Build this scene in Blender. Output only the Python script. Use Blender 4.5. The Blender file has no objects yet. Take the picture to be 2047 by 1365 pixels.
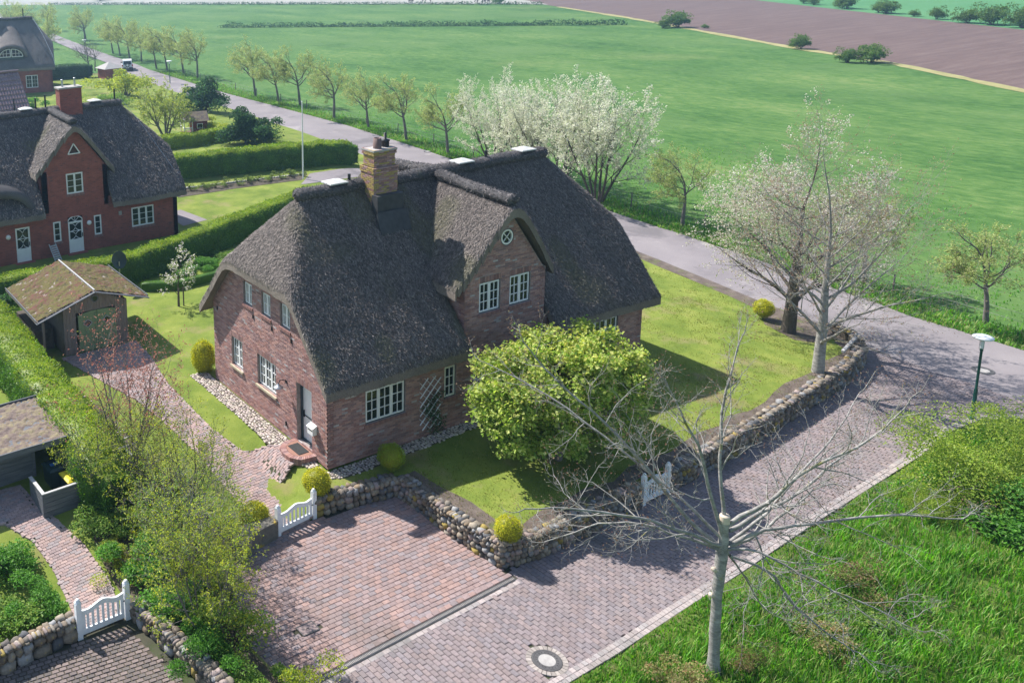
import bpy, math, random
import numpy as np
from mathutils import Matrix, Vector

scene = bpy.context.scene
# ------------------------------------------------------------------ camera
cam_d = bpy.data.cameras.new("camera")
cam = bpy.data.objects.new("camera", cam_d)
scene.collection.objects.link(cam)
scene.camera = cam
CAM = Vector((-17.322, -25.057, 18.30))
_R = ((0.8905191583574075, -0.4533880657465732, -0.03761502940309424),
      (-0.12334244228925637, -0.16102249237066887, -0.9792131529349773),
      (0.4379066915777105, 0.8766476023975192, -0.1993156057165244))
right, down, fwd = (Vector(r) for r in _R)
m3 = Matrix((right, -down, -fwd)).transposed()
cam.matrix_world = Matrix.Translation(CAM) @ m3.to_4x4()
cam_d.sensor_width = 36.0
cam_d.lens = 1866.347 / 2047.0 * 36.0
cam_d.shift_x = 0.5 - 388.362 / 2047.0
cam_d.shift_y = (277.545 - 682.5) / 2047.0
cam_d.clip_start = 0.5
cam_d.clip_end = 9000

# ------------------------------------------------------------------ sky, sun, exposure
SUN_EL, SUN_AZ = math.radians(50), math.radians(112)      # where the sun stands, azimuth from +x
to_sun = Vector((math.cos(SUN_EL) * math.cos(SUN_AZ), math.cos(SUN_EL) * math.sin(SUN_AZ), math.sin(SUN_EL)))
w = bpy.data.worlds.new("World"); scene.world = w; w.use_nodes = True
wn = w.node_tree.nodes; wl = w.node_tree.links
sky = wn.new("ShaderNodeTexSky"); sky.sky_type = 'NISHITA'; sky.sun_disc = False
sky.sun_elevation = SUN_EL
sky.sun_rotation = math.atan2(to_sun.x, to_sun.y)
sky.air_density = 1.2; sky.dust_density = 1.0; sky.ozone_density = 2.0
wl.new(sky.outputs[0], wn["Background"].inputs[0]); wn["Background"].inputs[1].default_value = 0.11
sun_d = bpy.data.lights.new("sun", 'SUN'); sun_d.energy = 5.0; sun_d.angle = math.radians(0.6); sun_d.color = (1.0, 0.96, 0.91)
sun = bpy.data.objects.new("sun", sun_d); scene.collection.objects.link(sun)
sun.rotation_euler = to_sun.to_track_quat('Z', 'Y').to_euler()
scene.view_settings.view_transform = 'Standard'; scene.view_settings.look = 'None'
scene.view_settings.exposure = 0.76; scene.view_settings.gamma = 1.0
scene.render.engine = 'CYCLES'
scene.cycles.max_bounces = 6; scene.cycles.transparent_max_bounces = 6
scene.cycles.volume_bounces = 0

# ------------------------------------------------------------------ helpers
COL = scene.collection
rng = np.random.default_rng(7)

def tag(o, label=None, cat=None, group=None, kind=None):
    if label: o["label"] = label
    if cat: o["category"] = cat
    if group: o["group"] = group
    if kind: o["kind"] = kind
    return o

def empty(name, loc=(0, 0, 0), rz=0.0, label=None, cat=None, group=None):
    o = bpy.data.objects.new(name, None); COL.objects.link(o)
    o.location = loc; o.rotation_euler = (0, 0, rz); o.empty_display_size = 0.2
    return tag(o, label, cat, group)

def raw_mesh(name, V, F4, F3, c4=None, c3=None, smooth=False):
    V = np.asarray(V, np.float32).reshape(-1, 3)
    n4, n3 = len(F4), len(F3)
    me = bpy.data.meshes.new(name)
    me.vertices.add(len(V)); me.vertices.foreach_set("co", V.ravel())
    idx = np.concatenate([np.asarray(F4, np.int32).ravel(), np.asarray(F3, np.int32).ravel()]) if n4 + n3 else np.zeros(0, np.int32)
    me.loops.add(len(idx)); me.loops.foreach_set("vertex_index", idx)
    me.polygons.add(n4 + n3)
    starts = np.concatenate([np.arange(n4) * 4, n4 * 4 + np.arange(n3) * 3]).astype(np.int32)
    me.polygons.foreach_set("loop_start", starts)
    me.polygons.foreach_set("use_smooth", np.full(n4 + n3, smooth))
    if c4 is not None:
        c = np.concatenate([np.asarray(c4, np.float32).reshape(-1, 3), np.asarray(c3, np.float32).reshape(-1, 3)])
        a = me.attributes.new("col", 'FLOAT_COLOR', 'FACE')
        a.data.foreach_set("color", np.concatenate([c, np.ones((len(c), 1), np.float32)], 1).ravel())
    me.update(calc_edges=True)
    return me

class MB:
    """collects quads and triangles with one colour per face, then links them as ONE mesh object"""
    def __init__(s): s.V = []; s.F4 = []; s.F3 = []; s.c4 = []; s.c3 = []; s.n = 0
    def add(s, V, F, col=(1, 1, 1)):
        V = np.asarray(V, float).reshape(-1, 3); F = np.asarray(F, np.int64)
        if len(F) == 0: return s
        col = np.asarray(col, float)
        if col.ndim == 1: col = np.tile(col, (len(F), 1))
        if F.shape[1] == 4: s.F4.append(F + s.n); s.c4.append(col)
        else: s.F3.append(F + s.n); s.c3.append(col)
        s.V.append(V); s.n += len(V)
        return s
    def box(s, lo, hi, col=(1, 1, 1), M=None):
        x0, y0, z0 = lo; x1, y1, z1 = hi
        V = np.array([(x0,y0,z0),(x1,y0,z0),(x1,y1,z0),(x0,y1,z0),(x0,y0,z1),(x1,y0,z1),(x1,y1,z1),(x0,y1,z1)], float)
        if M is not None: V = V @ np.array(M.to_3x3()).T + np.array(M.translation)
        return s.add(V, BOXF, col)
    def bar(s, a, b, wd, h, col=(1, 1, 1), up=(0, 0, 1)):
        a = np.array(a, float); b = np.array(b, float); d = b - a; d /= np.linalg.norm(d)
        u = np.cross(np.array(up, float), d); nu = np.linalg.norm(u)
        u = np.array((1., 0, 0)) if nu < 1e-6 else u / nu
        v = np.cross(d, u)
        V = [p + u * i * wd / 2 + v * j * h / 2 for p in (a, b) for i, j in ((-1,-1),(1,-1),(1,1),(-1,1))]
        return s.add(V, [(0,3,2,1),(4,5,6,7),(0,1,5,4),(1,2,6,5),(2,3,7,6),(3,0,4,7)], col)
    def tube(s, P, r, sides=6, col=(1, 1, 1), cap=True):
        V, F = tube(P, r, sides); s.add(V, F, col)
        if cap and sides >= 4:
            k = len(V)
            for base, rev in ((0, True), (k - sides, False)):
                ids = list(range(base, base + sides)); c = V[ids].mean(0)
                VV = np.vstack([V[ids], c]); FF = [(i, (i + 1) % sides, sides) for i in range(sides)]
                if rev: FF = [f[::-1] for f in FF]
                s.add(VV, FF, col)
        return s
    def lathe(s, prof, c=(0, 0, 0), sides=16, col=(1, 1, 1), M=None):
        a = np.arange(sides) * 2 * math.pi / sides
        V = np.array([(r * math.cos(t), r * math.sin(t), z) for r, z in prof for t in a])
        F = [(i*sides+j, i*sides+(j+1)%sides, (i+1)*sides+(j+1)%sides, (i+1)*sides+j) for i in range(len(prof)-1) for j in range(sides)]
        if M is not None: V = V @ np.array(M.to_3x3()).T + np.array(M.translation)
        return s.add(V + np.array(c), F, col)
    def poly(s, P, z0, z1, col=(1, 1, 1)):
        """vertical prism over a convex-ish plan polygon"""
        P = [tuple(p) for p in P]; n = len(P)
        V = [(x, y, z0) for x, y in P] + [(x, y, z1) for x, y in P]
        c = np.mean(np.array(P), 0); V += [(c[0], c[1], z0), (c[0], c[1], z1)]
        s.add(V, [(i, (i+1)%n, n+(i+1)%n, n+i) for i in range(n)], col)
        return s.add(V, [(n+i, n+(i+1)%n, 2*n+1) for i in range(n)] + [((i+1)%n, i, 2*n) for i in range(n)], col)
    def mesh(s, name, smooth=False):
        V = np.concatenate(s.V) if s.V else np.zeros((0, 3))
        F4 = np.concatenate(s.F4) if s.F4 else np.zeros((0, 4), int)
        F3 = np.concatenate(s.F3) if s.F3 else np.zeros((0, 3), int)
        c4 = np.concatenate(s.c4) if s.c4 else np.zeros((0, 3))
        c3 = np.concatenate(s.c3) if s.c3 else np.zeros((0, 3))
        return raw_mesh(name, V, F4, F3, c4, c3, smooth)
    def build(s, name, mat, parent=None, smooth=False, **k):
        return obj(name, s.mesh(name, smooth), mat, parent, **k)

BOXF = [(0,3,2,1),(4,5,6,7),(0,1,5,4),(1,2,6,5),(2,3,7,6),(3,0,4,7)]

def obj(name, me, mat=None, parent=None, loc=None, rz=None, label=None, cat=None, group=None, kind=None):
    o = bpy.data.objects.new(name, me); COL.objects.link(o)
    if mat is not None and len(me.materials) == 0: me.materials.append(mat)
    if parent is not None: o.parent = parent
    if loc is not None: o.location = loc
    if rz is not None: o.rotation_euler = (0, 0, rz)
    return tag(o, label, cat, group, kind)

def copy_tree(o, parent=None):
    c = o.copy(); COL.objects.link(c); c.parent = parent
    for ch in o.children: copy_tree(ch, c)
    return c

def tube(P, r, sides=6):
    P = np.asarray(P, float); n = len(P)
    r = np.broadcast_to(np.asarray(r, float), (n,))
    T = np.gradient(P, axis=0); T /= np.linalg.norm(T, axis=1, keepdims=True) + 1e-9
    ref = np.array((0, 0, 1.)) if abs(T[:, 2]).mean() < .8 else np.array((1., 0, 0))
    U = np.cross(T, ref); U /= np.linalg.norm(U, axis=1, keepdims=True) + 1e-9
    W = np.cross(T, U)
    a = np.arange(sides) * 2 * math.pi / sides
    V = P[:, None, :] + r[:, None, None] * (np.cos(a)[None, :, None] * U[:, None, :] + np.sin(a)[None, :, None] * W[:, None, :])
    i = np.arange(n - 1)[:, None] * sides; j = np.arange(sides)[None, :]; j2 = (j + 1) % sides
    F = np.stack([i + j, i + sides + j, i + sides + j2, i + j2], -1).reshape(-1, 4)
    return V.reshape(-1, 3), F

# value noise for shaping meshes
_perm = np.random.default_rng(3).random((256, 256))
def vnoise(x, y):
    xi = np.floor(x).astype(int); yi = np.floor(y).astype(int); fx = x - xi; fy = y - yi
    fx = fx * fx * (3 - 2 * fx); fy = fy * fy * (3 - 2 * fy)
    g = lambda a, b: _perm[a & 255, b & 255]
    return ((g(xi, yi) * (1 - fx) + g(xi + 1, yi) * fx) * (1 - fy) + (g(xi, yi + 1) * (1 - fx) + g(xi + 1, yi + 1) * fx) * fy) * 2 - 1
def sstep(a, b, x):
    t = np.clip((np.asarray(x, float) - a) / (b - a), 0, 1); return t * t * (3 - 2 * t)

# ------------------------------------------------------------------ materials
def newmat(name):
    m = bpy.data.materials.new(name); m.use_nodes = True
    nt = m.node_tree; return m, nt.nodes, nt.links, nt.nodes["Principled BSDF"]
def N(nodes, t, **k):
    n = nodes.new("ShaderNode" + t)
    for a, v in k.items():
        if a.startswith("i_"):
            key = a[2:]; n.inputs[int(key) if key.isdigit() else key.replace("_", " ")].default_value = v
        else: setattr(n, a, v)
    return n
def ramp(nodes, stops):
    r = nodes.new("ShaderNodeValToRGB"); e = r.color_ramp.elements
    while len(e) < len(stops): e.new(0.5)
    for q, (p, c) in zip(e, stops): q.position = p; q.color = (*c, 1)
    return r
def c4(c): return (*c, 1)

def plain(name, col, rough=.6, metal=0., spec=.5, var=.12, scale=6., bump=0., bscale=40.):
    m, n, l, b = newmat(name)
    tc = N(n, "TexCoord"); no = N(n, "TexNoise", i_Scale=scale, i_Detail=6.); l.new(tc.outputs["Object"], no.inputs["Vector"])
    r = ramp(n, [(.3, [x * (1 - var) for x in col]), (.7, [min(1, x * (1 + var)) for x in col])])
    l.new(no.outputs["Fac"], r.inputs[0]); l.new(r.outputs[0], b.inputs["Base Color"])
    b.inputs["Roughness"].default_value = rough; b.inputs["Metallic"].default_value = metal
    b.inputs["Specular IOR Level"].default_value = spec
    if bump:
        n2 = N(n, "TexNoise", i_Scale=bscale, i_Detail=8.); l.new(tc.outputs["Object"], n2.inputs["Vector"])
        bp = N(n, "Bump", i_Strength=bump, i_Distance=.02); l.new(n2.outputs["Fac"], bp.inputs["Height"]); l.new(bp.outputs[0], b.inputs["Normal"])
    return m

def attr_mat(name, rough=.85, var=.35, scale=25., bump=.3, bscale=120., blotch=None, spec=.3, dist=.01):
    """colour from the per-piece attribute, grain and wear from noise"""
    m, n, l, b = newmat(name)
    tc = N(n, "TexCoord"); at = N(n, "Attribute", attribute_name="col")
    no = N(n, "TexNoise", i_Scale=scale, i_Detail=8., i_Roughness=.65); l.new(tc.outputs["Object"], no.inputs["Vector"])
    mr = N(n, "MapRange", i_1=.25, i_2=.75, i_3=1 - var, i_4=1 + var); l.new(no.outputs["Fac"], mr.inputs[0])
    mx = N(n, "VectorMath", operation='SCALE'); l.new(at.outputs["Color"], mx.inputs[0]); l.new(mr.outputs[0], mx.inputs["Scale"])
    out = mx.outputs[0]
    if blotch:
        bc, bs, lo, hi = blotch
        n3 = N(n, "TexNoise", i_Scale=bs, i_Detail=5., i_Roughness=.6); l.new(tc.outputs["Object"], n3.inputs["Vector"])
        r3 = ramp(n, [(lo, (0, 0, 0)), (hi, (1, 1, 1))]); l.new(n3.outputs["Fac"], r3.inputs[0])
        mm = N(n, "Mix", data_type='RGBA'); l.new(r3.outputs[0], mm.inputs[0]); l.new(out, mm.inputs[6]); mm.inputs[7].default_value = c4(bc)
        out = mm.outputs[2]
    l.new(out, b.inputs["Base Color"]); b.inputs["Roughness"].default_value = rough; b.inputs["Specular IOR Level"].default_value = spec
    n2 = N(n, "TexNoise", i_Scale=bscale, i_Detail=6.); l.new(tc.outputs["Object"], n2.inputs["Vector"])
    bp = N(n, "Bump", i_Strength=bump, i_Distance=dist); l.new(n2.outputs["Fac"], bp.inputs["Height"]); l.new(bp.outputs[0], b.inputs["Normal"])
    return m

def leaf_mat(name, trans=.45, rough=.5, var=.25):
    m, n, l, b = newmat(name)
    at = N(n, "Attribute", attribute_name="col")
    tc = N(n, "TexCoord"); no = N(n, "TexNoise", i_Scale=1.3, i_Detail=4.); l.new(tc.outputs["Object"], no.inputs["Vector"])
    mr = N(n, "MapRange", i_1=.3, i_2=.7, i_3=1 - var, i_4=1 + var); l.new(no.outputs["Fac"], mr.inputs[0])
    mx = N(n, "VectorMath", operation='SCALE'); l.new(at.outputs["Color"], mx.inputs[0]); l.new(mr.outputs[0], mx.inputs["Scale"])
    l.new(mx.outputs[0], b.inputs["Base Color"]); b.inputs["Roughness"].default_value = rough; b.inputs["Specular IOR Level"].default_value = .25
    tr = N(n, "BsdfTranslucent")
    hs = N(n, "HueSaturation", i_Hue=.497, i_Saturation=1.1, i_Value=1.5); l.new(mx.outputs[0], hs.inputs["Color"]); l.new(hs.outputs[0], tr.inputs[0])
    ms = N(n, "MixShader"); ms.inputs[0].default_value = trans
    l.new(b.outputs[0], ms.inputs[1]); l.new(tr.outputs[0], ms.inputs[2]); l.new(ms.outputs[0], n["Material Output"].inputs[0])
    return m

def ground_mat(name, stops, scale=.8, fine=18., bump=.5, bdist=.05, rough=.95, patches=None, stretch=None, fineamt=.35):
    """mottled ground: large patches, fine grain and fine relief"""
    m, n, l, b = newmat(name)
    tc = N(n, "TexCoord"); vec = tc.outputs["Object"]
    if stretch:
        mp = N(n, "Mapping"); mp.inputs["Scale"].default_value = stretch[0]; mp.inputs["Rotation"].default_value = (0, 0, stretch[1]); l.new(vec, mp.inputs[0]); vec = mp.outputs[0]
    a = N(n, "TexNoise", i_Scale=scale, i_Detail=9., i_Roughness=.62); l.new(vec, a.inputs["Vector"])
    f = N(n, "TexNoise", i_Scale=fine, i_Detail=6., i_Roughness=.7); l.new(vec, f.inputs["Vector"])
    mxf = N(n, "Mix", data_type='FLOAT'); mxf.inputs[0].default_value = fineamt; l.new(a.outputs["Fac"], mxf.inputs[2]); l.new(f.outputs["Fac"], mxf.inputs[3])
    r = ramp(n, stops); l.new(mxf.outputs[0], r.inputs[0]); out = r.outputs[0]
    for (pc, ps, lo, hi) in (patches or []):
        p = N(n, "TexNoise", i_Scale=ps, i_Detail=7., i_Roughness=.65); l.new(tc.outputs["Object"], p.inputs["Vector"])
        pr = ramp(n, [(lo, (0, 0, 0)), (hi, (1, 1, 1))]); l.new(p.outputs["Fac"], pr.inputs[0])
        mm = N(n, "Mix", data_type='RGBA'); l.new(pr.outputs[0], mm.inputs[0]); l.new(out, mm.inputs[6]); mm.inputs[7].default_value = c4(pc); out = mm.outputs[2]
    l.new(out, b.inputs["Base Color"]); b.inputs["Roughness"].default_value = rough; b.inputs["Specular IOR Level"].default_value = .15
    bp = N(n, "Bump", i_Strength=bump, i_Distance=bdist); l.new(mxf.outputs[0], bp.inputs["Height"]); l.new(bp.outputs[0], b.inputs["Normal"])
    return m

def thatch_mat(name, dark, light, tint=(.10, .11, .05)):
    m, n, l, b = newmat(name)
    tc = N(n, "TexCoord")
    mp = N(n, "Mapping"); mp.inputs["Scale"].default_value = (1.6, .8, .8); l.new(tc.outputs["Object"], mp.inputs[0])
    a = N(n, "TexNoise", i_Scale=26., i_Detail=8., i_Roughness=.75); l.new(mp.outputs[0], a.inputs["Vector"])
    big = N(n, "TexNoise", i_Scale=.7, i_Detail=6.); l.new(tc.outputs["Object"], big.inputs["Vector"])
    mxf = N(n, "Mix", data_type='FLOAT'); mxf.inputs[0].default_value = .3; l.new(a.outputs["Fac"], mxf.inputs[2]); l.new(big.outputs["Fac"], mxf.inputs[3])
    r = ramp(n, [(.36, dark), (.5, [(p + q) / 2 for p, q in zip(dark, light)]), (.64, light)]); l.new(mxf.outputs[0], r.inputs[0])
    moss = N(n, "TexNoise", i_Scale=.9, i_Detail=7., i_Roughness=.7); moss.noise_dimensions = '4D'; moss.inputs["W"].default_value = 3.; l.new(tc.outputs["Object"], moss.inputs["Vector"])
    mr = ramp(n, [(.60, (0, 0, 0)), (.72, (.55, .55, .55))]); l.new(moss.outputs["Fac"], mr.inputs[0])
    mm = N(n, "Mix", data_type='RGBA'); l.new(mr.outputs[0], mm.inputs[0]); l.new(r.outputs[0], mm.inputs[6]); mm.inputs[7].default_value = c4(tint)
    l.new(mm.outputs[2], b.inputs["Base Color"]); b.inputs["Roughness"].default_value = .8; b.inputs["Specular IOR Level"].default_value = .35
    bp = N(n, "Bump", i_Strength=1., i_Distance=.05); l.new(a.outputs["Fac"], bp.inputs["Height"]); l.new(bp.outputs[0], b.inputs["Normal"])
    return m

def brick_tex_mat(name, ca, cb, mortar, scale=1.0):
    m, n, l, b = newmat(name)
    tc = N(n, "TexCoord"); sp = N(n, "SeparateXYZ"); l.new(tc.outputs["Object"], sp.inputs[0])
    ad = N(n, "Math", operation='ADD'); l.new(sp.outputs[0], ad.inputs[0]); l.new(sp.outputs[1], ad.inputs[1])
    cb_ = N(n, "CombineXYZ"); l.new(ad.outputs[0], cb_.inputs[0]); l.new(sp.outputs[2], cb_.inputs[1])
    br = N(n, "TexBrick", i_Scale=scale); br.offset = .5
    br.inputs["Brick Width"].default_value = .25; br.inputs["Row Height"].default_value = .0775; br.inputs["Mortar Size"].default_value = .008; br.inputs["Bias"].default_value = 0.
    br.inputs["Color1"].default_value = c4(ca); br.inputs["Color2"].default_value = c4(cb); br.inputs["Mortar"].default_value = c4(mortar)
    l.new(cb_.outputs[0], br.inputs["Vector"])
    no = N(n, "TexNoise", i_Scale=1.4, i_Detail=8., i_Roughness=.7); l.new(tc.outputs["Object"], no.inputs["Vector"])
    mr = N(n, "MapRange", i_1=.3, i_2=.7, i_3=.7, i_4=1.25); l.new(no.outputs["Fac"], mr.inputs[0])
    vm = N(n, "VectorMath", operation='SCALE'); l.new(br.outputs["Color"], vm.inputs[0]); l.new(mr.outputs[0], vm.inputs["Scale"])
    mpd = N(n, "Mapping"); mpd.inputs["Scale"].default_value = (1.5, 1.5, 9.); l.new(tc.outputs["Object"], mpd.inputs[0])
    dk = N(n, "TexNoise", i_Scale=1.6, i_Detail=3.); l.new(mpd.outputs[0], dk.inputs["Vector"])
    dr = ramp(n, [(.60, (0, 0, 0)), (.66, (.7, .7, .7))]); l.new(dk.outputs["Fac"], dr.inputs[0])
    mm = N(n, "Mix", data_type='RGBA'); l.new(dr.outputs[0], mm.inputs[0]); l.new(vm.outputs[0], mm.inputs[6]); mm.inputs[7].default_value = (.05, .045, .05, 1)
    l.new(mm.outputs[2], b.inputs["Base Color"]); b.inputs["Roughness"].default_value = .85
    bp = N(n, "Bump", i_Strength=.6, i_Distance=.01, invert=True); l.new(br.outputs["Fac"], bp.inputs["Height"]); l.new(bp.outputs[0], b.inputs["Normal"])
    return m

def glass_mat(name, col):
    m, n, l, b = newmat(name)
    b.inputs["Base Color"].default_value = c4(col); b.inputs["Roughness"].default_value = .06
    b.inputs["Specular IOR Level"].default_value = .5
    tc = N(n, "TexCoord"); no = N(n, "TexNoise", i_Scale=1.1, i_Detail=2.); l.new(tc.outputs["Object"], no.inputs["Vector"])
    bp = N(n, "Bump", i_Strength=.12, i_Distance=.05); l.new(no.outputs["Fac"], bp.inputs["Height"]); l.new(bp.outputs[0], b.inputs["Normal"])
    return m

M = {}
M['brick'] = attr_mat("brick", .88, .22, 22., .35, 160., blotch=((.36, .31, .30), 1.1, .66, .80))
M['mortar'] = plain("mortar", (.30, .25, .235), .95, var=.2, scale=8., bump=.3, bscale=200.)
M['brick_wall'] = brick_tex_mat("brick_wall", (.20, .085, .06), (.30, .13, .09), (.27, .24, .22))
M['brick_red'] = brick_tex_mat("brick_red", (.33, .085, .055), (.25, .062, .045), (.24, .12, .10))
M['thatch'] = thatch_mat("thatch", (.042, .037, .036), (.235, .203, .187))
M['thatch_far'] = thatch_mat("thatch_far", (.035, .034, .04), (.19, .17, .165))
M['straw_ends'] = attr_mat("straw_ends", .75, .25, 6., .1, 60.)
M['ridge'] = thatch_mat("heather_ridge", (.022, .02, .022), (.13, .12, .12))
M['thatch_cut'] = thatch_mat("thatch_cut_edge", (.10, .085, .07), (.30, .25, .21))
M['white'] = plain("white_paint", (.80, .80, .80), .45, var=.05, scale=3.)
M['ridge_cap'] = plain("weathered_white_cap", (.55, .54, .52), .6, var=.15, scale=4.)
M['white_wood'] = plain("white_painted_wood", (.78, .79, .80), .55, var=.07, scale=5., bump=.15, bscale=30.)
M['sash'] = plain("sash_paint", (.80, .81, .81), .45, var=.05, scale=3.)
M['darkframe'] = plain("dark_blue_frame", (.03, .05, .065), .5)
M['glass'] = glass_mat("window_glass", (.012, .02, .018))
M['lead'] = plain("lead_flashing", (.045, .045, .048), .7, var=.3, scale=4.)
M['black'] = plain("black_metal", (.018, .018, .02), .5, metal=.2)
M['steel'] = plain("galvanised_steel", (.42, .44, .46), .4, metal=.7)
M['terracotta'] = plain("brown_clay_pot", (.16, .10, .09), .75)
M['paver'] = attr_mat("paver", .9, .22, 14., .35, 90., blotch=((.12, .115, .10), .38, .54, .86))
M['grout'] = ground_mat("paver_joint_sand", [(.35, (.04, .042, .028)), (.65, (.09, .085, .06))], 1.5, 40., .3, .01, patches=[((.05, .075, .02), .5, .52, .66)])
M['stone'] = attr_mat("field_stone", .85, .35, 9., .5, 60., blotch=((.36, .26, .04), 2.3, .63, .70), dist=.02)
M['cobble'] = attr_mat("cobble", .85, .25, 30., .3, 90.)
M['asphalt'] = ground_mat("asphalt", [(.3, (.18, .16, .165)), (.5, (.23, .205, .21)), (.7, (.28, .25, .25))], .35, 60., .25, .006, .9, patches=[((.16, .145, .15), .12, .56, .62), ((.30, .27, .265), .3, .60, .66)])
M['lawn'] = ground_mat("lawn", [(.32, (.075, .115, .018)), (.46, (.135, .185, .030)), (.57, (.20, .24, .046)), (.70, (.31, .31, .085))], .55, 22., .9, .04,
                       patches=[((.25, .205, .10), .42, .55, .72), ((.09, .145, .018), .28, .56, .74), ((.22, .17, .10), .17, .60, .70)])
M['garden'] = ground_mat("garden_soil", [(.3, (.05, .04, .03)), (.7, (.14, .12, .09))], 1.2, 30., .8, .05)
M['mulch'] = ground_mat("mulch", [(.3, (.06, .048, .042)), (.55, (.15, .12, .10)), (.75, (.26, .22, .18))], 2., 45., .9, .04, patches=[((.10, .13, .03), 1.2, .56, .7)])
M['meadow'] = ground_mat("meadow", [(.34, (.024, .075, .016)), (.45, (.055, .132, .027)), (.55, (.095, .178, .042)), (.66, (.175, .232, .075))], .09, 1.7, 1., .35,
                         stretch=((1., .45, 1.), .55), patches=[((.10, .175, .05), .035, .5, .72), ((.145, .19, .065), .02, .60, .78)], fineamt=.5)
M['verge'] = ground_mat("verge", [(.3, (.06, .10, .02)), (.6, (.11, .17, .03)), (.8, (.17, .21, .05))], .9, 14., 1., .12, patches=[((.19, .15, .09), 1.1, .56, .70)])
M['plough'] = ground_mat("ploughed_soil", [(.3, (.10, .068, .062)), (.5, (.14, .095, .085)), (.7, (.19, .14, .12))], .5, 6., .6, .15, stretch=((.25, 2.4, 1.), 1.02))
M['straw'] = ground_mat("dry_field_edge", [(.3, (.20, .20, .07)), (.7, (.42, .37, .18))], .5, 5., 1., .2)
M['pale'] = ground_mat("pale_far_field", [(.3, (.25, .26, .22)), (.7, (.40, .37, .34))], .03, .4, .3, .2)
M['far_green'] = ground_mat("far_green_field", [(.3, (.06, .19, .07)), (.7, (.11, .25, .10))], .02, .3, .3, .2)
M['leaf'] = leaf_mat("leaf")
M['leaf_thick'] = leaf_mat("hedge_leaf", .3, .45)
M['blossom'] = leaf_mat("blossom", .45, .6, .1)
M['grass'] = leaf_mat("grass_blade", .4, .5, .3)
M['bark_pale'] = ground_mat("pale_smooth_bark", [(.34, (.13, .125, .115)), (.5, (.29, .275, .255)), (.66, (.46, .44, .40))], 4., 30., .8, .03, .85, patches=[((.27, .25, .07), 2.6, .58, .70), ((.08, .075, .07), 2.1, .62, .70)], stretch=((1, 1, 2.2), 0))
M['bark_dark'] = ground_mat("rough_bark", [(.3, (.045, .036, .03)), (.6, (.12, .10, .085)), (.8, (.19, .165, .14))], 5., 30., 1., .03, .9, stretch=((1, 1, .35), 0))
M['bark_grey'] = ground_mat("grey_bark", [(.3, (.10, .09, .08)), (.6, (.20, .18, .165)), (.8, (.27, .25, .23))], 5., 30., .8, .02, .9)
M['cutwood'] = plain("sawn_wood", (.62, .52, .40), .8)
M['wood_grey'] = ground_mat("weathered_boards", [(.3, (.15, .12, .105)), (.55, (.26, .215, .19)), (.75, (.36, .31, .28))], 2.5, 30., .5, .01, .85, stretch=((6, 6, .6), 0))
M['wood_grey_h'] = ground_mat("weathered_slats", [(.3, (.08, .085, .095)), (.55, (.15, .155, .165)), (.75, (.23, .23, .235))], 2.5, 30., .5, .01, .85, stretch=((.6, 6, 6), 0))
M['wood_pale'] = plain("pale_weathered_wood", (.42, .41, .40), .8, var=.2, scale=9.)
M['green_paint'] = plain("sage_green_paint", (.20, .28, .14), .6, var=.12, scale=3., bump=.1)
M['sedum'] = ground_mat("sedum_mat", [(.32, (.025, .022, .018)), (.42, (.075, .06, .045)), (.48, (.14, .13, .035)), (.54, (.11, .07, .055)), (.60, (.17, .06, .05)), (.68, (.21, .19, .06))], 2.2, 14., 1., .08, fineamt=.5)
M['sedum_dry'] = ground_mat("dry_sedum_mat", [(.25, (.06, .055, .05)), (.45, (.17, .13, .115)), (.6, (.25, .21, .13)), (.75, (.40, .35, .20))], 2.6, 20., 1., .08)
M['dark_plastic'] = plain("dark_green_plastic", (.012, .035, .035), .45)
M['yellow_plastic'] = plain("yellow_plastic", (.62, .50, .03), .4, var=.05)
M['blue_plastic'] = plain("blue_sticker", (.05, .16, .42), .4)
M['green_post'] = plain("dark_green_enamel", (.010, .075, .06), .35)
M['iron'] = plain("cast_iron", (.10, .095, .095), .6, metal=.3, var=.25, scale=12., bump=.4, bscale=60.)
M['concrete'] = plain("concrete", (.36, .34, .32), .9, var=.15, scale=8., bump=.3)
M['kerb'] = attr_mat("kerb_stone", .9, .25, 12., .3, 90.)
M['red_wood'] = plain("falu_red_paint", (.20, .035, .03), .7)
M['tile'] = plain("glazed_pantile", (.17, .10, .10), .28, spec=1., var=.25, scale=3.)
M['car_paint'] = plain("white_car_paint", (.75, .76, .77), .25, var=.02)
M['tyre'] = plain("tyre_rubber", (.02, .02, .02), .8)
M['tail'] = plain("red_lamp_glass", (.35, .01, .01), .2)
M['frost'] = plain("frosted_lamp_glass", (.75, .78, .78), .3)
M['horse'] = plain("brown_horse_hide", (.07, .035, .02), .6)
M['doormat'] = plain("black_rubber_mat", (.03, .03, .03), .9)
# ------------------------------------------------------------------ levels of the ground
from mathutils.geometry import delaunay_2d_cdt
def z_street(x, y): return -.85 + .08 * sstep(-5, -1.2, y)
def z_lot(x, y):
    x = np.asarray(x, float); y = np.asarray(y, float)
    left = -.76 + .76 * sstep(-1.6, 5.5, y)
    wl_ = sstep(-.9, -1.7, x)
    main = -.12 * sstep(1.5, -1.5, y) * sstep(3., 1.2, x) - .07 * sstep(-3., -5.5, y)
    z = left * wl_ + main * (1 - wl_)
    edge = road_near(y)                                   # falls towards the road
    dist = edge - x
    fall = sstep(6.5, .2, dist) * np.where(y > 12, .72, .42)
    return z - fall + .035 * vnoise(x * .35, y * .35)
NEAR = np.array([(-40,27.9),(-4,28.),(0,28.1),(3,28.5),(10,29.8),(20,31.2),(33,32.6),(41,33.6),(55,35.2),(71,36.3),(85,36.8),(100,38.),(112,39.5),(124,42.3),(147,45.),(180,49.5),(230,56.5),(300,66.)])
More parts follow.
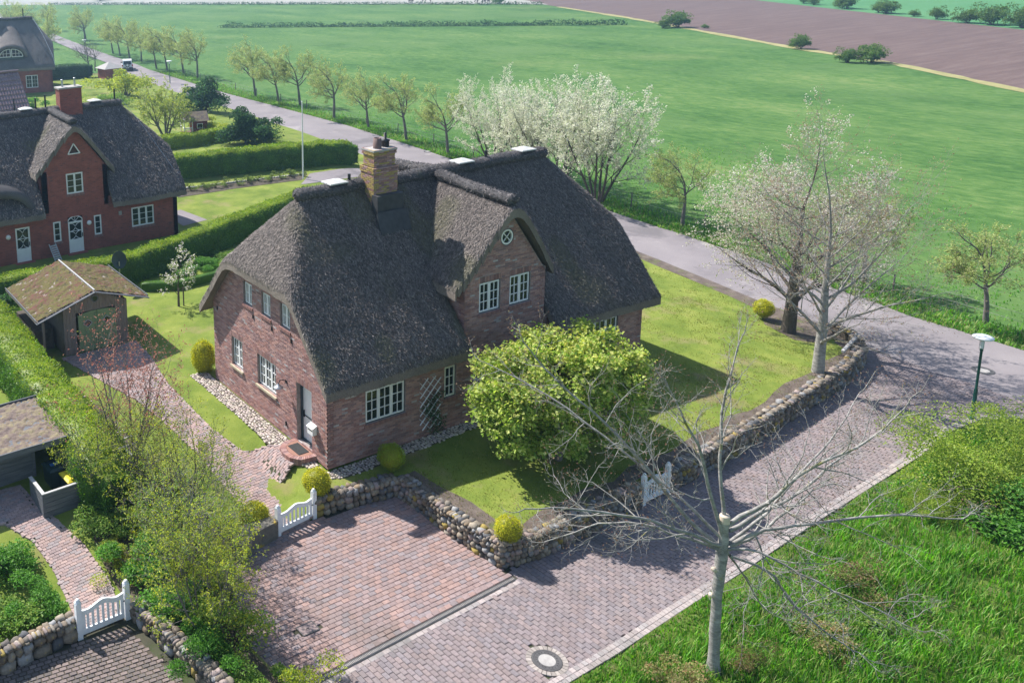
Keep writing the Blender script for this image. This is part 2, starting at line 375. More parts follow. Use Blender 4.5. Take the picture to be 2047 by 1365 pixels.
FAR = np.array([(-40,33.2),(-10,33.2),(-2.5,33.4),(1.5,34.2),(8,35.6),(17,36.6),(30,38.3),(41,39.7),(55,41.2),(71,41.8),(82,42.),(94,42.8),(114,44.5),(126,46.3),(147,48.5),(180,53.),(230,60.),(300,70.)])
def road_near(y): return np.interp(y, NEAR[:, 0], NEAR[:, 1])
def road_far(y): return np.interp(y, FAR[:, 0], FAR[:, 1])

def inpoly(P, poly):
    P = np.asarray(P); poly = np.asarray(poly); x, y = P[:, 0], P[:, 1]
    ins = np.zeros(len(P), bool); j = len(poly) - 1
    for i in range(len(poly)):
        xi, yi = poly[i]; xj, yj = poly[j]
        if yi != yj: ins ^= ((yi > y) != (yj > y)) & (x < (xj - xi) * (y - yi) / (yj - yi) + xi)
        j = i
    return ins
def densify(poly, step, closed=True):
    poly = [np.array(p, float) for p in poly]; out = []
    for i in range(len(poly) if closed else len(poly) - 1):
        a = poly[i]; b = poly[(i + 1) % len(poly)]; n = max(1, int(np.linalg.norm(b - a) / step))
        out += [a + (b - a) * k / n for k in range(n)]
    if not closed: out.append(poly[-1])
    return np.array(out)
def sheet(name, poly, zf, step, mat, skirt=0., lift=0., **k):
    B = densify(poly, step); nb = len(B)
    lo, hi = B.min(0), B.max(0)
    gx, gy = np.meshgrid(np.arange(lo[0], hi[0], step), np.arange(lo[1], hi[1], step))
    G = np.stack([gx.ravel(), gy.ravel()], 1) + rng.uniform(-.1, .1, (gx.size, 2)) * step
    G = G[inpoly(G, B)]
    if len(G):
        keep = np.ones(len(G), bool)
        for s in range(0, len(G), 4000):
            d = ((G[s:s + 4000, None] - B[None]) ** 2).sum(-1).min(1); keep[s:s + 4000] = d > (step * .4) ** 2
        G = G[keep]
    allp = np.vstack([B, G]) if len(G) else B
    vs, es, fs, *_ = delaunay_2d_cdt([Vector(p) for p in allp], [(i, (i + 1) % nb) for i in range(nb)], [], 1, 1e-5)
    V2 = np.array([tuple(v) for v in vs]); V = np.column_stack([V2, zf(V2[:, 0], V2[:, 1]) + lift])
    F = [tuple(f) for f in fs]
    F3 = np.array([f if (V2[f[1]][0]-V2[f[0]][0])*(V2[f[2]][1]-V2[f[0]][1])-(V2[f[1]][1]-V2[f[0]][1])*(V2[f[2]][0]-V2[f[0]][0]) > 0 else f[::-1] for f in F if len(f) == 3])
    mb = MB(); mb.add(V, F3)
    if skirt:
        T = np.column_stack([B, zf(B[:, 0], B[:, 1]) + lift]); D = T.copy(); D[:, 2] -= skirt
        mb.add(np.vstack([T, D]), [(i, (i + 1) % nb, nb + (i + 1) % nb, nb + i) for i in range(nb)])
    return mb.build(name, mat, smooth=(skirt == 0), **k)
flat = lambda z: (lambda x, y: np.full(np.shape(x), z, float))

# ------------------------------------------------------------------ the land
def quad_sheet(name, P, z, mat, **k):
    vs, es, fs, *_ = delaunay_2d_cdt([Vector(p) for p in P], [(i, (i + 1) % len(P)) for i in range(len(P))], [], 1, 1e-5)
    V = [(v[0], v[1], z) for v in vs]; F = []
    for f in fs:
        a, b, c = (Vector(V[i]) for i in f); F.append(tuple(f) if (b - a).cross(c - a).z > 0 else tuple(f)[::-1])
    return obj(name, raw_mesh(name, V, np.zeros((0, 4), int), F), mat, kind='structure', **k)
quad_sheet("meadow", [(-5000,-5000),(6000,-5000),(6000,6000),(-5000,6000)], -.95, M['meadow'])
# ploughed field with its dry margins, and the far fields
quad_sheet("ploughed_field", [(99.,6.),(112.6,25.6),(126.5,45.6),(135.,63.5),(151.,91.9),(168.4,122.7),(190.3,166.5),(240.,262.),(330.,262.),(232.,134.),(209.,96.4),(184.,54.7),(150.,-2.)], -.93, M['plough'])
def strip(name, pts, w0, z, mat, **k):
    P = densify(pts, 3., False); T = np.gradient(P, axis=0); T /= np.linalg.norm(T, axis=1, keepdims=True)
    Nn = np.stack([-T[:, 1], T[:, 0]], 1); jit = 1 + .45 * vnoise(np.arange(len(P)) * .8, np.full(len(P), 3.3))
    A = P + Nn * (w0 / 2 * jit)[:, None]; Bm = P - Nn * (w0 / 2 * jit)[:, None]; n = len(P)
    V = np.vstack([np.column_stack([A, np.full(n, z)]), np.column_stack([Bm, np.full(n, z)])])
    return MB().add(V, [(n + i, n + i + 1, i + 1, i) for i in range(n - 1)]).build(name, mat, kind='structure', **k)
strip("field_margin", [(99.,6.),(112.6,25.6),(126.5,45.6),(135.,63.5),(151.,91.9),(168.4,122.7),(186.,158.)], 1.7, -.915, M['straw'])
quad_sheet("far_field", [(150.,-2.),(184.,54.7),(209.,96.4),(232.,134.),(330.,262.),(900.,500.),(900.,-300.)], -.925, M['far_green'])
quad_sheet("pale_field", [(97.,325.),(145.,252.),(187.,180.),(191.5,166.5),(206.,192.),(240.,262.),(700.,900.),(100.,900.),(60.,380.)], -.92, M['pale'])
# asphalt lane
ys = np.arange(-40, 300, 2.0); na, fa = road_near(ys), road_far(ys); n_ = len(ys)
rj = lambda s: .12 * vnoise(ys * .6, np.full(n_, s))
rows = [na - np.where(ys < -1, .4, .1), na + (fa - na) * .33, na + (fa - na) * .66, fa + rj(2.)]
V = np.vstack([np.column_stack([r, ys, -.85 + np.full(n_, z)]) for r, z in zip(rows, (0., .03, .03, 0.))])
rd = MB()
for k in range(3): rd.add(V, [(k*n_+i, (k+1)*n_+i, (k+1)*n_+i+1, k*n_+i+1) for i in range(n_ - 1)])
rd.build("asphalt_road", M['asphalt'], kind='structure', smooth=True)
# lane going off to the right beyond the street mouth
# raised lots: lawn of the thatched house and of its neighbours
WALL = [(1.83,-1.62),(1.88,-4.1),(2.12,-6.2),(3.4,-6.42),(5.1,-6.40),(7.45,-6.22),(10.3,-6.08),(13.4,-5.83),(18.25,-5.26),(23.5,-4.58),(26.0,-3.9),(27.2,-2.95),(27.75,-1.7)]
def off_path(pts, d):
    P = np.array(pts, float); T = np.gradient(P, axis=0); T /= np.linalg.norm(T, axis=1, keepdims=True)
    return P + np.stack([-T[:, 1], T[:, 0]], 1) * d
LOT = [(-60,-2.35),(-8.45,-2.35),(-8.15,-4.1),(-7.75,-6.0),(-7.4,-9.2),(-6.2,-8.8),(-6.15,-6.7),(-6.3,-5.3),(-5.7,-3.2),(-4.9,-2.0),(-3.8,-1.62),(-2.97,-1.40),(-1.42,-1.20),(-1.3,-.92),(1.6,-1.2)] + [tuple(p) for p in off_path(WALL, .36)]
LOT += [(float(road_near(y)) - .15, float(y)) for y in (1, 3, 6, 10, 15, 20, 26, 33, 41, 48, 55, 63, 71, 78, 85, 92, 100, 110)] + [(-60, 110)]
sheet("lawn", LOT, z_lot, .9, M['lawn'], skirt=.5, kind='structure')
wpath = off_path(densify(WALL, .5, False), .38); inner = off_path(wpath, .5)
wob = 1 + .35 * vnoise(np.arange(len(inner)) * .5, np.zeros(len(inner)))
inner = wpath + (inner - wpath) * wob[:, None]
sheet("mulch_bed", list(map(tuple, wpath)) + list(map(tuple, inner[::-1])), z_lot, .4, M['mulch'], lift=.012, kind='structure')
sheet("road_side_bed", [(27.7,-1.6),(28.0,1.),(28.4,3.),(29.6,9.),(30.4,14.5),(29.5,14.5),(28.8,9.4),(27.6,3.5),(27.,1.4),(25.4,.3),(24.6,-1.6),(25.6,-2.4)], z_lot, .5, M['mulch'], lift=.014, kind='structure')
sheet("shrub_border", [(-8.6,-2.7),(-8.35,-4.1),(-7.95,-6.0),(-7.6,-9.1),(-6.3,-8.7),(-6.25,-6.7),(-6.4,-5.3),(-5.8,-3.3),(-5.0,-2.1),(-4.3,-1.5),(-5.0,3.),(-5.4,9.),(-8.3,9.),(-8.3,3.),(-8.6,0.)], z_lot, .6, M['garden'], lift=.014, kind='structure')

# ------------------------------------------------------------------ pavers
def paver_batch(poly, angle, lx, ly, joint, zf, pal, h=.05, bond=.5, minz=None, holes=(), keepout=None):
    poly = np.array(poly, float); lo, hi = poly.min(0), poly.max(0); c = (lo + hi) / 2; R_ = np.linalg.norm(hi - lo) / 2 + 1
    ca, sa = math.cos(angle), math.sin(angle)
    rows = np.arange(-int(R_ / ly), int(R_ / ly)); cols = np.arange(-int(R_ / lx), int(R_ / lx))
    U, Vv = np.meshgrid(cols, rows); uu = (U + bond * (Vv % 2)) * lx; vv = Vv * ly
    X = c[0] + uu * ca - vv * sa; Y = c[1] + uu * sa + vv * ca
    P = np.stack([X.ravel(), Y.ravel()], 1); k = inpoly(P, poly)
    for hx, hy, hr in holes: k &= (P[:, 0] - hx) ** 2 + (P[:, 1] - hy) ** 2 > hr ** 2
    for q in (keepout or []): k &= ~inpoly(P, q)
    P = P[k]; n = len(P)
    a = np.array([(-1,-1),(1,-1),(1,1),(-1,1)]) * (np.array((lx, ly)) - joint) / 2
    t = a * (1 - np.array((.10, .10)))
    ang = rng.normal(0, .012, n) + angle; cs, sn = np.cos(ang), np.sin(ang)
    def corners(q): return np.stack([P[:, :1] + q[:, 0] * cs[:, None] - q[:, 1] * sn[:, None], P[:, 1:] + q[:, 0] * sn[:, None] + q[:, 1] * cs[:, None]], -1)
    b2, m2, t2 = corners(a), corners(a), corners(t)
    z = zf(b2[..., 0], b2[..., 1]) + rng.normal(0, .003, (n, 1)); tilt = rng.normal(0, .002, (n, 4))
    V = np.concatenate([np.dstack([b2, z - .03]), np.dstack([m2, z + .018 + tilt]), np.dstack([t2, z + .025 + tilt])], 1)
    pal = np.array(pal); col = pal[rng.integers(0, len(pal), n)] * rng.uniform(.88, 1.12, (n, 1))
    return P, V, col
PAVF = np.array([(8,9,10,11)] + [(i, (i+1)%4, 4+(i+1)%4, 4+i) for i in range(4)] + [(4+i, 4+(i+1)%4, 8+(i+1)%4, 8+i) for i in range(4)])
def place_pieces(batches, parent, name, rest, mat, near, count=300, zones=None):
    """the largest-showing pieces one by one, the others joined"""
    P = np.concatenate([b[0] for b in batches]); V = np.concatenate([b[1] for b in batches]); Cc = np.concatenate([b[2] for b in batches])
    d = ((P - np.array(near)) ** 2).sum(1)
    if zones is not None: d = np.where(inpoly(P, zones), d, 1e9)
    o = np.argsort(d); pick, other = o[:count], o[count:]
    for i in pick:
        c = V[i].mean(0); me = raw_mesh(name, V[i] - c, PAVF, np.zeros((0, 3), int), np.tile(Cc[i], (9, 1)), np.zeros((0, 3)))
        obj(name, me, mat, parent, loc=tuple(c))
    m = len(other); F = (PAVF[None] + (np.arange(m) * 12)[:, None, None]).reshape(-1, 4)
    me = raw_mesh(rest, V[other].reshape(-1, 3), F, np.zeros((0, 3), int), np.repeat(Cc[other], 9, 0), np.zeros((0, 3)))
    obj(rest, me, mat, parent, kind='stuff')

KERB = [(-14.,-10.95),(-6.,-10.75),(-.2,-10.45),(2.3,-10.34),(5.,-10.12),(8.,-9.92),(12.5,-9.55),(20.,-9.06),(22.6,-8.72),(24.6,-8.82),(26.3,-9.75),(27.4,-11.5),(27.9,-14.)]
street = sheet("paved_street", [(-60,-60),(27.9,-60),(27.9,-14),(27.9,-1.2),(24,-2.),(2,-1.),(-5,-1.),(-60,-1.)][:0] + [(-60,-12.)] + KERB[0:] + [(27.9,-1.4),(25.,-2.2),(12.,-4.5),(3.,-5.),(2.6,-1.2),(-9.,-1.),(-60,-2.)], z_street, 1.2, M['grout'], lift=-.012, kind='structure')
PARK = [(-6.6,-7.),(-6.5,-4.),(-5.2,-1.4),(-3.,-1.3),(2.,-1.45),(2.1,-6.55),(-4.6,-6.85)]
STREET = [tuple(p) for p in off_path(densify(KERB[:11], .8, False), .25)] + [(27.6,-11.5),(27.8,-1.6),(26.4,-3.2),(23.6,-4.3),(18.3,-5.),(13.4,-5.6),(10.3,-5.85),(7.4,-6.),(5.1,-6.2),(2.3,-6.3),(2.1,-6.88),(-4.6,-7.25),(-6.6,-7.36),(-8.2,-7.6),(-8.6,-8.),(-13.,-8.)]
pal_park = [(.28,.20,.185),(.27,.20,.19),(.29,.205,.185),(.25,.205,.205),(.275,.205,.195),(.305,.205,.18)]
pal_str = [(.235,.19,.188),(.225,.187,.188),(.245,.195,.187),(.215,.185,.19),(.235,.195,.192)]
MH = [(.42,-9.58,.55)]
b1 = paver_batch(PARK, .02, .245, .163, .012, z_street, pal_park, keepout=[[(-4.82,-5.63),(-4.16,-5.63),(-4.16,-5.2),(-4.82,-5.2)]])
b2 = paver_batch(STREET, math.pi / 2 + .045, .245, .163, .012, z_street, pal_str, holes=MH)
# straight courses beside the drain and along the wall foot
def course(path, lx, ly, pal, zf, lift=0.):
    P = np.array(path, float); seg = np.linalg.norm(np.diff(P, axis=0), axis=1); s = np.concatenate([[0], np.cumsum(seg)])
    q = np.arange(lx / 2, s[-1], lx); C = np.stack([np.interp(q, s, P[:, 0]), np.interp(q, s, P[:, 1])], 1)
    D = np.stack([np.interp(q + .05, s, P[:, 0]), np.interp(q + .05, s, P[:, 1])], 1) - np.stack([np.interp(q - .05, s, P[:, 0]), np.interp(q - .05, s, P[:, 1])], 1)
    an = np.arctan2(D[:, 1], D[:, 0]); n = len(C); cs, sn = np.cos(an), np.sin(an)
    a = np.array([(-1,-1),(1,-1),(1,1),(-1,1)]) * (np.array((lx, ly)) - .012) / 2; t = a * .9
    cor = lambda w_: np.stack([C[:, :1] + w_[:, 0] * cs[:, None] - w_[:, 1] * sn[:, None], C[:, 1:] + w_[:, 0] * sn[:, None] + w_[:, 1] * cs[:, None]], -1)
    z = zf(C[:, 0], C[:, 1])[:, None] + lift + rng.normal(0, .003, (n, 1)); one = np.ones((1, 4))
    V = np.concatenate([np.dstack([cor(a), (z - .05) * one]), np.dstack([cor(a), (z + .018) * one]), np.dstack([cor(t), (z + .025) * one])], 1)
    pal = np.array(pal); return C, V, pal[rng.integers(0, len(pal), n)] * rng.uniform(.85, 1.15, (n, 1))
pal_edge = [(.35,.30,.285),(.31,.28,.27),(.37,.32,.30)]
drainA, drainB = np.array((-6.4, -7.20)), np.array((2.15, -6.70))
dirn = (drainB - drainA) / np.linalg.norm(drainB - drainA); nrm = np.array((-dirn[1], dirn[0]))
b3 = course([drainA - nrm * .19, drainB - nrm * .19], .245, .163, pal_edge, z_street, .005)
b4 = course([drainA + nrm * .19, drainB + nrm * .19], .245, .163, pal_park, z_street, .005)
kin = off_path(densify(KERB, .5, False), .10)
b5 = course(off_path(densify(KERB, .5, False), .255), .163, .163, pal_edge, z_street, .006)
b6 = course(off_path(densify(KERB, .5, False), .085), .163, .163, pal_edge, z_street, .02)
place_pieces([b1, b2, b3, b4, b5, b6], street, "paver", "paver_field", M['paver'], (CAM.x, CAM.y), 300, zones=[(-4.5,-9.4),(-2,-10.2),(2,-10.2),(6,-9.8),(9,-9.5),(9,-7.5),(-3.5,-7.4)])
# the neighbour's mossy forecourt
CRT = [(-16.,-9.),(-8.6,-9.),(-8.3,-6.2),(-8.7,-4.3),(-9.,-2.75),(-16.,-2.75)]
bc = paver_batch(CRT, -.07, .21, .14, .034, z_street, [(.16,.13,.12),(.19,.15,.135),(.14,.12,.11),(.21,.165,.15)])
court = sheet("mossy_forecourt", CRT, z_street, 1.2, M['garden'], lift=.002, kind='structure')
place_pieces([bc], court, "paver", "paver_field", M['paver'], (-9.6, -4.2), 300)
# brick garden paths
PATH1 = [(-2.98,-1.35),(-1.45,-1.2),(-1.5,-.4),(-1.62,.7),(-.75,1.0),(-.35,2.1),(-1.25,2.55),(-1.9,2.9),(-2.25,4.6),(-2.1,9.),(-1.55,12.),(-1.5,13.8),(-5.1,13.8),(-4.3,10.5),(-3.7,8.),(-3.4,3.5),(-3.3,.5)]
PATH2 = [(-10.2,-2.4),(-9.0,-2.4),(-8.75,-.8),(-8.9,1.0),(-9.3,2.3),(-9.7,3.4),(-9.9,4.6),(-14.,5.),(-14.,3.6),(-10.9,3.0),(-10.3,1.9),(-10.05,.6),(-10.1,-1.)]
for nm, poly, an in (("garden_path", PATH1, .1), ("neighbour_path", PATH2, .12)):
    s_ = sheet(nm, poly, z_lot, .5, M['grout'], lift=.015, kind='structure')
    bb = paver_batch(poly, an, .225, .115, .012, z_lot, [(.36,.26,.24),(.33,.25,.24),(.39,.28,.25),(.31,.26,.255)])
    bb[1][:, :, 2] += .02
    ed = course([tuple(q) for q in poly] + [poly[0]], .225, .115, [(.35,.26,.24),(.31,.25,.24)], z_lot, .024)
    place_pieces([bb, ed], s_, "paver", "paver_field", M['paver'], (-3., -1.) if nm == "garden_path" else (-9.6, -1.8), 300)
sheet("neighbour_drive", [(8.9,29.6),(10.9,29.9),(10.5,33.2),(9.,33.4)], z_lot, .8, M['asphalt'], lift=.02, kind='structure')
sheet("driveway", [(21.5,34.4),(24.,36.8),(28.6,36.6),(33.2,37.8),(33.,33.8),(28.,33.6)], z_lot, .8, M['asphalt'], lift=.02, kind='structure')

# drain, covers
dr = MB(); z0 = -.822
dr.bar((*drainA, z0 - .02), (*drainB, z0 - .02), .15, .06, (1, 1, 1))
drain = dr.build("drain_channel", M['concrete'], label="long slotted drain channel between the parking bay and the street", cat="drain")
g = MB(); Ld = np.linalg.norm(drainB - drainA)
for q in np.arange(.05, Ld, .05):
    c = drainA + dirn * q; g.bar((*(c - nrm * .055), z0 + .016), (*(c + nrm * .055), z0 + .016), .022, .012)
for s in (-1, 1): g.bar((*(drainA + nrm * .06 * s), z0 + .016), (*(drainB + nrm * .06 * s), z0 + .016), .014, .014)
g.build("grating", M['iron'], drain)
def manhole(loc, r, label, stones=True):
    e = empty("manhole_cover", loc, 0, label, "manhole")
    f = MB().lathe([(r*.70, -.04), (r*.70, .030), (r*.62, .034), (r*.60, .026)], sides=40); f.build("rim", M['iron'], e)
    MB().lathe([(r*.595, .02), (r*.595, .030), (r*.42, .032), (r*.405, .030), (r*.40, .024)], sides=40).build("lid", M['iron'], e)
    MB().lathe([(r*.40, .02), (r*.395, .031), (.001, .034)], sides=32).build("concrete_infill", M['concrete'], e)
    k = MB()
    for i in range(20):
        a = i * 2 * math.pi / 20; k.lathe([(r*.03, .031), (r*.028, .0335), (.001, .0335)], (r*.50*math.cos(a), r*.50*math.sin(a), 0), 6, (.2, .2, .2))
    k.build("vent_holes", M['black'], e, kind='stuff')
    if stones:
        n = 26
        for i in range(n):
            a0 = (i + .06) * 2 * math.pi / n; a1 = (i + .94) * 2 * math.pi / n; am = (a0 + a1) / 2
            q = [(rr * math.cos(t), rr * math.sin(t)) for rr, t in ((r*.72, a0), (r*.97, a0), (r*.97, a1), (r*.72, a1))]
            V = [(x, y, -.03) for x, y in q] + [(x, y, .022) for x, y in q]
            col = np.array((.33, .29, .26)) * rng.uniform(.8, 1.2)
            MB().add(V, BOXF, col).build("sett", M['kerb'], e)
    return e
manhole((.42, -9.58, -.835), .56, "round cast iron manhole ringed by setts in the near street pavers")
manhole((29.45, -6.76, -.84), .58, "round manhole cover in the asphalt near the green lamp post", False)
manhole((39.4, 40.5, -.845), .5, "round manhole cover in the lane beyond the clipped hedge end", False)
ic = empty("inspection_cover", (-4.49, -5.41, -.822), .02, "small square iron inspection cover in the parking bay pavers", "drain cover")
f = MB()
for a, b in (((-.27,-.19),(.27,-.19)),((.27,-.19),(.27,.19)),((.27,.19),(-.27,.19)),((-.27,.19),(-.27,-.19))): f.bar((*a, .01), (*b, .01), .03, .03)
f.build("frame", M['iron'], ic); MB().box((-.255,-.175,-.02),(.255,.175,.015), (.26, .2, .19)).build("lid", M['paver'], ic); MB().bar((-.05,0,.018),(.05,0,.018),.02,.01).build("handle", M['black'], ic)

# ------------------------------------------------------------------ field stone walls
def rounded_cube():
    u = np.array((-1, 0, 1.)); V = []; idx = {}
    for x in u:
        for y in u:
            for z in u:
                if (x, y, z) != (0, 0, 0): idx[(x, y, z)] = len(V); V.append((x, y, z))
    F = []
    for ax in range(3):
        for sgn in (-1., 1.):
            o = [i for i in range(3) if i != ax]
            for a in (-1., 0.):
                for b in (-1., 0.):
                    q = []
                    for da, db in ((0, 0), (1, 0), (1, 1), (0, 1)):
                        p = [0, 0, 0]; p[ax] = sgn; p[o[0]] = a + da; p[o[1]] = b + db; q.append(idx[tuple(float(c) for c in p)])
                    V0, V1, V2 = (np.array(V[i]) for i in q[:3])
                    if np.dot(np.cross(V1 - V0, V2 - V0), V0 + V2) < 0: q = q[::-1]
                    F.append(q)
    V = np.array(V); V = V / np.linalg.norm(V, axis=1, keepdims=True) ** .72
    return V, np.array(F)
RCV, RCF = rounded_cube()
STONEC = np.array([(.18,.145,.11),(.23,.19,.145),(.14,.12,.10),(.26,.22,.17),(.20,.15,.10),(.16,.14,.125),(.28,.245,.20),(.26,.255,.25),(.29,.23,.21),(.12,.12,.125)])
def stone_wall(name, path, h, zb, label, cat="wall", thick=.42, both=False, parts=300, seed=1, near=None, base=.21):
    r = np.random.default_rng(seed)
    e = empty(name, (path[0][0], path[0][1], zb), 0, label, cat); off = np.array((path[0][0], path[0][1], zb))
    P = np.array(path, float); seg = np.linalg.norm(np.diff(P, axis=0), axis=1); s = np.concatenate([[0], np.cumsum(seg)]); Lw = s[-1]
    at_ = lambda q: np.array((np.interp(q, s, P[:, 0]), np.interp(q, s, P[:, 1])))
    core = MB(); q = densify(path, .4, False); inn = off_path(q, thick)
    n = len(q); o2 = off_path(q, .12); hz = h * (1 + .05 * vnoise(np.arange(n) * .7, np.full(n, seed)))
    VV = np.vstack([np.column_stack([o2, np.full(n, -.1)]), np.column_stack([o2, hz - .1]), np.column_stack([inn, hz - .1]), np.column_stack([inn, np.full(n, -.1)])])
    VV[:, :2] -= off[:2]
    for k in range(3): core.add(VV, [(k*n+i, k*n+i+1, (k+1)*n+i+1, (k+1)*n+i) for i in range(n - 1)])
    core.build("earth_core", M['garden'], e)
    stones = []
    rowz = 0.; row = 0
    while rowz < h - .05:                               # courses that get smaller upwards
        rh = base * (1.15 - .55 * rowz / h) * r.uniform(.85, 1.15)
        if rowz + rh > h - .04: rh = max(.10, h - rowz)
        u = -r.uniform(0, .15)
        while u < Lw:
            wd = rh * r.uniform(.6, 1.25) + .02
            c = min(max(u + wd / 2, .0), Lw); p = at_(c); d = at_(min(c + .1, Lw)) - at_(max(c - .1, 0)); an = math.atan2(d[1], d[0])
            nn = np.array((-math.sin(an), math.cos(an)))
            pos = np.array((*(p + nn * (.10 + r.uniform(-.03, .03))), rowz + rh / 2 + r.normal(0, .02)))
            stones.append((pos, (wd / 2 * 1.05, .15, rh / 2 * 1.08), an, r.normal(0, .2)))
            u += wd
        rowz += rh * .93; row += 1
    u = 0.                                              # two rows of smaller stones on top
    while u < Lw:
        wd = r.uniform(.14, .30); p = at_(min(u + wd / 2, Lw)); d = at_(min(u + .1, Lw)) - at_(max(u - .1, 0)); an = math.atan2(d[1], d[0]); nn = np.array((-math.sin(an), math.cos(an)))
        for o in (.12, .32):
            stones.append((np.array((*(p + nn * (o + r.uniform(-.03, .03))), h - .04 + r.uniform(-.03, .03))), (wd / 2 * 1.05, .12, r.uniform(.06, .10)), an, r.normal(0, .15)))
        u += wd
    def sv(st):
        pos, sz, an, tl = st
        V = RCV * (1 + r.normal(0, .12, (len(RCV), 1))) * np.array(sz)
        ct, stt = math.cos(tl), math.sin(tl); V = np.column_stack([V[:, 0] * ct - V[:, 2] * stt, V[:, 1], V[:, 0] * stt + V[:, 2] * ct])
        ca, sa = math.cos(an), math.sin(an); V = np.column_stack([V[:, 0] * ca - V[:, 1] * sa, V[:, 0] * sa + V[:, 1] * ca, V[:, 2]])
        return V
    nr = np.array(near if near is not None else (CAM.x, CAM.y))
    stones.sort(key=lambda t: ((t[0][:2] - nr) ** 2).sum() - 6 * max(t[1]))
    rest = MB()
    for i, st in enumerate(stones):
        V = sv(st); col = STONEC[r.integers(0, len(STONEC))] * r.uniform(.75, 1.25)
        if r.random() < .035: col = np.array((.32, .24, .07)) * r.uniform(.8, 1.1)
        if i < parts: obj("stone", raw_mesh("stone", V, RCF, np.zeros((0, 3), int), np.tile(col, (len(RCF), 1)), np.zeros((0, 3)), True), M['stone'], e, loc=tuple(st[0] - np.array((off[0], off[1], 0))))
        else: rest.add(V + st[0] - np.array((off[0], off[1], 0)), RCF, col)
    if rest.n: rest.build("stone_courses", M['stone'], e, True, kind='stuff')
    return e
GW = [(-1.32,-1.24)] + [tuple(p) for p in densify([(-.6,-1.3),(1.83,-1.62)], .6, False)]
W1 = WALL[:5] + [(7.45,-6.22),(8.45,-6.17)]; W2 = [(10.2,-6.09)] + WALL[7:]
stone_wall("stone_wall", W1, .88, -.88, "field stone wall with yellow lichen round the corner of the parking bay", parts=300, seed=2, near=(-1.5, -7.))
stone_wall("stone_wall", W2, .86, -.88, "long shaded field stone wall curving along the street to the lane", parts=240, seed=6, near=(6., -12.))
stone_wall("stone_wall", GW, .72, -.80, "short low stone wall between the white gate and the inner parking corner", parts=120, seed=3, near=(0, -8), base=.27)
stone_wall("stone_wall", [(-13.2,-2.95),(-11.6,-2.72),(-10.45,-2.62)], .72, -.87, "mossy boulder wall left of the near white garden gate", parts=80, seed=4, near=(-10,-9), base=.33)
stone_wall("stone_wall", [(-8.72,-2.66),(-8.42,-4.1),(-8.05,-6.0),(-7.7,-8.8)], .62, -.87, "overgrown stone wall running towards the viewer right of the near garden gate", parts=80, seed=5, near=(-10,-9), base=.24)
MB().poly([(-3.05,-1.55),(-3.0,-1.2),(-4.2,-1.15),(-4.9,-1.75),(-4.7,-2.05),(-3.9,-1.7)], -.86, -.12, (.14, .13, .11)).build("garden_wall", M['stone'], label="dark mossy wall stub left of the white gate under the twigs", cat="wall")
# ------------------------------------------------------------------ thatched houses
class Frame:
    """a wall plane: origin, direction along the wall (left to right seen from outside), outward normal"""
    def __init__(s, o, u, nrm): s.o = np.array(o, float); s.u = np.array(u, float); s.n = np.array(nrm, float)
    def p(s, a, z, d=0.): return s.o + s.u * a + s.n * d + np.array((0, 0, z))
    def box(s, mb, a0, a1, z0, z1, d0, d1, col=(1, 1, 1)):
        V = [s.p(a, z, d) for z in (z0, z1) for a, d in ((a0, d1), (a1, d1), (a1, d0), (a0, d0))]
        return mb.add(V, BOXF, col)

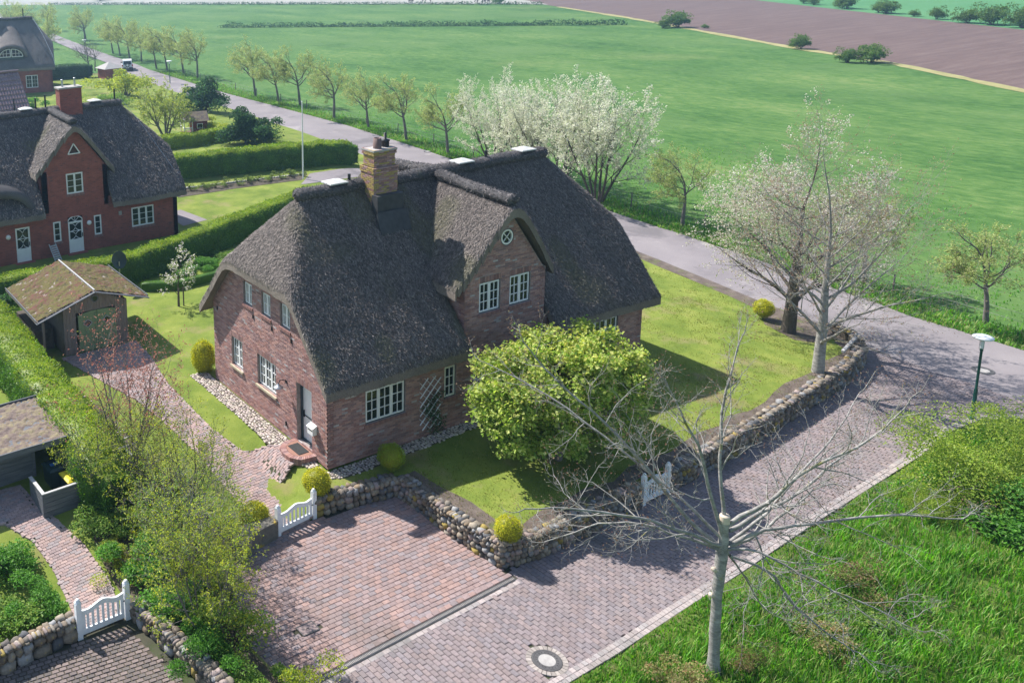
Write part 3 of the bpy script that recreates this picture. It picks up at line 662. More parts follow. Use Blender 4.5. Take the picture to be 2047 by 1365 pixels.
BRC = np.array([(.34,.18,.155),(.38,.21,.18),(.29,.155,.14),(.33,.20,.185),(.40,.25,.225),(.25,.15,.145),(.36,.225,.21),(.43,.25,.21)])
def intervals(lo, hi, cuts):
    out = [(lo, hi)]
    for c0, c1 in cuts:
        out = [q for a, b in out for q in ((a, min(b, c0)), (max(a, c1), b)) if q[1] - q[0] > .02]
    return out
def wall(fr, a0, a1, z0, top, holes, parent, bricks=None, mat='mortar', depth=.14, thick=.3, seed=1, pal=BRC):
    """top: function of a giving the wall height. holes: (a0, a1, z0, z1). bricks: list that collects single bricks"""
    mb = MB(); ed = sorted({a0, a1, *[h for q in holes for h in q[:2]], *np.linspace(a0, a1, 9)})
    ed = [e for e in ed if a0 <= e <= a1]
    for l_, r_ in zip(ed[:-1], ed[1:]):
        if r_ - l_ < 1e-4: continue
        mid = (l_ + r_) / 2
        zs = intervals(z0, 99., [(h[2], h[3]) for h in holes if h[0] < mid < h[1]])
        for b_, t_ in zs:
            tl, tr = min(t_, top(l_)), min(t_, top(r_))
            if max(tl, tr) <= b_: continue
            tl, tr = max(tl, b_), max(tr, b_)
            mb.add([fr.p(l_, b_), fr.p(r_, b_), fr.p(r_, tr), fr.p(l_, tl), fr.p(l_, b_, -thick), fr.p(r_, b_, -thick), fr.p(r_, tr, -thick), fr.p(l_, tl, -thick)],
                   [(0,1,2,3),(5,4,7,6),(3,2,6,7),(0,4,5,1),(1,5,6,2),(4,0,3,7)])
    mb.build("wall", M[mat], parent)
    if bricks is None: return
    r = np.random.default_rng(seed); ch, bl, j = .0775, .25, .010
    for k in range(int((8.6 - z0) / ch)):
        zb = z0 + k * ch; zt = zb + ch - j; zm = (zb + zt) / 2
        cuts = [(h[0] - .004, h[1] + .004) for h in holes if h[2] - .02 < zm < h[3] + (.24 if len(h) < 5 else 0) and not (zm > h[3] and len(h) >= 5)]
        u = a0 - (k % 2) * bl / 2
        tops = [a for a in np.linspace(a0, a1, 160) if top(a) > zt]
        if not tops: continue
        lo, hi = tops[0], tops[-1]
        row = []
        while u < a1:
            b0, b1 = max(u, lo), min(u + bl - j, hi); u += bl
            if b1 - b0 < .03: continue
            row += intervals(b0, b1, cuts)
        for b0, b1 in row:
            c = pal[r.integers(0, len(pal))] * r.uniform(.88, 1.10)
            if r.random() < .035: c = np.array((.42, .37, .36)) * r.uniform(.8, 1.1)
            bricks.append((fr, b0, b1, zb, zt, .011 + r.normal(0, .0018), c))
    for h in holes:                                        # soldier course over each opening, rowlock sill under it
        if len(h) >= 5: continue
        n = max(2, int((h[1] - h[0] + .1) / .0775)); w_ = (h[1] - h[0] + .1) / n
        for i in range(n):
            c = pal[r.integers(0, len(pal))] * r.uniform(.7, 1.05)
            b0 = h[0] - .05 + i * w_
            if top(b0) > h[3] + .1: bricks.append((fr, b0, b0 + w_ - .01, h[3] + .006, min(h[3] + .235, top(b0)), .014, c))
BRV = np.array([(0,0,0),(1,0,0),(1,1,0),(0,1,0)])
def brick_verts(q):
    fr, b0, b1, zb, zt, d, c = q; e = .004
    return np.array([fr.p(b0, zb, -.03), fr.p(b1, zb, -.03), fr.p(b1, zt, -.03), fr.p(b0, zt, -.03), fr.p(b0 + e, zb + e, d), fr.p(b1 - e, zb + e, d), fr.p(b1 - e, zt - e, d), fr.p(b0 + e, zt - e, d)])
BRF = np.array([(4,5,6,7),(0,1,5,4),(1,2,6,5),(2,3,7,6),(3,0,4,7)])
def lay_bricks(bricks, parent, near, count=300):
    near = np.array(near, float)
    bricks.sort(key=lambda q: ((q[0].p((q[1] + q[2]) / 2, q[3]) - near) ** 2).sum())
    rest = MB()
    for i, q in enumerate(bricks):
        V = brick_verts(q)
        if i < count:
            c = V.mean(0); obj("brick", raw_mesh("brick", V - c, BRF, np.zeros((0, 3), int), np.tile(q[6], (5, 1)), np.zeros((0, 3))), M['brick'], parent, loc=tuple(c))
        else: rest.add(V, BRF, q[6])
    if rest.n: rest.build("brickwork", M['brick'], parent, kind='stuff')

def window(fr, parent, a0, a1, z0, z1, cas=2, cols=2, rows=3, inset=-.06, dark=True, sill='brick', arched=0.):
    """one casement window: dark outer frame, white sashes with glazing bars, single panes"""
    f = MB(); fw = .035
    d0, d1 = inset - .06, inset
    for q in ((a0, a1, z0, z0 + fw), (a0, a1, z1 - fw, z1), (a0, a0 + fw, z0 + fw, z1 - fw), (a1 - fw, a1, z0 + fw, z1 - fw)): fr.box(f, *q, d0, d1)
    wnd = f.build("window", M['darkframe'] if dark else M['white'], parent)
    cw = (a1 - a0 - 2 * fw) / cas; sw, gb = .055, .024
    for c in range(cas):
        b0 = a0 + fw + c * cw + .006; b1 = b0 + cw - .012; zb, zt = z0 + fw + .006, z1 - fw - .006
        s = MB(); e0, e1 = inset - .045, inset + .018
        for q in ((b0, b1, zb, zb + sw), (b0, b1, zt - sw, zt), (b0, b0 + sw, zb + sw, zt - sw), (b1 - sw, b1, zb + sw, zt - sw)): fr.box(s, *q, e0, e1)
        pw = (b1 - b0 - 2 * sw - (cols - 1) * gb) / cols; ph = (zt - zb - 2 * sw - (rows - 1) * gb) / rows
        for i in range(1, cols):
            x = b0 + sw + i * pw + (i - 1) * gb; fr.box(s, x, x + gb, zb + sw, zt - sw, e0 + .015, e1 - .004)
        for i in range(1, rows):
            z = zb + sw + i * ph + (i - 1) * gb; fr.box(s, b0 + sw, b1 - sw, z, z + gb, e0 + .017, e1 - .006)
        s.build("sash", M['sash'], wnd)
        for i in range(cols):
            for k in range(rows):
                x = b0 + sw + i * (pw + gb); z = zb + sw + k * (ph + gb)
                g_ = MB(); t = rng.normal(0, .003, 4)
                fr.box(g_, x - .003, x + pw + .003, z - .003, z + ph + .003, inset - .028, inset - .018)
                g_.build("pane", M['glass'], wnd)
    if sill:
        s = MB()
        if sill == 'brick':
            n = max(2, int((a1 - a0 + .12) / .0775)); w_ = (a1 - a0 + .12) / n
            for i in range(n): fr.box(s, a0 - .06 + i * w_, a0 - .06 + (i + 1) * w_ - .008, z0 - .13, z0 - .012, -.1, .05, BRC[i % 3] * .8)
            s.build("sill", M['brick'], wnd)
        else:
            fr.box(s, a0 - .07, a1 + .07, z0 - .09, z0 - .008, -.12, .09, (.42, .36, .26)); s.build("sill", M['kerb'], wnd)
    return wnd

def smin(a, b, k):
    h = np.clip(.5 + .5 * (b - a) / k, 0, 1); return b * (1 - h) + a * h - k * h * (1 - h)
def field_mesh(xs, ys, top, active, thick, mats, name, parent, edge_mat=None):
    """closed slab over the active cells of a grid, upper face at 'top'"""
    nx, ny = len(xs), len(ys); X, Y = np.meshgrid(xs, ys, indexing='ij')
    idx = np.arange(nx * ny).reshape(nx, ny); T = top; B = top - thick
    V = np.vstack([np.column_stack([X.ravel(), Y.ravel(), T.ravel()]), np.column_stack([X.ravel(), Y.ravel(), B.ravel()])]); o = nx * ny
    a = active; I, J = np.nonzero(a)
    q = np.stack([idx[I, J], idx[I + 1, J], idx[I + 1, J + 1], idx[I, J + 1]], 1)
    Ft = [q]; Fb = [q[:, ::-1] + o]; Fs = []
    pad = np.pad(a, 1)
    for di, dj, c0, c1 in ((-1, 0, (0, 1), (0, 0)), (1, 0, (1, 0), (1, 1)), (0, -1, (0, 0), (1, 0)), (0, 1, (1, 1), (0, 1))):
        nb = a & ~pad[1 + di:1 + di + a.shape[0], 1 + dj:1 + dj + a.shape[1]]
        I, J = np.nonzero(nb); e0 = idx[I + c0[0], J + c0[1]]; e1 = idx[I + c1[0], J + c1[1]]
        Fs.append(np.stack([e1, e0, e0 + o, e1 + o], 1))
    Ft, Fb, Fs = np.concatenate(Ft), np.concatenate(Fb), np.concatenate(Fs)
    used = np.unique(np.concatenate([Ft.ravel(), Fb.ravel(), Fs.ravel()])); remap = np.full(len(V), -1); remap[used] = np.arange(len(used))
    F = remap[np.concatenate([Ft, Fb, Fs])]
    me = raw_mesh(name, V[used], F, np.zeros((0, 3), int), None, None, True)
    me.materials.append(mats[0]); me.materials.append(mats[1])
    mi = np.zeros(len(F), np.int32); mi[len(Ft):] = 1; me.polygons.foreach_set("material_index", mi)
    try: me.set_sharp_from_angle(angle=math.radians(55))
    except Exception: pass
    return obj(name, me, None, parent)

def roll(P, r, parent, mat, name="ridge_roll", seed=0, flat_=.75, dense=.05):
    """heather ridge: a fat, uneven sausage laid along the ridge"""
    P = np.array(P, float); seg = np.linalg.norm(np.diff(P, axis=0), axis=1); s = np.concatenate([[0], np.cumsum(seg)])
    q = np.linspace(0, s[-1], max(8, int(s[-1] / dense))); C = np.stack([np.interp(q, s, P[:, i]) for i in range(3)], 1)
    for _ in range(6): C[1:-1] = (C[:-2] + C[2:] + 2 * C[1:-1]) / 4
    rr = r * (1 + .06 * vnoise(q * 1.7, np.full(len(q), seed)))
    endr = np.clip(np.minimum(q, s[-1] - q) / (r * .7), 0, 1); rr = rr * np.sqrt(np.clip(1 - (1 - endr) ** 2, .02, 1))
    V, F = tube(C, rr, 22); V = V.reshape(len(q), 22, 3)
    V = V + rng.normal(0, .011, V.shape)
    dz = V[:, :, 2] - C[:, None, 2]; V[:, :, 2] = C[:, None, 2] + dz * flat_
    o = MB().add(V.reshape(-1, 3), F).build(name, mat, parent, True)
    n = int(s[-1] * 420); i = rng.integers(0, len(q), n); j = rng.integers(0, 22, n); p = V[i, j]; nn = p - C[i]; nn /= np.linalg.norm(nn, axis=1, keepdims=True) + 1e-6     # rough heather twigs
    d = rng.normal(0, 1, (n, 3)) + nn * .6; d /= np.linalg.norm(d, axis=1, keepdims=True); sd = np.cross(d, nn); L_ = rng.uniform(.05, .14, (n, 1))
    W_ = np.stack([p - sd * .012 - d * L_ * .4, p + sd * .012 - d * L_ * .4, p + sd * .008 + d * L_ * .6 + nn * .02, p - sd * .008 + d * L_ * .6 + nn * .02], 1)
    c = np.array([(.05,.045,.045),(.10,.09,.09),(.17,.15,.14),(.24,.21,.20)])[rng.integers(0, 4, n)]
    obj("heather_twigs", raw_mesh("heather_twigs", W_.reshape(-1, 3), np.arange(n * 4).reshape(n, 4), np.zeros((0, 3), int), c, np.zeros((0, 3))), M['straw_ends'], parent, kind='stuff')
    return o

STRAWC = np.array([(.075,.062,.055),(.115,.096,.086),(.17,.142,.127),(.23,.193,.171),(.30,.255,.226),(.09,.077,.07)])
def straw(parent, xs, ys, H, active, per_m2, length, width, side=None, seed=0):
    """loose reed ends standing a little proud of the thatch, pointing down the slope"""
    r = np.random.default_rng(500 + seed); res = xs[1] - xs[0]; gx, gy = np.gradient(H, res)
    I, J = np.nonzero(active)
    if side is not None:
        k = side(xs[I], ys[J]); I, J = I[k], J[k]
    gx = np.clip(gx, -2.2, 2.2); gy = np.clip(gy, -2.2, 2.2)
    ar = np.sqrt(1 + gx[I, J] ** 2 + gy[I, J] ** 2); n = int(ar.sum() * res * res * per_m2); ch = r.choice(len(I), n, p=ar / ar.sum()); i, j = I[ch], J[ch]
    u, v = r.random((2, n)); x = xs[i] + u * res; y = ys[j] + v * res; z = H[i, j] * (1 - u) * (1 - v) + H[i + 1, j] * u * (1 - v) + H[i, j + 1] * (1 - u) * v + H[i + 1, j + 1] * u * v
    a, b = gx[i, j], gy[i, j]; nn = np.column_stack([-a, -b, np.ones(n)]); nn /= np.linalg.norm(nn, axis=1, keepdims=True)
    d = np.column_stack([-a, -b, -(a * a + b * b)]); d /= np.linalg.norm(d, axis=1, keepdims=True) + 1e-6
    d = d + r.normal(0, .28, (n, 3)); d /= np.linalg.norm(d, axis=1, keepdims=True); w_ = np.cross(nn, d)
    L_ = (length * r.uniform(.5, 1.4, n))[:, None]; W_ = (width * r.uniform(.5, 1.4, n))[:, None]; p = np.column_stack([x, y, z])
    lift = r.uniform(.01, .045, (n, 1)) * (length / .12)
    V = np.stack([p - w_ * W_ * .5 - d * L_ * .5 - nn * .01, p + w_ * W_ * .5 - d * L_ * .5 - nn * .01, p + w_ * W_ * .35 + d * L_ * .5 + nn * lift, p - w_ * W_ * .35 + d * L_ * .5 + nn * lift], 1)
    c = STRAWC[r.integers(0, len(STRAWC), n)] * r.uniform(.75, 1.2, (n, 1)); mossy = sstep(.35, .75, vnoise(x * .8 + 31, y * .8)); c = c * (1 - .5 * mossy[:, None]) + np.array((.13, .13, .06)) * .5 * mossy[:, None]
    me = raw_mesh("straw_ends", V.reshape(-1, 3), np.arange(n * 4).reshape(n, 4), np.zeros((0, 3), int), c, np.zeros((0, 3)))
    obj("straw_ends", me, M['straw_ends'], parent, kind='stuff')

def thatch_roof(parent, L, Wd, z_e, z_r, z_hip, dormers, ridge_in=1.6, ov_e=.55, ov_g=.5, res=.05, mats=None, hipL=True, hipR=True, sag=.05, reed=(0, .12, .03)):
    """dormers: (centre x, half width of its wall, half width of its thatch, ridge height front, ridge height back, side)"""
    mats = mats or (M['thatch'], M['thatch_cut'], M['ridge'])
    yc = Wd / 2; a = (z_r - z_e) / (yc + ov_e)
    hs = (z_r - z_hip) / (ridge_in + ov_g)
    xs = np.arange(-ov_g, L + ov_g + res / 2, res); ysg = np.arange(-ov_e, Wd + ov_e + res / 2, res)
    X, Y = np.meshgrid(xs, ysg, indexing='ij')
    main = smin(z_e + a * (Y + ov_e), z_e + a * (Wd + ov_e - Y), .35)
    hip = np.full_like(X, 99.)
    if hipL: hip = z_hip + hs * (X + ov_g)
    if hipR: hip = np.minimum(hip, z_hip + hs * (L + ov_g - X))
    H = smin(main, hip, .55)
    d = np.minimum.reduce([X + ov_g, L + ov_g - X, Y + ov_e, Wd + ov_e - Y])
    cut = np.zeros((len(xs) - 1, len(ysg) - 1), bool); xm = (xs[:-1] + xs[1:]) / 2; ym = (ysg[:-1] + ysg[1:]) / 2
    XM, YM = np.meshgrid(xm, ym, indexing='ij')
    for (xc, hw, ht, zf, zb, side) in dormers:
        yy = Y if side == 'f' else Wd - Y; ym_ = YM if side == 'f' else Wd - YM
        ylim = (zf - 1.36 * (hw + .1) - .55 - z_e) / a - ov_e + .25
        cut |= (np.abs(XM - xc) < hw + .13) & (ym_ < ylim)
        dn = np.where(yy < ylim, np.abs(np.abs(X - xc) - hw - .13), 9.); d = np.minimum(d, np.where(np.abs(X - xc) > hw + .1, dn, 9))
    rd_ = .20; t = np.clip(1 - d / rd_, 0, 1); H = H - .12 * (1 - np.sqrt(np.clip(1 - t * t, 0, 1)))
    nz = .05 * vnoise(X * .55, Y * .55) + .022 * vnoise(X * 2.3, Y * 1.6) + .014 * vnoise(X * 7, Y * 4.5)
    H = H + nz + rng.normal(0, .011, H.shape)
    H = H - sag * np.exp(-((X - L / 2) / (L / 3)) ** 2) * np.clip((H - z_hip) / 3, 0, 1)
    r_ = field_mesh(xs, ysg, H, ~cut, .34, mats, "roof", parent)
    if reed[0]:
        straw(r_, xs, ysg, H, ~cut, reed[0], reed[1], reed[2], lambda x, y: (y < yc + .3) | (x < 3.))
    Hf = lambda x, y: float(H[int(np.clip(round((x + ov_g) / res), 0, len(xs) - 1)), int(np.clip(round((y + ov_e) / res), 0, len(ysg) - 1))])
    for (xc, hw, ht, zf, zb, side) in dormers:
        yy = Y if side == 'f' else Wd - Y
        D = np.abs(X - xc); zr_ = zf + (zb - zf) * np.clip((yy + .5) / (yc + .5), 0, 1)
        prof = 1.40 * (np.sqrt(D * D + .16) - .28); prof = prof - .30 * np.clip(D - hw + .1, 0, 9) ** 1.5
        Hd = zr_ - prof
        front = -.47 + .42 * np.clip((D - .6) / (ht - .6), 0, 1) ** 1.3          # the verge curves back towards the eaves
        de = np.minimum(ht - D, yy - front); t = np.clip(1 - de / .2, 0, 1)
        Hd = Hd - .13 * (1 - np.sqrt(np.clip(1 - t * t, 0, 1))) + .04 * vnoise(X * .7 + 9, Y * .7) + .02 * vnoise(X * 3, Y * 3) + rng.normal(0, .009, H.shape) * (res / .05)
        Hm = -smin(-Hd, -(H - .05), .22) if True else Hd
        inside = (D < ht) & (yy > front) & (yy < yc + .2) & (Hd > H - .38)
        cell = inside[:-1, :-1] & inside[1:, :-1] & inside[1:, 1:] & inside[:-1, 1:]
        onmain = (D > hw + .13) | (yy > (zf - 1.36 * (hw + .1) - .55 - z_e) / a - ov_e + .25)
        Ht = np.where(onmain, Hm, Hd)
        field_mesh(xs, ysg, Ht, cell, .36, mats, "dormer_roof", r_)
        if reed[0]: straw(r_, xs, ysg, Ht, cell, reed[0] if side == 'f' else reed[0] * .4, reed[1], reed[2], seed=int(xc * 10))
        pts = []
        for q in np.linspace(-.34, yc - .25, 14):
            zz = zf + (zb - zf) * (q + .5) / (yc + .5) + .02; pts.append((xc, q if side == 'f' else Wd - q, zz + .06 * math.sin((q + .34) / (yc) * 3.1) * -1))
        roll(pts, .27, r_, mats[2], seed=5)
    x0 = ridge_in - .1 if hipL else -ov_g; x1 = L - ridge_in + .1 if hipR else L + ov_g
    pts = [(x, yc, z_r - .12 - sag * math.exp(-((x - L / 2) / (L / 3)) ** 2) + .02 * math.sin(x * 1.7)) for x in np.linspace(x0 - .15, x1 + .15, 24)]
    roll(pts, .34, r_, mats[2], seed=2)
    return r_, Hf, a

def skylight(parent, x, y, z, rz=0., s=.42):
    m_ = MB(); q = [(-s, -s * .8), (s, -s * .8), (s, s * .8), (-s, s * .8)]; c, n = math.cos(rz), math.sin(rz)
    q = [(x + a * c - b * n, y + a * n + b * c) for a, b in q]
    m_.add([(a, b, z) for a, b in q] + [(a, b, z + .05) for a, b in q] + [(x, y, z + .17)], [(i, (i+1)%4, 4+(i+1)%4, 4+i) for i in range(4)])
    m_.add([(a, b, z + .05) for a, b in q] + [(x, y, z + .17)], [(i, (i+1)%4, 4) for i in range(4)])
    return m_.build("ridge_cap", M['ridge_cap'], parent)

# ---- the main house, origin at its near corner
house = empty("thatched_house", (0, 0, 0), 0, "large brick house with dark thatched roof, front gable and lichened chimney in the centre", "house")
L, WD = 16.2, 8.4
roof, HF, aF = thatch_roof(house, L, WD, 3.36, 9.02, 6.14, [(8.3, 2.07, 2.55, 8.62, 8.86, 'f'), (8.6, 2.07, 2.5, 8.55, 8.86, 'b')], ridge_in=1.75, ov_g=.42, res=.06, reed=(900, .115, .023))
front = Frame((0, 0, 0), (1, 0, 0), (0, -1, 0)); gab = Frame((0, WD, 0), (0, -1, 0), (-1, 0, 0))
back = Frame((L, WD, 0), (-1, 0, 0), (0, 1, 0)); gabR = Frame((L, 0, 0), (0, 1, 0), (1, 0, 0))
def ftop(a):
    d_ = abs(a - 8.3)
    return 8.28 - 1.36 * d_ if d_ < 2.07 else 3.3
def ftopw(a):  # dormer wall has vertical sides
    return ftop(a)
def gtop(a):
    y = WD - a; e = min(y, WD - y); return min(3.68 + 1.12 * e, 6.3)
fh = [(1.65,3.46,1.27,2.56), (5.31,5.89,1.30,2.58), (6.95,8.02,4.33,5.55), (8.50,9.58,4.33,5.55), (6.75,7.75,.15,2.35), (8.7,9.9,1.2,2.5), (12.7,14.72,1.22,2.62)]
rw = (8.29, 7.15, .33)
bricks = []
wall(front, 0, 6.23, 0, lambda a: 3.58, [fh[0], fh[1]], house, bricks, seed=11)
wall(front, 6.23, 10.37, 0, lambda a: 8.28 - 1.36 * abs(a - 8.3), [fh[2], fh[3], fh[4], fh[5], (rw[0]-rw[2], rw[0]+rw[2], rw[1]-rw[2], rw[1]+rw[2], 1)], house, bricks, seed=12)
wall(front, 10.37, L, 0, lambda a: 3.58, [fh[6]], house, bricks, seed=13)
# dormer cheeks
for xx, nn in ((6.23, -1), (10.37, 1)):
    ch_ = Frame((xx, 2.3 if nn < 0 else 0, 0), (0, -nn * -1 if nn > 0 else -1, 0), (nn, 0, 0))
    wall(ch_, 0, 2.3, 2.9, lambda a: 5.62, [], house, bricks, seed=14)
gy = lambda y: WD - y
gh = [(gy(5.75),gy(5.08),4.36,5.30), (gy(4.36),gy(3.70),4.36,5.30), (gy(3.0),gy(2.33),4.36,5.30), (gy(6.86),gy(5.96),1.30,2.56), (gy(4.78),gy(3.40),1.30,2.58), (gy(1.96),gy(.98),.22,2.54)]
wall(gab, 0, WD, 0, gtop, gh, house, bricks, seed=15, depth=.3)
wall(back, 0, L, 0, lambda a: 3.58, [], house, None, 'brick_wall'); wall(gabR, 0, WD, 0, gtop, [], house, None, 'brick_wall')
lay_bricks(bricks, house, (-3., -5., 2.), 300)
window(front, house, *fh[0], cas=3); window(front, house, *fh[1], cas=1); window(front, house, *fh[2]); window(front, house, *fh[3])
window(front, house, *fh[5], cas=2); window(front, house, *fh[6], cas=3)
for h in gh[:3]: window(gab, house, *h, cas=2, cols=2, rows=2, inset=-.09)
window(gab, house, *gh[3], cas=2, inset=-.10, sill='stone'); window(gab, house, *gh[4], cas=3, inset=-.10, sill='stone')
m_ = MB(); front.box(m_, fh[4][0] + .05, fh[4][1] - .05, .17, 1.0, -.12, -.06); fdoor = m_.build("door", M['white'], house)
m_ = MB()
for q in ((fh[4][0], fh[4][0] + .1, .15, 2.35), (fh[4][1] - .1, fh[4][1], .15, 2.35), (fh[4][0] + .1, fh[4][1] - .1, 2.25, 2.35), (fh[4][0] + .1, fh[4][1] - .1, 1.0, 1.08), (7.22, 7.28, 1.08, 2.25), (fh[4][0] + .1, fh[4][1] - .1, 1.62, 1.68)): front.box(m_, *q, -.11, -.04)
m_.build("door_frame", M['white'], fdoor); m_ = MB(); front.box(m_, fh[4][0] + .1, fh[4][1] - .1, 1.08, 2.25, -.10, -.08); m_.build("pane", M['glass'], fdoor)
# round window in the gable
m_ = MB(); ring = []
cx, cz, cr = rw
ang = np.arange(28) * 2 * math.pi / 28
def ringmesh(mb, r0, r1, d0, d1):
    V = [front.p(cx + r * math.cos(t), cz + r * math.sin(t), d) for r, d in ((r0, d0), (r0, d1), (r1, d1), (r1, d0)) for t in ang]
    mb.add(V, [(k * 28 + i, k * 28 + (i + 1) % 28, ((k + 1) % 4) * 28 + (i + 1) % 28, ((k + 1) % 4) * 28 + i) for k in range(4) for i in range(28)])
ringmesh(m_, .24, .30, -.09, .0); rwin = m_.build("round_window", M['white'], house)
m_ = MB(); ringmesh(m_, .30, .345, -.14, -.012); m_.build("frame", M['darkframe'], rwin)
m_ = MB()
for t in (math.pi/4, 3*math.pi/4):
    m_.bar(front.p(cx - .24*math.cos(t), cz - .24*math.sin(t), -.03), front.p(cx + .24*math.cos(t), cz + .24*math.sin(t), -.03), .03, .03, up=(0, 1, 0))
m_.build("glazing_cross", M['white'], rwin)
for k in range(4):
    t = np.linspace(k * math.pi/2 - math.pi/4 + .06, k * math.pi/2 + math.pi/4 - .06, 6)
    V = [front.p(cx + .02*math.cos(k*math.pi/2), cz + .02*math.sin(k*math.pi/2), -.06)] + [front.p(cx + .24*math.cos(q), cz + .24*math.sin(q), -.06) for q in t]
    MB().add(V, [(0, i, i + 1) for i in range(1, 6)]).build("pane", M['glass'], rwin)
# brick fill that rounds the square hole
m_ = MB()
for q in range(4):
    t = np.linspace(q * math.pi/2, (q + 1) * math.pi/2, 7); cxn, czn = cx + .335 * math.copysign(1, math.cos(t[3])), cz + .335 * math.copysign(1, math.sin(t[3]))
    V = [front.p(cxn, czn, .004)] + [front.p(cx + .335*math.cos(u), cz + .335*math.sin(u), .004) for u in t]
    m_.add(V, [(0, i + 1, i) for i in range(1, 7)], BRC[2])
m_.build("brick_surround", M['brick'], house)
# door in the gable with its step, mat, lamp, letter box
h = gh[5]
m_ = MB(); gab.box(m_, h[0] + .06, h[1] - .0, .26, h[3] - .06, -.29, -.24); door = m_.build("door", M['white'], house)
m_ = MB()
for q in ((h[0], h[0] + .07, .22, h[3]), (h[0], h[1], h[3] - .07, h[3]), (h[0], h[1], .22, .28)): gab.box(m_, *q, -.28, -.16)
m_.build("door_frame", M['darkframe'], door)
m_ = MB(); gab.box(m_, h[0] + .13, h[0] + .17, 1.15, 1.42, -.24, -.2); m_.build("handle", M['black'], door)
m_ = MB(); gab.box(m_, h[0] + .06, h[1], 1.20, 1.25, -.238, -.225); m_.build("crossbar", M['darkframe'], door)
stp = [(0., 2.15), (-.45, 2.15), (-.80, 1.9), (-.92, 1.5), (-.88, 1.1), (-.62, .78), (0., .72)]
m_ = MB().poly([(x * 1., y) for x, y in stp], -.1, .10); step = m_.build("door_step", M['brick_wall'], house)
n_s = densify(stp, .085, False); c0 = np.array((0., 1.45))
for i in range(len(n_s) - 1):                               # bricks on edge round the rim of the step
    a_, b_ = n_s[i], n_s[i + 1]; ai, bi = a_ + (c0 - a_) * .22, b_ + (c0 - b_) * .22
    a_, b_ = a_ + (a_ - c0) * .02, b_ + (b_ - c0) * .02; e_ = (b_ - a_) * .06
    V = [(*(a_ + e_), -.08), (*(b_ - e_), -.08), (*(bi - e_), -.08), (*(ai + e_), -.08), (*(a_ + e_), .17), (*(b_ - e_), .17), (*(bi - e_), .17), (*(ai + e_), .17)]
    MB().add(V, BOXF, BRC[i % len(BRC)] * .95).build("brick", M['brick'], step)
m_ = MB().poly([(x * .76, 1.45 + (y - 1.45) * .78) for x, y in stp], .05, .165, (.30, .16, .12)); m_.build("step_top", M['brick'], step)
MB().box((-.52, 1.08, .166), (-.08, 1.82, .185)).build("doormat", M['doormat'], label="black doormat on the brick step of the gable door", cat="doormat")
lamp = empty("wall_lamp", (0, 2.65, 2.27), 0, "enamel barn lamp on a bracket beside the gable door", "lamp")
m_ = MB(); m_.tube([(0, 0, 0), (-.16, 0, .1), (-.3, 0, .1), (-.36, 0, -.02)], .018, 6); m_.lathe([(.06, -.06), (.06, .06)], (0, 0, 0), 10, M=None); m_.build("bracket", M['black'], lamp)
MB().lathe([(.03, .02), (.05, -.02), (.10, -.07), (.19, -.12), (.195, -.135), (.10, -.085), (.03, -.03)], (-.36, 0, -.02), 18).build("lamp_shade", M['steel'], lamp, True)
MB().lathe([(.03, -.04), (.05, -.09), (.03, -.13), (.001, -.14)], (-.36, 0, -.02), 10).build("bulb", M['frost'], lamp, True)
mbx = empty("letter_box", (-.02, .82, 1.02), 0, "white letter box with pitched top on the gable wall by the door", "letter box")
m_ = MB(); m_.add([(-.18,-.17,0),(0,-.17,0),(0,.17,0),(-.18,.17,0),(-.18,-.17,.26),(0,-.17,.26),(0,.17,.26),(-.18,.17,.26)], BOXF); m_.build("box", M['white'], mbx)
m_ = MB(); m_.add([(-.21,-.19,.25),(0,-.19,.25),(0,.19,.25),(-.21,.19,.25),(-.21,-.19,.28),(0,-.19,.37),(0,.19,.37),(-.21,.19,.28)], BOXF); m_.build("lid", M['white'], mbx)
m_ = MB(); m_.box((-.186, -.12, .17), (-.178, .12, .20)); m_.build("slot", M['black'], mbx)
# chimney
chim = MB(); cb = []
def chim_ring(x0, x1, y0, y1, z, n, col):
    r = np.random.default_rng(int(z * 1000)); out = []
    for fr, w_ in ((Frame((x0, y0, 0), (1, 0, 0), (0, -1, 0)), x1 - x0), (Frame((x0, y1, 0), (0, -1, 0), (-1, 0, 0)), y1 - y0), (Frame((x1, y0, 0), (0, 1, 0), (1, 0, 0)), y1 - y0), (Frame((x1, y1, 0), (-1, 0, 0), (0, 1, 0)), x1 - x0)):
        u = -(.125 if n % 2 else 0)
        while u < w_ - .02:
            b0, b1 = max(u, 0), min(u + .24, w_); u += .25
            if b1 - b0 < .03: continue
            c = BRC[r.integers(0, len(BRC))] * r.uniform(.8, 1.1)
            if r.random() < (.65 if fr.n[0] < 0 else .32): c = c * .3 + np.array((.36, .28, .06)) * .75
            cb.append((fr, b0, b1, z, z + .0675, .011, c))
z = 7.6; k = 0
while z < 10.32:
    e = 0.
    if z < 9.52: e = .07
    if 9.45 < z < 9.62: e = .10
    if z > 10.12: e = .045
    chim_ring(4.67 - e, 5.68 + e, 3.42 - e, 4.10 + e, z, k, None); z += .0775; k += 1
for fr, lo, hi in ((0, 7.5, 9.50), (1, 9.5, 10.3)):
    e = .06 if fr == 0 else -.012
    chim.box((4.67 - e, 3.42 - e, lo), (5.68 + e, 4.10 + e, hi))
chim_o = chim.build("chimney", M['mortar'], roof)
rest = MB()
for q in cb:
    if q[0].n[1] < 0 or q[0].n[0] < 0:
        V = brick_verts(q); c = V.mean(0); obj("brick", raw_mesh("brick", V - c, BRF, np.zeros((0, 3), int), np.tile(q[6], (5, 1)), np.zeros((0, 3))), M['brick'], chim_o, loc=tuple(c))
    else: rest.add(brick_verts(q), BRF, q[6])
rest.build("brickwork", M['brick'], chim_o, kind='stuff')
MB().box((4.60, 3.35, 10.305), (5.75, 4.17, 10.37)).build("cap_slab", M['concrete'], chim_o)
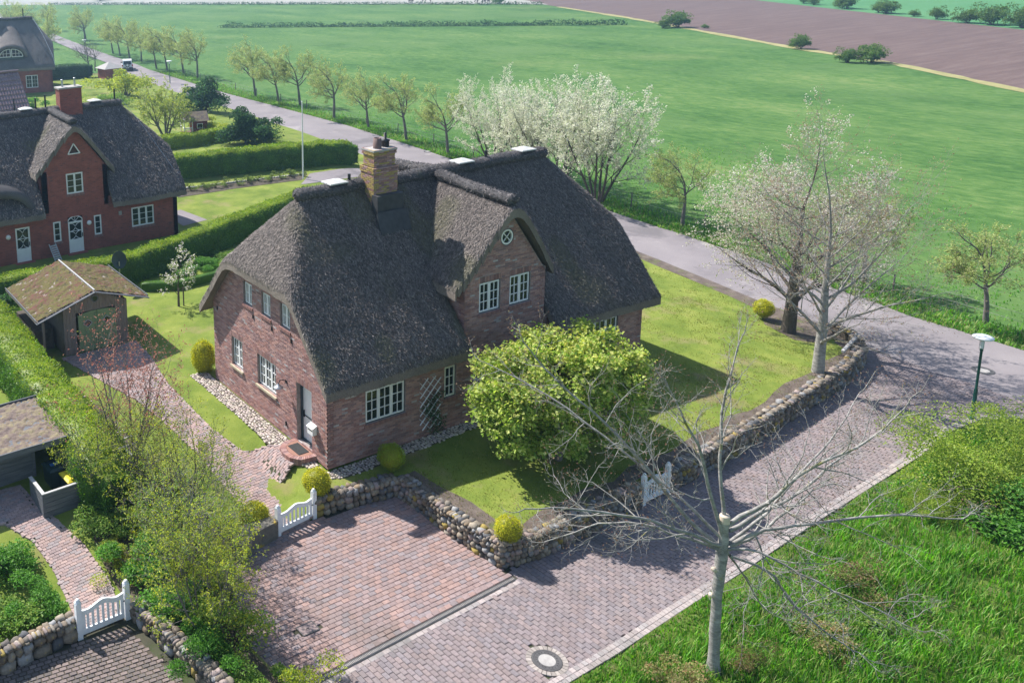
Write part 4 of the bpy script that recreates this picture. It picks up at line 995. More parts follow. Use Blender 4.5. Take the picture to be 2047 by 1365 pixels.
MB().lathe([(.17, 10.37), (.16, 10.78), (.13, 10.78), (.13, 10.5)], (5.05, 3.72, 0), 14).build("chimney_pot", M['terracotta'], chim_o, True)
MB().lathe([(.16, 10.37), (.16, 10.58), (.19, 10.60), (.19, 10.64), (.06, 10.68), (.06, 10.92), (.001, 10.93)], (5.5, 3.80, 0), 14).build("flue_cowl", M['black'], chim_o, True)
m_ = MB(); m_.box((4.55, 3.05, 7.45), (5.82, 3.42, 8.62)); m_.add([(4.45,2.66,7.22),(5.92,2.66,7.22),(5.92,2.97,8.0),(4.45,2.97,8.0),(4.45,2.62,6.9),(5.92,2.62,6.9),(5.92,2.99,7.4),(4.45,2.99,7.4)], [(0,1,2,3),(4,7,6,5),(0,4,5,1),(1,5,6,2),(2,6,7,3),(3,7,4,0)])
m_.build("apron", M['lead'], roof)
for x in (3.35, 9.85, 13.4): skylight(roof, x, 4.2, 9.13 - (.05 if 6 < x < 12 else 0), .0)
for x in (4.05, 11.2): MB().lathe([(.06, 8.9), (.06, 9.38), (.001, 9.39)], (x, 4.2, 0), 10).build("vent_pipe", M['black'], roof)
# iron wall anchors
for y, z in ((8.0, 3.4), (5.0, 4.05), (3.6, 4.05), (2.24, 4.05), (2.7, .55)):
    MB().box((-.05, y - .03, z - .10), (-.012, y + .03, z + .06)).build("wall_anchor", M['black'], house)
# ------------------------------------------------------------------ gates, lamps, shed and other garden things
def gate(name, A, B, h, label, tilt=0., nslat=7, post=.16):
    A = np.array(A, float); B = np.array(B, float); d = B - A; wd = np.linalg.norm(d[:2]); an = math.atan2(d[1], d[0])
    e = empty(name, tuple(A), an, label, "gate")
    for x in (0., wd):
        m_ = MB(); m_.box((x - post/2, -post/2, -.05), (x + post/2, post/2, h * 1.12)); p_ = m_.build("post", M['white_wood'], e)
        MB().lathe([(post*.56, h*1.12), (post*.56, h*1.145), (post*.40, h*1.16), (post*.42, h*1.19), (post*.25, h*1.225), (.001, h*1.235)], (x, 0, 0), 14).build("cap", M['white_wood'], p_, True)
    x0, x1 = post/2 + .02, wd - post/2 - .02; w_ = x1 - x0
    curve = lambda t: h * (.80 + .15 * math.exp(-((t - .5) / .23) ** 2) + .30 * max(0, t - .82) ** 1 * 1.4 + .12 * max(0, .16 - t) * 1.4)
    t = np.linspace(0, 1, 21); V = []
    for q in t: V += [(x0 + w_*q, yy, curve(q) + dz) for yy in (-.03, .03) for dz in (-.15, 0)]
    m_ = MB(); F = []
    for i in range(20):
        a = i * 4; b = a + 4; F += [(a, b, b+1, a+1), (a+2, a+3, b+3, b+2), (a+1, b+1, b+3, a+3), (a, a+2, b+2, b)]
    F += [(0, 1, 3, 2), (80, 82, 83, 81)]; m_.add(V, F); m_.build("top_rail", M['white_wood'], e)
    MB().box((x0, -.03, .10), (x1, .03, .27)).build("bottom_rail", M['white_wood'], e)
    for x in (x0, x1 - .10): MB().box((x, -.028, .27), (x + .10, .028, curve(0 if x == x0 else .9) - .14)).build("stile", M['white_wood'], e)
    gap = (w_ - .2) / nslat
    for i in range(nslat):
        x = x0 + .10 + gap * (i + .26); q = (x - x0) / w_
        MB().box((x, -.012, .262), (x + gap * .5, .012, curve(q) - .145)).build("slat", M['white_wood'], e)
    MB().bar((x1 - .02, -.035, h * .62), (x1 + .06, -.035, h * .62), .03, .03).build("latch", M['black'], e)
    return e
gate("garden_gate", (-2.97,-1.40,-.78), (-1.42,-1.19,-.78), .92, "white wooden gate with curved top in the stone wall by the parking bay", post=.15)
gate("garden_gate", (-10.33,-2.55,-.82), (-8.82,-2.47,-.82), 1.05, "white wooden gate with curved top at the lower left, nearest the viewer")
gate("garden_gate", (8.68,-6.10,-.84), (9.98,-6.04,-.84), .98, "white gate half hidden by bare twigs in front of the lime green tree", nslat=6, post=.14)

def street_lamp(loc, h, label, r=.33, post='green_post'):
    e = empty("street_lamp", loc, 0, label, "street lamp", "street lamps along the lane")
    MB().lathe([(.10, 0), (.10, .08), (.065, .12), (.065, h*.36), (.045, h*.38), (.045, h*.82), (.06, h*.825), (.06, h*.85)], sides=12).build("post", M[post], e, True)
    MB().lathe([(.055, h*.85), (.07, h*.86), (.06, h*.96), (.03, h*.96)], sides=12).build("lamp_glass", M['frost'], e, True)
    m_ = MB(); 
    for a in (0, 2.1, 4.2): m_.bar((.08*math.cos(a), .08*math.sin(a), h*.84), (.08*math.cos(a), .08*math.sin(a), h*.975), .012, .012)
    m_.build("bracket", M['steel'], e)
    MB().lathe([(.03, h*.965), (r, h*.97), (r*1.02, h*.985), (r*.6, h*1.0), (.001, h*1.005)], sides=26).build("lamp_shade", M['white'], e, True)
    return e
street_lamp((24.35, -8.62, -.85), 3.5, "dark green street lamp with flat white shade rising out of the right-hand bush")
street_lamp((40.2, 97.3, -.9), 3.4, "small white-topped street lamp beside the lane near the white car", .42)
street_lamp((42.6, 139., -.9), 3.4, "farthest street lamp, faint in the haze far up the lane", .42)
fl = empty("flagpole", (22.6, 35.75, -.05), 0, "tall slim white flagpole standing at the edge of the neighbour's lawn", "flagpole")
MB().tube([(0,0,0),(0,0,3),(0,0,6.25)], (.06,.05,.035), 10).build("pole", M['white'], fl, True)
MB().lathe([(.035,6.24),(.06,6.27),(.06,6.31),(.001,6.34)], sides=10).build("finial", M['white'], fl, True)
MB().tube([(.075,0,1.0),(.07,0,6.1)], .007, 4).build("halyard", M['white'], fl)

# ---- timber shed with sedum roof
shed = empty("garden_shed", (-3.45, 14.0, 0), 0, "timber garden shed with mossy sedum roof and green double doors", "shed")
sx0, sx1, sy1, eav, rid = -1.45, 1.72, 4.3, 2.12, 2.95
def sh_top(x): return eav + (rid - eav) * (1 - abs(x - 0) / 1.9)
k = 0; x = sx0
while x < sx1 - .02:
    wd = min(.15, sx1 - x); xm = x + wd / 2
    if not (-.78 < xm < 1.15): zlo = 0
    else: zlo = 1.98
    MB().box((x + .004, 0, zlo), (x + wd - .004, .03, max(zlo + .05, min(sh_top(xm), rid) - .02))).build("board", M['wood_grey'], shed); x += wd; k += 1
m_ = MB(); m_.box((sx0, .03, 0), (sx0 + .06, sy1, eav)); m_.box((sx1 - .06, .03, 0), (sx1, sy1, eav)); m_.box((sx0, sy1 - .05, 0), (sx1, sy1, eav)); m_.build("wall", M['wood_grey'], shed)
for yb in np.arange(.1, sy1, .17): MB().box((sx1, yb, 0), (sx1 + .02, yb + .155, eav + .02)).build("board", M['wood_grey'], shed)
for xp in (-2.45, -2.45): MB().box((xp, .05, -.1), (xp + .10, .15, 1.85)).build("post", M['wood_grey'], shed); break
m_ = MB(); m_.box((-2.5, 1.2, 0), (-1.6, 4.2, 1.0)); m_.build("log_store", M['bark_dark'], shed)
# roof
m_ = MB(); oy0, oy1 = -.45, sy1 + .3
def slab(mb, x0, z0, x1, z1, t):
    mb.add([(x0,oy0,z0),(x1,oy0,z1),(x1,oy1,z1),(x0,oy1,z0),(x0,oy0,z0+t),(x1,oy0,z1+t),(x1,oy1,z1+t),(x0,oy1,z0+t)], BOXF)
slab(m_, -2.85, 2.02, -.02, rid, .10); slab(m_, -.02, rid, 2.62, 2.16, .10); sroof = m_.build("roof", M['wood_grey'], shed)
for (xa, za, xb, zb, n_x) in ((-2.80, 2.16, -.07, rid + .11, 58), (.05, rid + .11, 2.56, 2.30, 54)):
    xs_ = np.linspace(xa, xb, n_x); ys_ = np.linspace(oy0 + .04, oy1 - .04, 96); X, Y = np.meshgrid(xs_, ys_, indexing='ij')
    Z = za + (zb - za) * (X - xa) / (xb - xa) + .035 * vnoise(X * 4, Y * 4) + .03 * vnoise(X * 11, Y * 11) + rng.normal(0, .008, X.shape) + .01
    i = np.arange(n_x - 1)[:, None] * 96 + np.arange(95)[None]
    MB().add(np.column_stack([X.ravel(), Y.ravel(), Z.ravel()]), np.stack([i, i + 96, i + 97, i + 1], -1).reshape(-1, 4)).build("sedum_mat", M['sedum'], sroof, True)
m_ = MB()
m_.bar((-2.88, oy0 - .02, 2.06), (-.02, oy0 - .02, rid + .07), .04, .20, up=(0, 1, 0)); m_.build("fascia", M['wood_grey_h'], sroof)
MB().bar((-.02, oy0 - .021, rid + .07), (2.66, oy0 - .021, 2.20), .04, .20, up=(0, 1, 0)).build("fascia", M['wood_grey_h'], sroof)
MB().bar((-.02, oy0, rid + .16), (-.02, oy1, rid + .16), .06, .04).build("ridge_strip", M['wood_pale'], sroof)
for xx, zz in ((-2.86, 2.18), (2.63, 2.32)): MB().bar((xx, oy0, zz), (xx, oy1, zz), .035, .05).build("edge_strip", M['wood_grey_h'], sroof)
# doors
def leaf(x0, x1, hinge):
    m_ = MB(); n = 12; V = []; cxm = .185; hw = .97
    arch = lambda x: 1.80 + .17 * math.sqrt(max(0, 1 - ((x - cxm) / hw) ** 2))
    for i in range(n + 1):
        x = x0 + (x1 - x0) * i / n; V += [(x, -.02, .04), (x, -.02, arch(x)), (x, .03, .04), (x, .03, arch(x))]
    F = []
    for i in range(n):
        a = i*4; b = a + 4; F += [(a, b, b+1, a+1), (b+2, a+2, a+3, b+3), (a+1, b+1, b+3, a+3)]
    F += [(0, 1, 3, 2), (n*4, n*4+2, n*4+3, n*4+1)]
    m_.add(V, F); d_ = m_.build("door", M['green_paint'], shed)
    xm = (x0 + x1) / 2
    for q in ((x0 + .03, x1 - .03, .90, .98), (x0 + .03, x1 - .03, .06, .18)): MB().box((q[0], -.045, q[2]), (q[1], -.018, q[3])).build("rail", M['green_paint'], d_)
    for xx in (x0 + .0, x1 - .09): MB().box((xx, -.05, .05), (xx + .09, -.017, arch(xx + .045) - .12)).build("stile", M['green_paint'], d_)
    pts = [(x0 + (x1 - x0) * i / 8, -.035, arch(x0 + (x1 - x0) * i / 8) - .05) for i in range(9)]
    m_ = MB()
    for p, q in zip(pts[:-1], pts[1:]): m_.bar(p, q, .035, .10)
    m_.build("arch_rail", M['green_paint'], d_)
    s_ = .22; zc = 1.40
    m_ = MB(); c = [(xm - s_, zc), (xm, zc - s_ * .9), (xm + s_, zc), (xm, zc + s_ * .9)]
    for i in range(4): m_.bar((c[i][0], -.035, c[i][1]), (c[(i+1)%4][0], -.035, c[(i+1)%4][1]), .03, .05, up=(0, 1, 0))
    m_.build("diamond_frame", M['wood_pale'], d_)
    MB().add([(a, -.024, b) for a, b in c], [(0, 1, 2, 3)]).build("diamond_pane", M['glass'], d_)
leaf(-.75, .17, -1); leaf(.19, 1.12, 1)
rwd = MB(); a_ = np.arange(20) * 2 * math.pi / 20
rwd.add([(.13 + r*math.cos(t), yy, 2.52 + r*math.sin(t)) for r, yy in ((.13, -.03), (.18, -.03), (.18, .0), (.13, 0.)) for t in a_], [(k*20+i, k*20+(i+1)%20, ((k+1)%4)*20+(i+1)%20, ((k+1)%4)*20+i) for k in range(4) for i in range(20)])
rw_ = rwd.build("round_window", M['wood_grey_h'], shed)
MB().add([(.13, -.008, 2.52)] + [(.13 + .13*math.cos(t), -.008, 2.52 + .13*math.sin(t)) for t in a_], [(0, i + 1, (i + 1) % 20 + 1) for i in range(20)]).build("pane", M['glass'], rw_)

# ---- bin store and carport at the left edge
cp = empty("bin_shelter", (-9.3, 5.6, -.35), .04, "flat-roofed timber shelter with dry sedum roof at the left edge", "shelter")
m_ = MB(); m_.box((-3.5, -1.35, 1.72), (1.45, 2.2, 1.86)); cpr = m_.build("roof", M['wood_grey_h'], cp)
for q in (((-3.5,-1.37,1.84),(1.47,-1.37,1.84)), ((1.47,-1.37,1.84),(1.47,2.22,1.84)), ((1.47,2.22,1.84),(-3.5,2.22,1.84))): MB().bar(*q, .05, .22).build("fascia", M['wood_grey_h'], cpr)
xs_ = np.linspace(-3.45, 1.42, 90); ys_ = np.linspace(-1.32, 2.18, 70); X, Y = np.meshgrid(xs_, ys_, indexing='ij')
Z = 1.89 + .03 * vnoise(X * 4, Y * 4) + .035 * vnoise(X * 10, Y * 10) + rng.normal(0, .008, X.shape); i = np.arange(89)[:, None] * 70 + np.arange(69)[None]
MB().add(np.column_stack([X.ravel(), Y.ravel(), Z.ravel()]), np.stack([i, i + 70, i + 71, i + 1], -1).reshape(-1, 4)).build("sedum_mat", M['sedum_dry'], cpr, True)
for i in range(8):
    z = .05 + i * .185; MB().box((-3.4, -.62, z), (.05, -.58, z + .175)).build("slat", M['wood_grey_h'], cp)
for xp, yp in ((-.02, -.68), (1.35, 2.1), (1.35, -.2)): MB().box((xp, yp, -.3), (xp + .11, yp + .11, 1.72)).build("post", M['wood_grey_h'], cp)
MB().box((-3.4, 1.9, 0), (1.4, 1.96, 1.7)).build("back_wall", M['wood_grey_h'], cp)
sc_ = empty("slatted_screen", (-9.62, 2.62, -.55), .06, "low L-shaped screen of grey horizontal slats hiding the bins", "screen")
for i in range(7):
    z = .02 + i * .17
    MB().box((0, 0, z), (1.95, .035, z + .155)).build("slat", M['wood_grey_h'], sc_)
    MB().box((-.04, .036, z), (-.005, 1.25, z + .155)).build("slat", M['wood_grey_h'], sc_)
MB().box((-.06, -.02, 1.205), (.06, 1.27, 1.24)).build("cap_board", M['wood_pale'], sc_); MB().box((.061, -.03, 1.205), (1.97, .06, 1.24)).build("cap_board", M['wood_pale'], sc_)
for p in ((-.02, -.02), (1.86, .04), (-.0, 1.15)): MB().box((p[0], p[1] + .038, -.2), (p[0] + .08, p[1] + .118, 1.2)).build("post", M['wood_grey_h'], sc_)
def wheelie(loc, rz, lid, label, sticker=False):
    e = empty("wheelie_bin", loc, rz, label, "bin", "bins behind the slatted screen")
    V = [(-.24,-.27,.06),(.24,-.27,.06),(.24,.27,.06),(-.24,.27,.06),(-.29,-.35,1.0),(.29,-.35,1.0),(.29,.35,1.0),(-.29,.35,1.0)]
    MB().add(V, BOXF).build("body", M['dark_plastic'], e)
    V = [(-.31,-.39,1.0),(.31,-.39,1.0),(.31,.39,1.0),(-.31,.39,1.0),(-.31,-.39,1.03),(.31,-.39,1.03),(.31,.39,1.06),(-.31,.39,1.06),(-.22,-.28,1.09),(.22,-.28,1.09),(.22,.28,1.12),(-.22,.28,1.12)]
    l_ = MB().add(V, [(0,3,2,1),(8,9,10,11)] + [(i,(i+1)%4,4+(i+1)%4,4+i) for i in range(4)] + [(4+i,4+(i+1)%4,8+(i+1)%4,8+i) for i in range(4)]).build("lid", M[lid], e)
    if sticker: MB().box((-.15,-.12,1.118),(.15,.05,1.124)).build("sticker", M['blue_plastic'], l_)
    MB().tube([(-.2,.40,.98),(.2,.40,.98)], .018, 6).build("handle", M['dark_plastic'], e)
    for s in (-1, 1): MB().lathe([(.001,0),(.10,0),(.10,.05),(.001,.05)], M=Matrix.Translation((s*.26 - .025, .26, .10)) @ Matrix.Rotation(math.pi/2, 4, 'Y'), sides=14).build("wheel", M['tyre'], e)
wheelie((-8.72, 4.25, -.42), .1, 'dark_plastic', "dark green wheelie bin with blue sticker on its lid", True)
wheelie((-8.35, 3.45, -.5), .1, 'yellow_plastic', "wheelie bin with bright yellow lid behind the slatted screen")
# pergola battens sticking out of the hedge
per = empty("pergola", (-7.3, 5.8, -.4), .0, "pale weathered pergola rafters poking out of the left hedge", "pergola")
MB().bar((.22, 2.6, 1.78), (.75, -3.6, 1.78), .07, .10).build("beam", M['wood_pale'], per)
for y_ in (2.1, 1.6, 1.1, .6, -2.1, -2.6, -3.1, 3.2):
    xo = .24 + (2.6 - y_) * .085
    MB().bar((xo - .5, y_ - .03, 1.87), (xo + .5, y_ + .05, 1.87), .05, .07).build("rafter", M['wood_pale'], per)
for y_ in (2.3, -.4, -3.4): MB().box((.2 + (2.6 - y_)*.085, y_, -.2), (.29 + (2.6 - y_)*.085, y_ + .09, 1.74)).build("post", M['wood_pale'], per)

# satellite dish
sd = empty("satellite_dish", (.55, 20.5, 0), .0, "dark satellite dish on a short pole in front of the garden hedge", "dish")
MB().tube([(0,0,0),(0,0,1.7)], .035, 8).build("pole", M['steel'], sd, True)
dm = Matrix.Translation((0, .12, 1.75)) @ Matrix.Rotation(math.radians(72), 4, 'X') @ Matrix.Rotation(.25, 4, 'Y')
MB().lathe([(.001, 0), (.25, .025), (.48, .10), (.49, .10), (.25, .012), (.001, -.015)], sides=28, M=dm).build("reflector", M['dark_plastic'], sd, True)
MB().tube([(0,.1,1.4),(-.12,.45,1.35),(-.2,.75,1.6)], .014, 5).build("feed_arm", M['steel'], sd)

# trellis with climbing rose
tr = empty("trellis", (4.05, -.10, .38), 0, "white diamond lattice trellis on the shaded front wall", "trellis")
wd_, ht_ = .98, 2.05
for s in (1, -1):
    for c in np.arange(-2.4, 3., .36):
        pts = []
        for i in range(2):
            pass
        # line x = c' + s*z clipped to the panel
        lo = 0. if True else 0
        za, zb = (-c, wd_ - c) if s > 0 else (c - wd_ + .0, c)
        za2, zb2 = max(0, min(za, zb)), min(ht_, max(za, zb))
        if zb2 - za2 > .12:
            f_ = (lambda z: c + z) if s > 0 else (lambda z: c - z)
            MB().bar((f_(za2), -.02 - .012 * s, za2), (f_(zb2), -.02 - .012 * s, zb2), .012, .048, up=(0, 1, 0)).build("lath", M['white_wood'], tr)
# topiary: see plants
cob = MB(); r = np.random.default_rng(5)
STRIP = [[(-.05,9.2),(-.85,9.2),(-.85,4.1),(-.95,2.6),(-.55,2.2),(-.05,2.2)], [(-.05,.75),(-.6,.75),(-.45,-.35),(.4,-.62),(4.4,-.62),(6.2,-.5),(8.,-.5),(15.5,-.45),(15.5,-.05),(.02,-.05),(-.05,0)]]
for poly in STRIP:
    A = np.array(poly); lo, hi = A.min(0), A.max(0); gx, gy = np.meshgrid(np.arange(lo[0], hi[0], .115), np.arange(lo[1], hi[1], .105))
    P = np.stack([gx.ravel(), gy.ravel()], 1) + r.uniform(-.03, .03, (gx.size, 2)); P = P[inpoly(P, A)]
    zz = z_lot(P[:, 0], P[:, 1])
    for (x, y), z in zip(P, zz):
        V = RCV[:, :] * np.array((.062, .052, .035)) * r.uniform(.75, 1.15, 3); a = r.uniform(0, 3.1); V = np.column_stack([V[:, 0]*math.cos(a) - V[:, 1]*math.sin(a), V[:, 0]*math.sin(a) + V[:, 1]*math.cos(a), V[:, 2]])
        cob.add(V + (x, y, z + .02), RCF, np.array((.48, .42, .37)) * r.uniform(.6, 1.25) * (1, r.uniform(.94, 1.04), r.uniform(.9, 1.05)))
cob.build("cobbles", M['cobble'], None, True, label="grey beach cobbles in a strip round the foot of the house", cat="cobbles", kind='stuff')
for i_, poly in enumerate(STRIP): sheet("cobble_bed", poly, z_lot, .4, M['garden'], lift=.016, kind='structure')
MB().bar((24.5,-3.7,.06),(26.4,-3.2,.08), .12, .10).build("fallen_post", M['wood_pale'], label="grey timber post lying on the lawn near the curved wall", cat="post")

# ------------------------------------------------------------------ neighbour house (left)
nb = empty("thatched_house", (-11.2, 28.2, 0), 0, "red brick thatched house with white doors behind the left garden hedge", "house")
NL, NW = 19.05, 8.4
MF = (M['thatch_far'], M['thatch_cut'], M['ridge'])
nroof, NHF, na_ = thatch_roof(nb, NL, NW, 3.12, 8.55, 5.6, [(12.2, 2.1, 2.6, 8.32, 8.5, 'f')], ridge_in=2.1, res=.1, mats=MF, reed=(240, .16, .04))
nf = Frame((0, 0, 0), (1, 0, 0), (0, -1, 0)); ng = Frame((NL, 0, 0), (0, 1, 0), (1, 0, 0)); ngl = Frame((0, NW, 0), (0, -1, 0), (-1, 0, 0)); nbk = Frame((NL, NW, 0), (-1, 0, 0), (0, 1, 0))
X_ = 11.2
nh = [(X_+4.6, X_+6.17, 1.0, 2.28), (X_+2.05, X_+2.55, .92, 2.2), (X_+.34, X_+1.3, .05, 2.35), (X_-.62, X_-.12, .92, 2.2), (X_+.4, X_+1.5, 3.8, 5.1), (X_-3.0, X_-2.1, .05, 2.2)]
wall(nf, 0, X_-1.1, 0, lambda a: 3.3, [nh[5]], nb, None, 'brick_red'); wall(nf, X_-1.1, X_+3.1, 0, lambda a: 8.0 - 1.3 * abs(a - X_ - 1.0), [nh[1], nh[2], nh[3], nh[4], (X_+.6, X_+1.42, 6.26, 6.95, 1)], nb, None, 'brick_red')
wall(nf, X_+3.1, NL, 0, lambda a: 3.3, [nh[0]], nb, None, 'brick_red')
gt2 = lambda a: min(3.45 + 1.2 * min(a, NW - a), 5.7)
wall(ng, 0, NW, 0, gt2, [], nb, None, 'brick_red'); wall(ngl, 0, NW, 0, gt2, [], nb, None, 'brick_red'); wall(nbk, 0, NL, 0, lambda a: 3.3, [], nb, None, 'brick_red')
for xx, nn in ((X_-1.1, -1), (X_+3.1, 1)):
    wall(Frame((xx, 2.2 if nn < 0 else 0, 0), (0, -1 if nn < 0 else 1, 0), (nn, 0, 0)), 0, 2.2, 2.8, lambda a: 5.4, [], nb, None, 'brick_red')
window(nf, nb, *nh[0], cas=3, cols=1, dark=False, inset=-.03); window(nf, nb, *nh[1], cas=1, cols=1, dark=False, inset=-.03); window(nf, nb, *nh[3], cas=1, cols=1, dark=False, inset=-.03); window(nf, nb, *nh[4], cas=2, cols=1, dark=False, inset=-.03)
# triangular window
m_ = MB(); T3 = [(X_+.62, 6.3), (X_+1.4, 6.3), (X_+1.01, 6.93)]
for i in range(3): m_.bar(nf.p(*T3[i], -.0), nf.p(*T3[(i+1)%3], -.0), .06, .09, up=(0, 1, 0))
tw = m_.build("triangular_window", M['white'], nb); MB().add([nf.p(*q, -.03) for q in T3], [(0, 1, 2)]).build("pane", M['glass'], tw)
m_ = MB(); m_.add([nf.p(X_+.6, 6.26, .004), nf.p(X_+.6, 6.95, .004), nf.p(X_+1.01, 6.98, .004)], [(0, 2, 1)]); m_.add([nf.p(X_+1.42, 6.26, .004), nf.p(X_+1.42, 6.95, .004), nf.p(X_+1.01, 6.98, .004)], [(0, 1, 2)]); m_.build("brick_infill", M['brick_red'], nb)
def arc_door(a0, a1, z0, z1, arch):
    m_ = MB(); nf.box(m_, a0, a1, z0, z0 + .75, -.08, -.02); d_ = m_.build("door", M['white'], nb)
    m_ = MB()
    zt = z1 - (.32 if arch else 0)
    for q in ((a0, a0 + .10, z0 + .75, zt), (a1 - .10, a1, z0 + .75, zt), (a0 + .1, a1 - .1, zt - .1, zt), (a0 + .1, a1 - .1, z0 + .75, z0 + .83)): nf.box(m_, *q, -.08, -.02)
    m_.build("door_frame", M['white'], d_)
    m_ = MB(); nf.box(m_, a0, a1, z0 + .75, z1 if arch else zt, -.12, -.10); m_.build("pane", M['glass'], d_)
    am, zc = (a0 + a1) / 2, (z0 + .83 + zt - .1) / 2; hh = (zt - .1 - z0 - .83) / 2; wv = (a1 - a0) / 2 - .1
    m_ = MB()
    for sgn in (-1, 1):
        for zz in (-1, 1):
            pts = [nf.p(am + sgn * wv - sgn * wv * .98 * math.sin(t), zc + zz * hh / 2 - (hh / 2) * math.cos(t), -.05) for t in np.linspace(0, math.pi, 9)]
            m_.tube(pts, .018, 4, cap=False)
    m_.tube([nf.p(a0 + .1, zc, -.05), nf.p(a1 - .1, zc, -.05)], .018, 4, cap=False)
    m_.build("tracery", M['white'], d_, kind='stuff')
    if arch:
        m_ = MB(); pts = [nf.p(am - (a1 - a0) / 2 * math.cos(t), zt + .32 * math.sin(t), -.03) for t in np.linspace(0, math.pi, 13)]
        m_.tube(pts, .035, 5)
        for t in (.9, math.pi / 2, 2.24): m_.tube([nf.p(am, zt, -.04), nf.p(am - wv * math.cos(t), zt + .30 * math.sin(t), -.04)], .016, 4)
        m_.build("fanlight", M['white'], d_, kind='stuff')
    m_ = MB(); nf.box(m_, a1 - .09, a1 - .05, z0 + .95, z0 + 1.2, -.02, .03); m_.build("handle", M['black'], d_)
    m_ = MB(); nf.box(m_, a0 - .15, a1 + .15, -.1, z0 - .01, -.1, .35); m_.build("door_step", M['brick_red'], nb)
arc_door(*nh[2][:4], True); arc_door(*nh[5][:4], False)
for a_, z_ in ((X_+1.72, 1.8), (X_-3.45, 1.75)):
    MB().lathe([(.001,0),(.15,.0),(.15,.05),(.10,.10),(.001,.12)], M=Matrix.Translation((a_, -.0, z_)) @ Matrix.Rotation(math.pi/2, 4, 'X'), sides=16).build("wall_lamp", M['white'], nb, True)
m_ = MB(); nf.box(m_, X_+3.72, X_+3.92, 1.95, 2.2, 0, .06); m_.build("vent_grille", M['concrete'], nb)
m_ = MB(); m_.box((X_+1.6+.0, 3.75, 7.6), (X_+3.1, 4.55, 9.75)); nch = m_.build("chimney", M['brick_red'], nroof)
MB().box((X_+1.54, 3.69, 9.75), (X_+3.16, 4.61, 9.85)).build("cap_slab", M['concrete'], nch)
for dx, hgt in ((.25, .45), (1.1, .5)): MB().lathe([(.07, 9.85), (.07, 9.85 + hgt), (.09, 9.86 + hgt), (.001, 9.9 + hgt)], (X_+1.7+dx, 4.15, 0), 8).build("flue_pipe", M['steel'], nch)
skylight(nroof, X_+4.1, 4.2, 8.7, 0, .4); skylight(nroof, X_-.6, 4.2, 8.66, 0, .4)
for x, hh in ((X_+5.55, 9.35), (X_+.1, 9.3), (X_+.75, 9.45)): MB().tube([(x, 4.2, 8.3), (x, 4.2, hh)], .06, 8).build("vent_pipe", M['black'], nroof)
MB().tube([(NL - 1.9, 4.15, 8.72), (NL - .9, 2.2, 6.6), (NL + .1, .4, 4.2), (NL + .33, -.55, 3.05), (NL + .05, -.1, 2.5)], .014, 4).build("lightning_wire", M['steel'], nroof)
# eyebrow dormer at the far left
ey = MB(); 
pts = [(X_-3.9 + 2.2*math.cos(t), -.35, 3.2 + 1.5*math.sin(t)) for t in np.linspace(0, math.pi, 15)]
V = [(x, y, z) for x, y, z in pts] + [(x, 1.6, z + .25) for x, y, z in pts] + [(X_-3.9 + 1.75*math.cos(t), -.33, 3.15 + 1.1*math.sin(t)) for t in np.linspace(0, math.pi, 15)] + [(X_-3.9 + 1.75*math.cos(t), 1.2, 3.15 + 1.1*math.sin(t)) for t in np.linspace(0, math.pi, 15)]
ey.add(V, [(i+1, i, 15+i, 16+i) for i in range(14)] + [(30+i, i, i+1, 31+i) for i in range(14)] + [(30+i, 31+i, 46+i, 45+i) for i in range(14)]); ey.build("eyebrow_thatch", M['thatch_far'], nroof, True)
dk = empty("deck_chair", (-.75, 27.55, 0), .2, "folded pale wooden garden chair leaning against the red brick wall", "chair")
for sx in (-.22, .22): MB().bar((sx,-.25,0),(sx,.42,.95),.05,.03).build("side_rail", M['wood_pale'], dk)
for k in range(7): t = .15 + k*.12; MB().bar((-.2,-.25+.67*t-.02,.95*t),(.2,-.25+.67*t-.02,.95*t),.015,.09,up=(0,.6,.8)).build("slat", M['wood_pale'], dk)
# ------------------------------------------------------------------ plants
def unit(v): return v / (np.linalg.norm(v, axis=-1, keepdims=True) + 1e-9)
def leaves(r, P, size, pal, upb=.3, aspect=.55, fold=.18, droop=0., sizevar=.35, dirs=None):
    """one small folded leaf per point: two triangles either side of its midrib, as quads"""
    n = len(P); P = np.asarray(P, float)
    nr = r.normal(0, 1, (n, 3)); nr[:, 2] = np.abs(nr[:, 2]) * .6 + upb * 2; nr = unit(nr)
    t = unit(np.cross(nr, r.normal(0, 1, (n, 3)))) if dirs is None else unit(dirs + r.normal(0, .5, (n, 3)))
    t[:, 2] -= droop; t = unit(t); b = unit(np.cross(nr, t)); nn = np.cross(t, b)
    s = size * r.uniform(1 - sizevar, 1 + sizevar, (n, 1))
    A = P; B = P + t * s * .5 + b * s * aspect * .5 + nn * s * fold; Cc = P + t * s; D = P + t * s * .5 - b * s * aspect * .5 + nn * s * fold
    V = np.stack([A, B, Cc, D], 1).reshape(-1, 3); F = np.arange(n * 4).reshape(n, 4)
    pal = np.asarray(pal, float); c = pal[r.integers(0, len(pal), n)] * r.uniform(.75, 1.25, (n, 1))
    return V, F, c
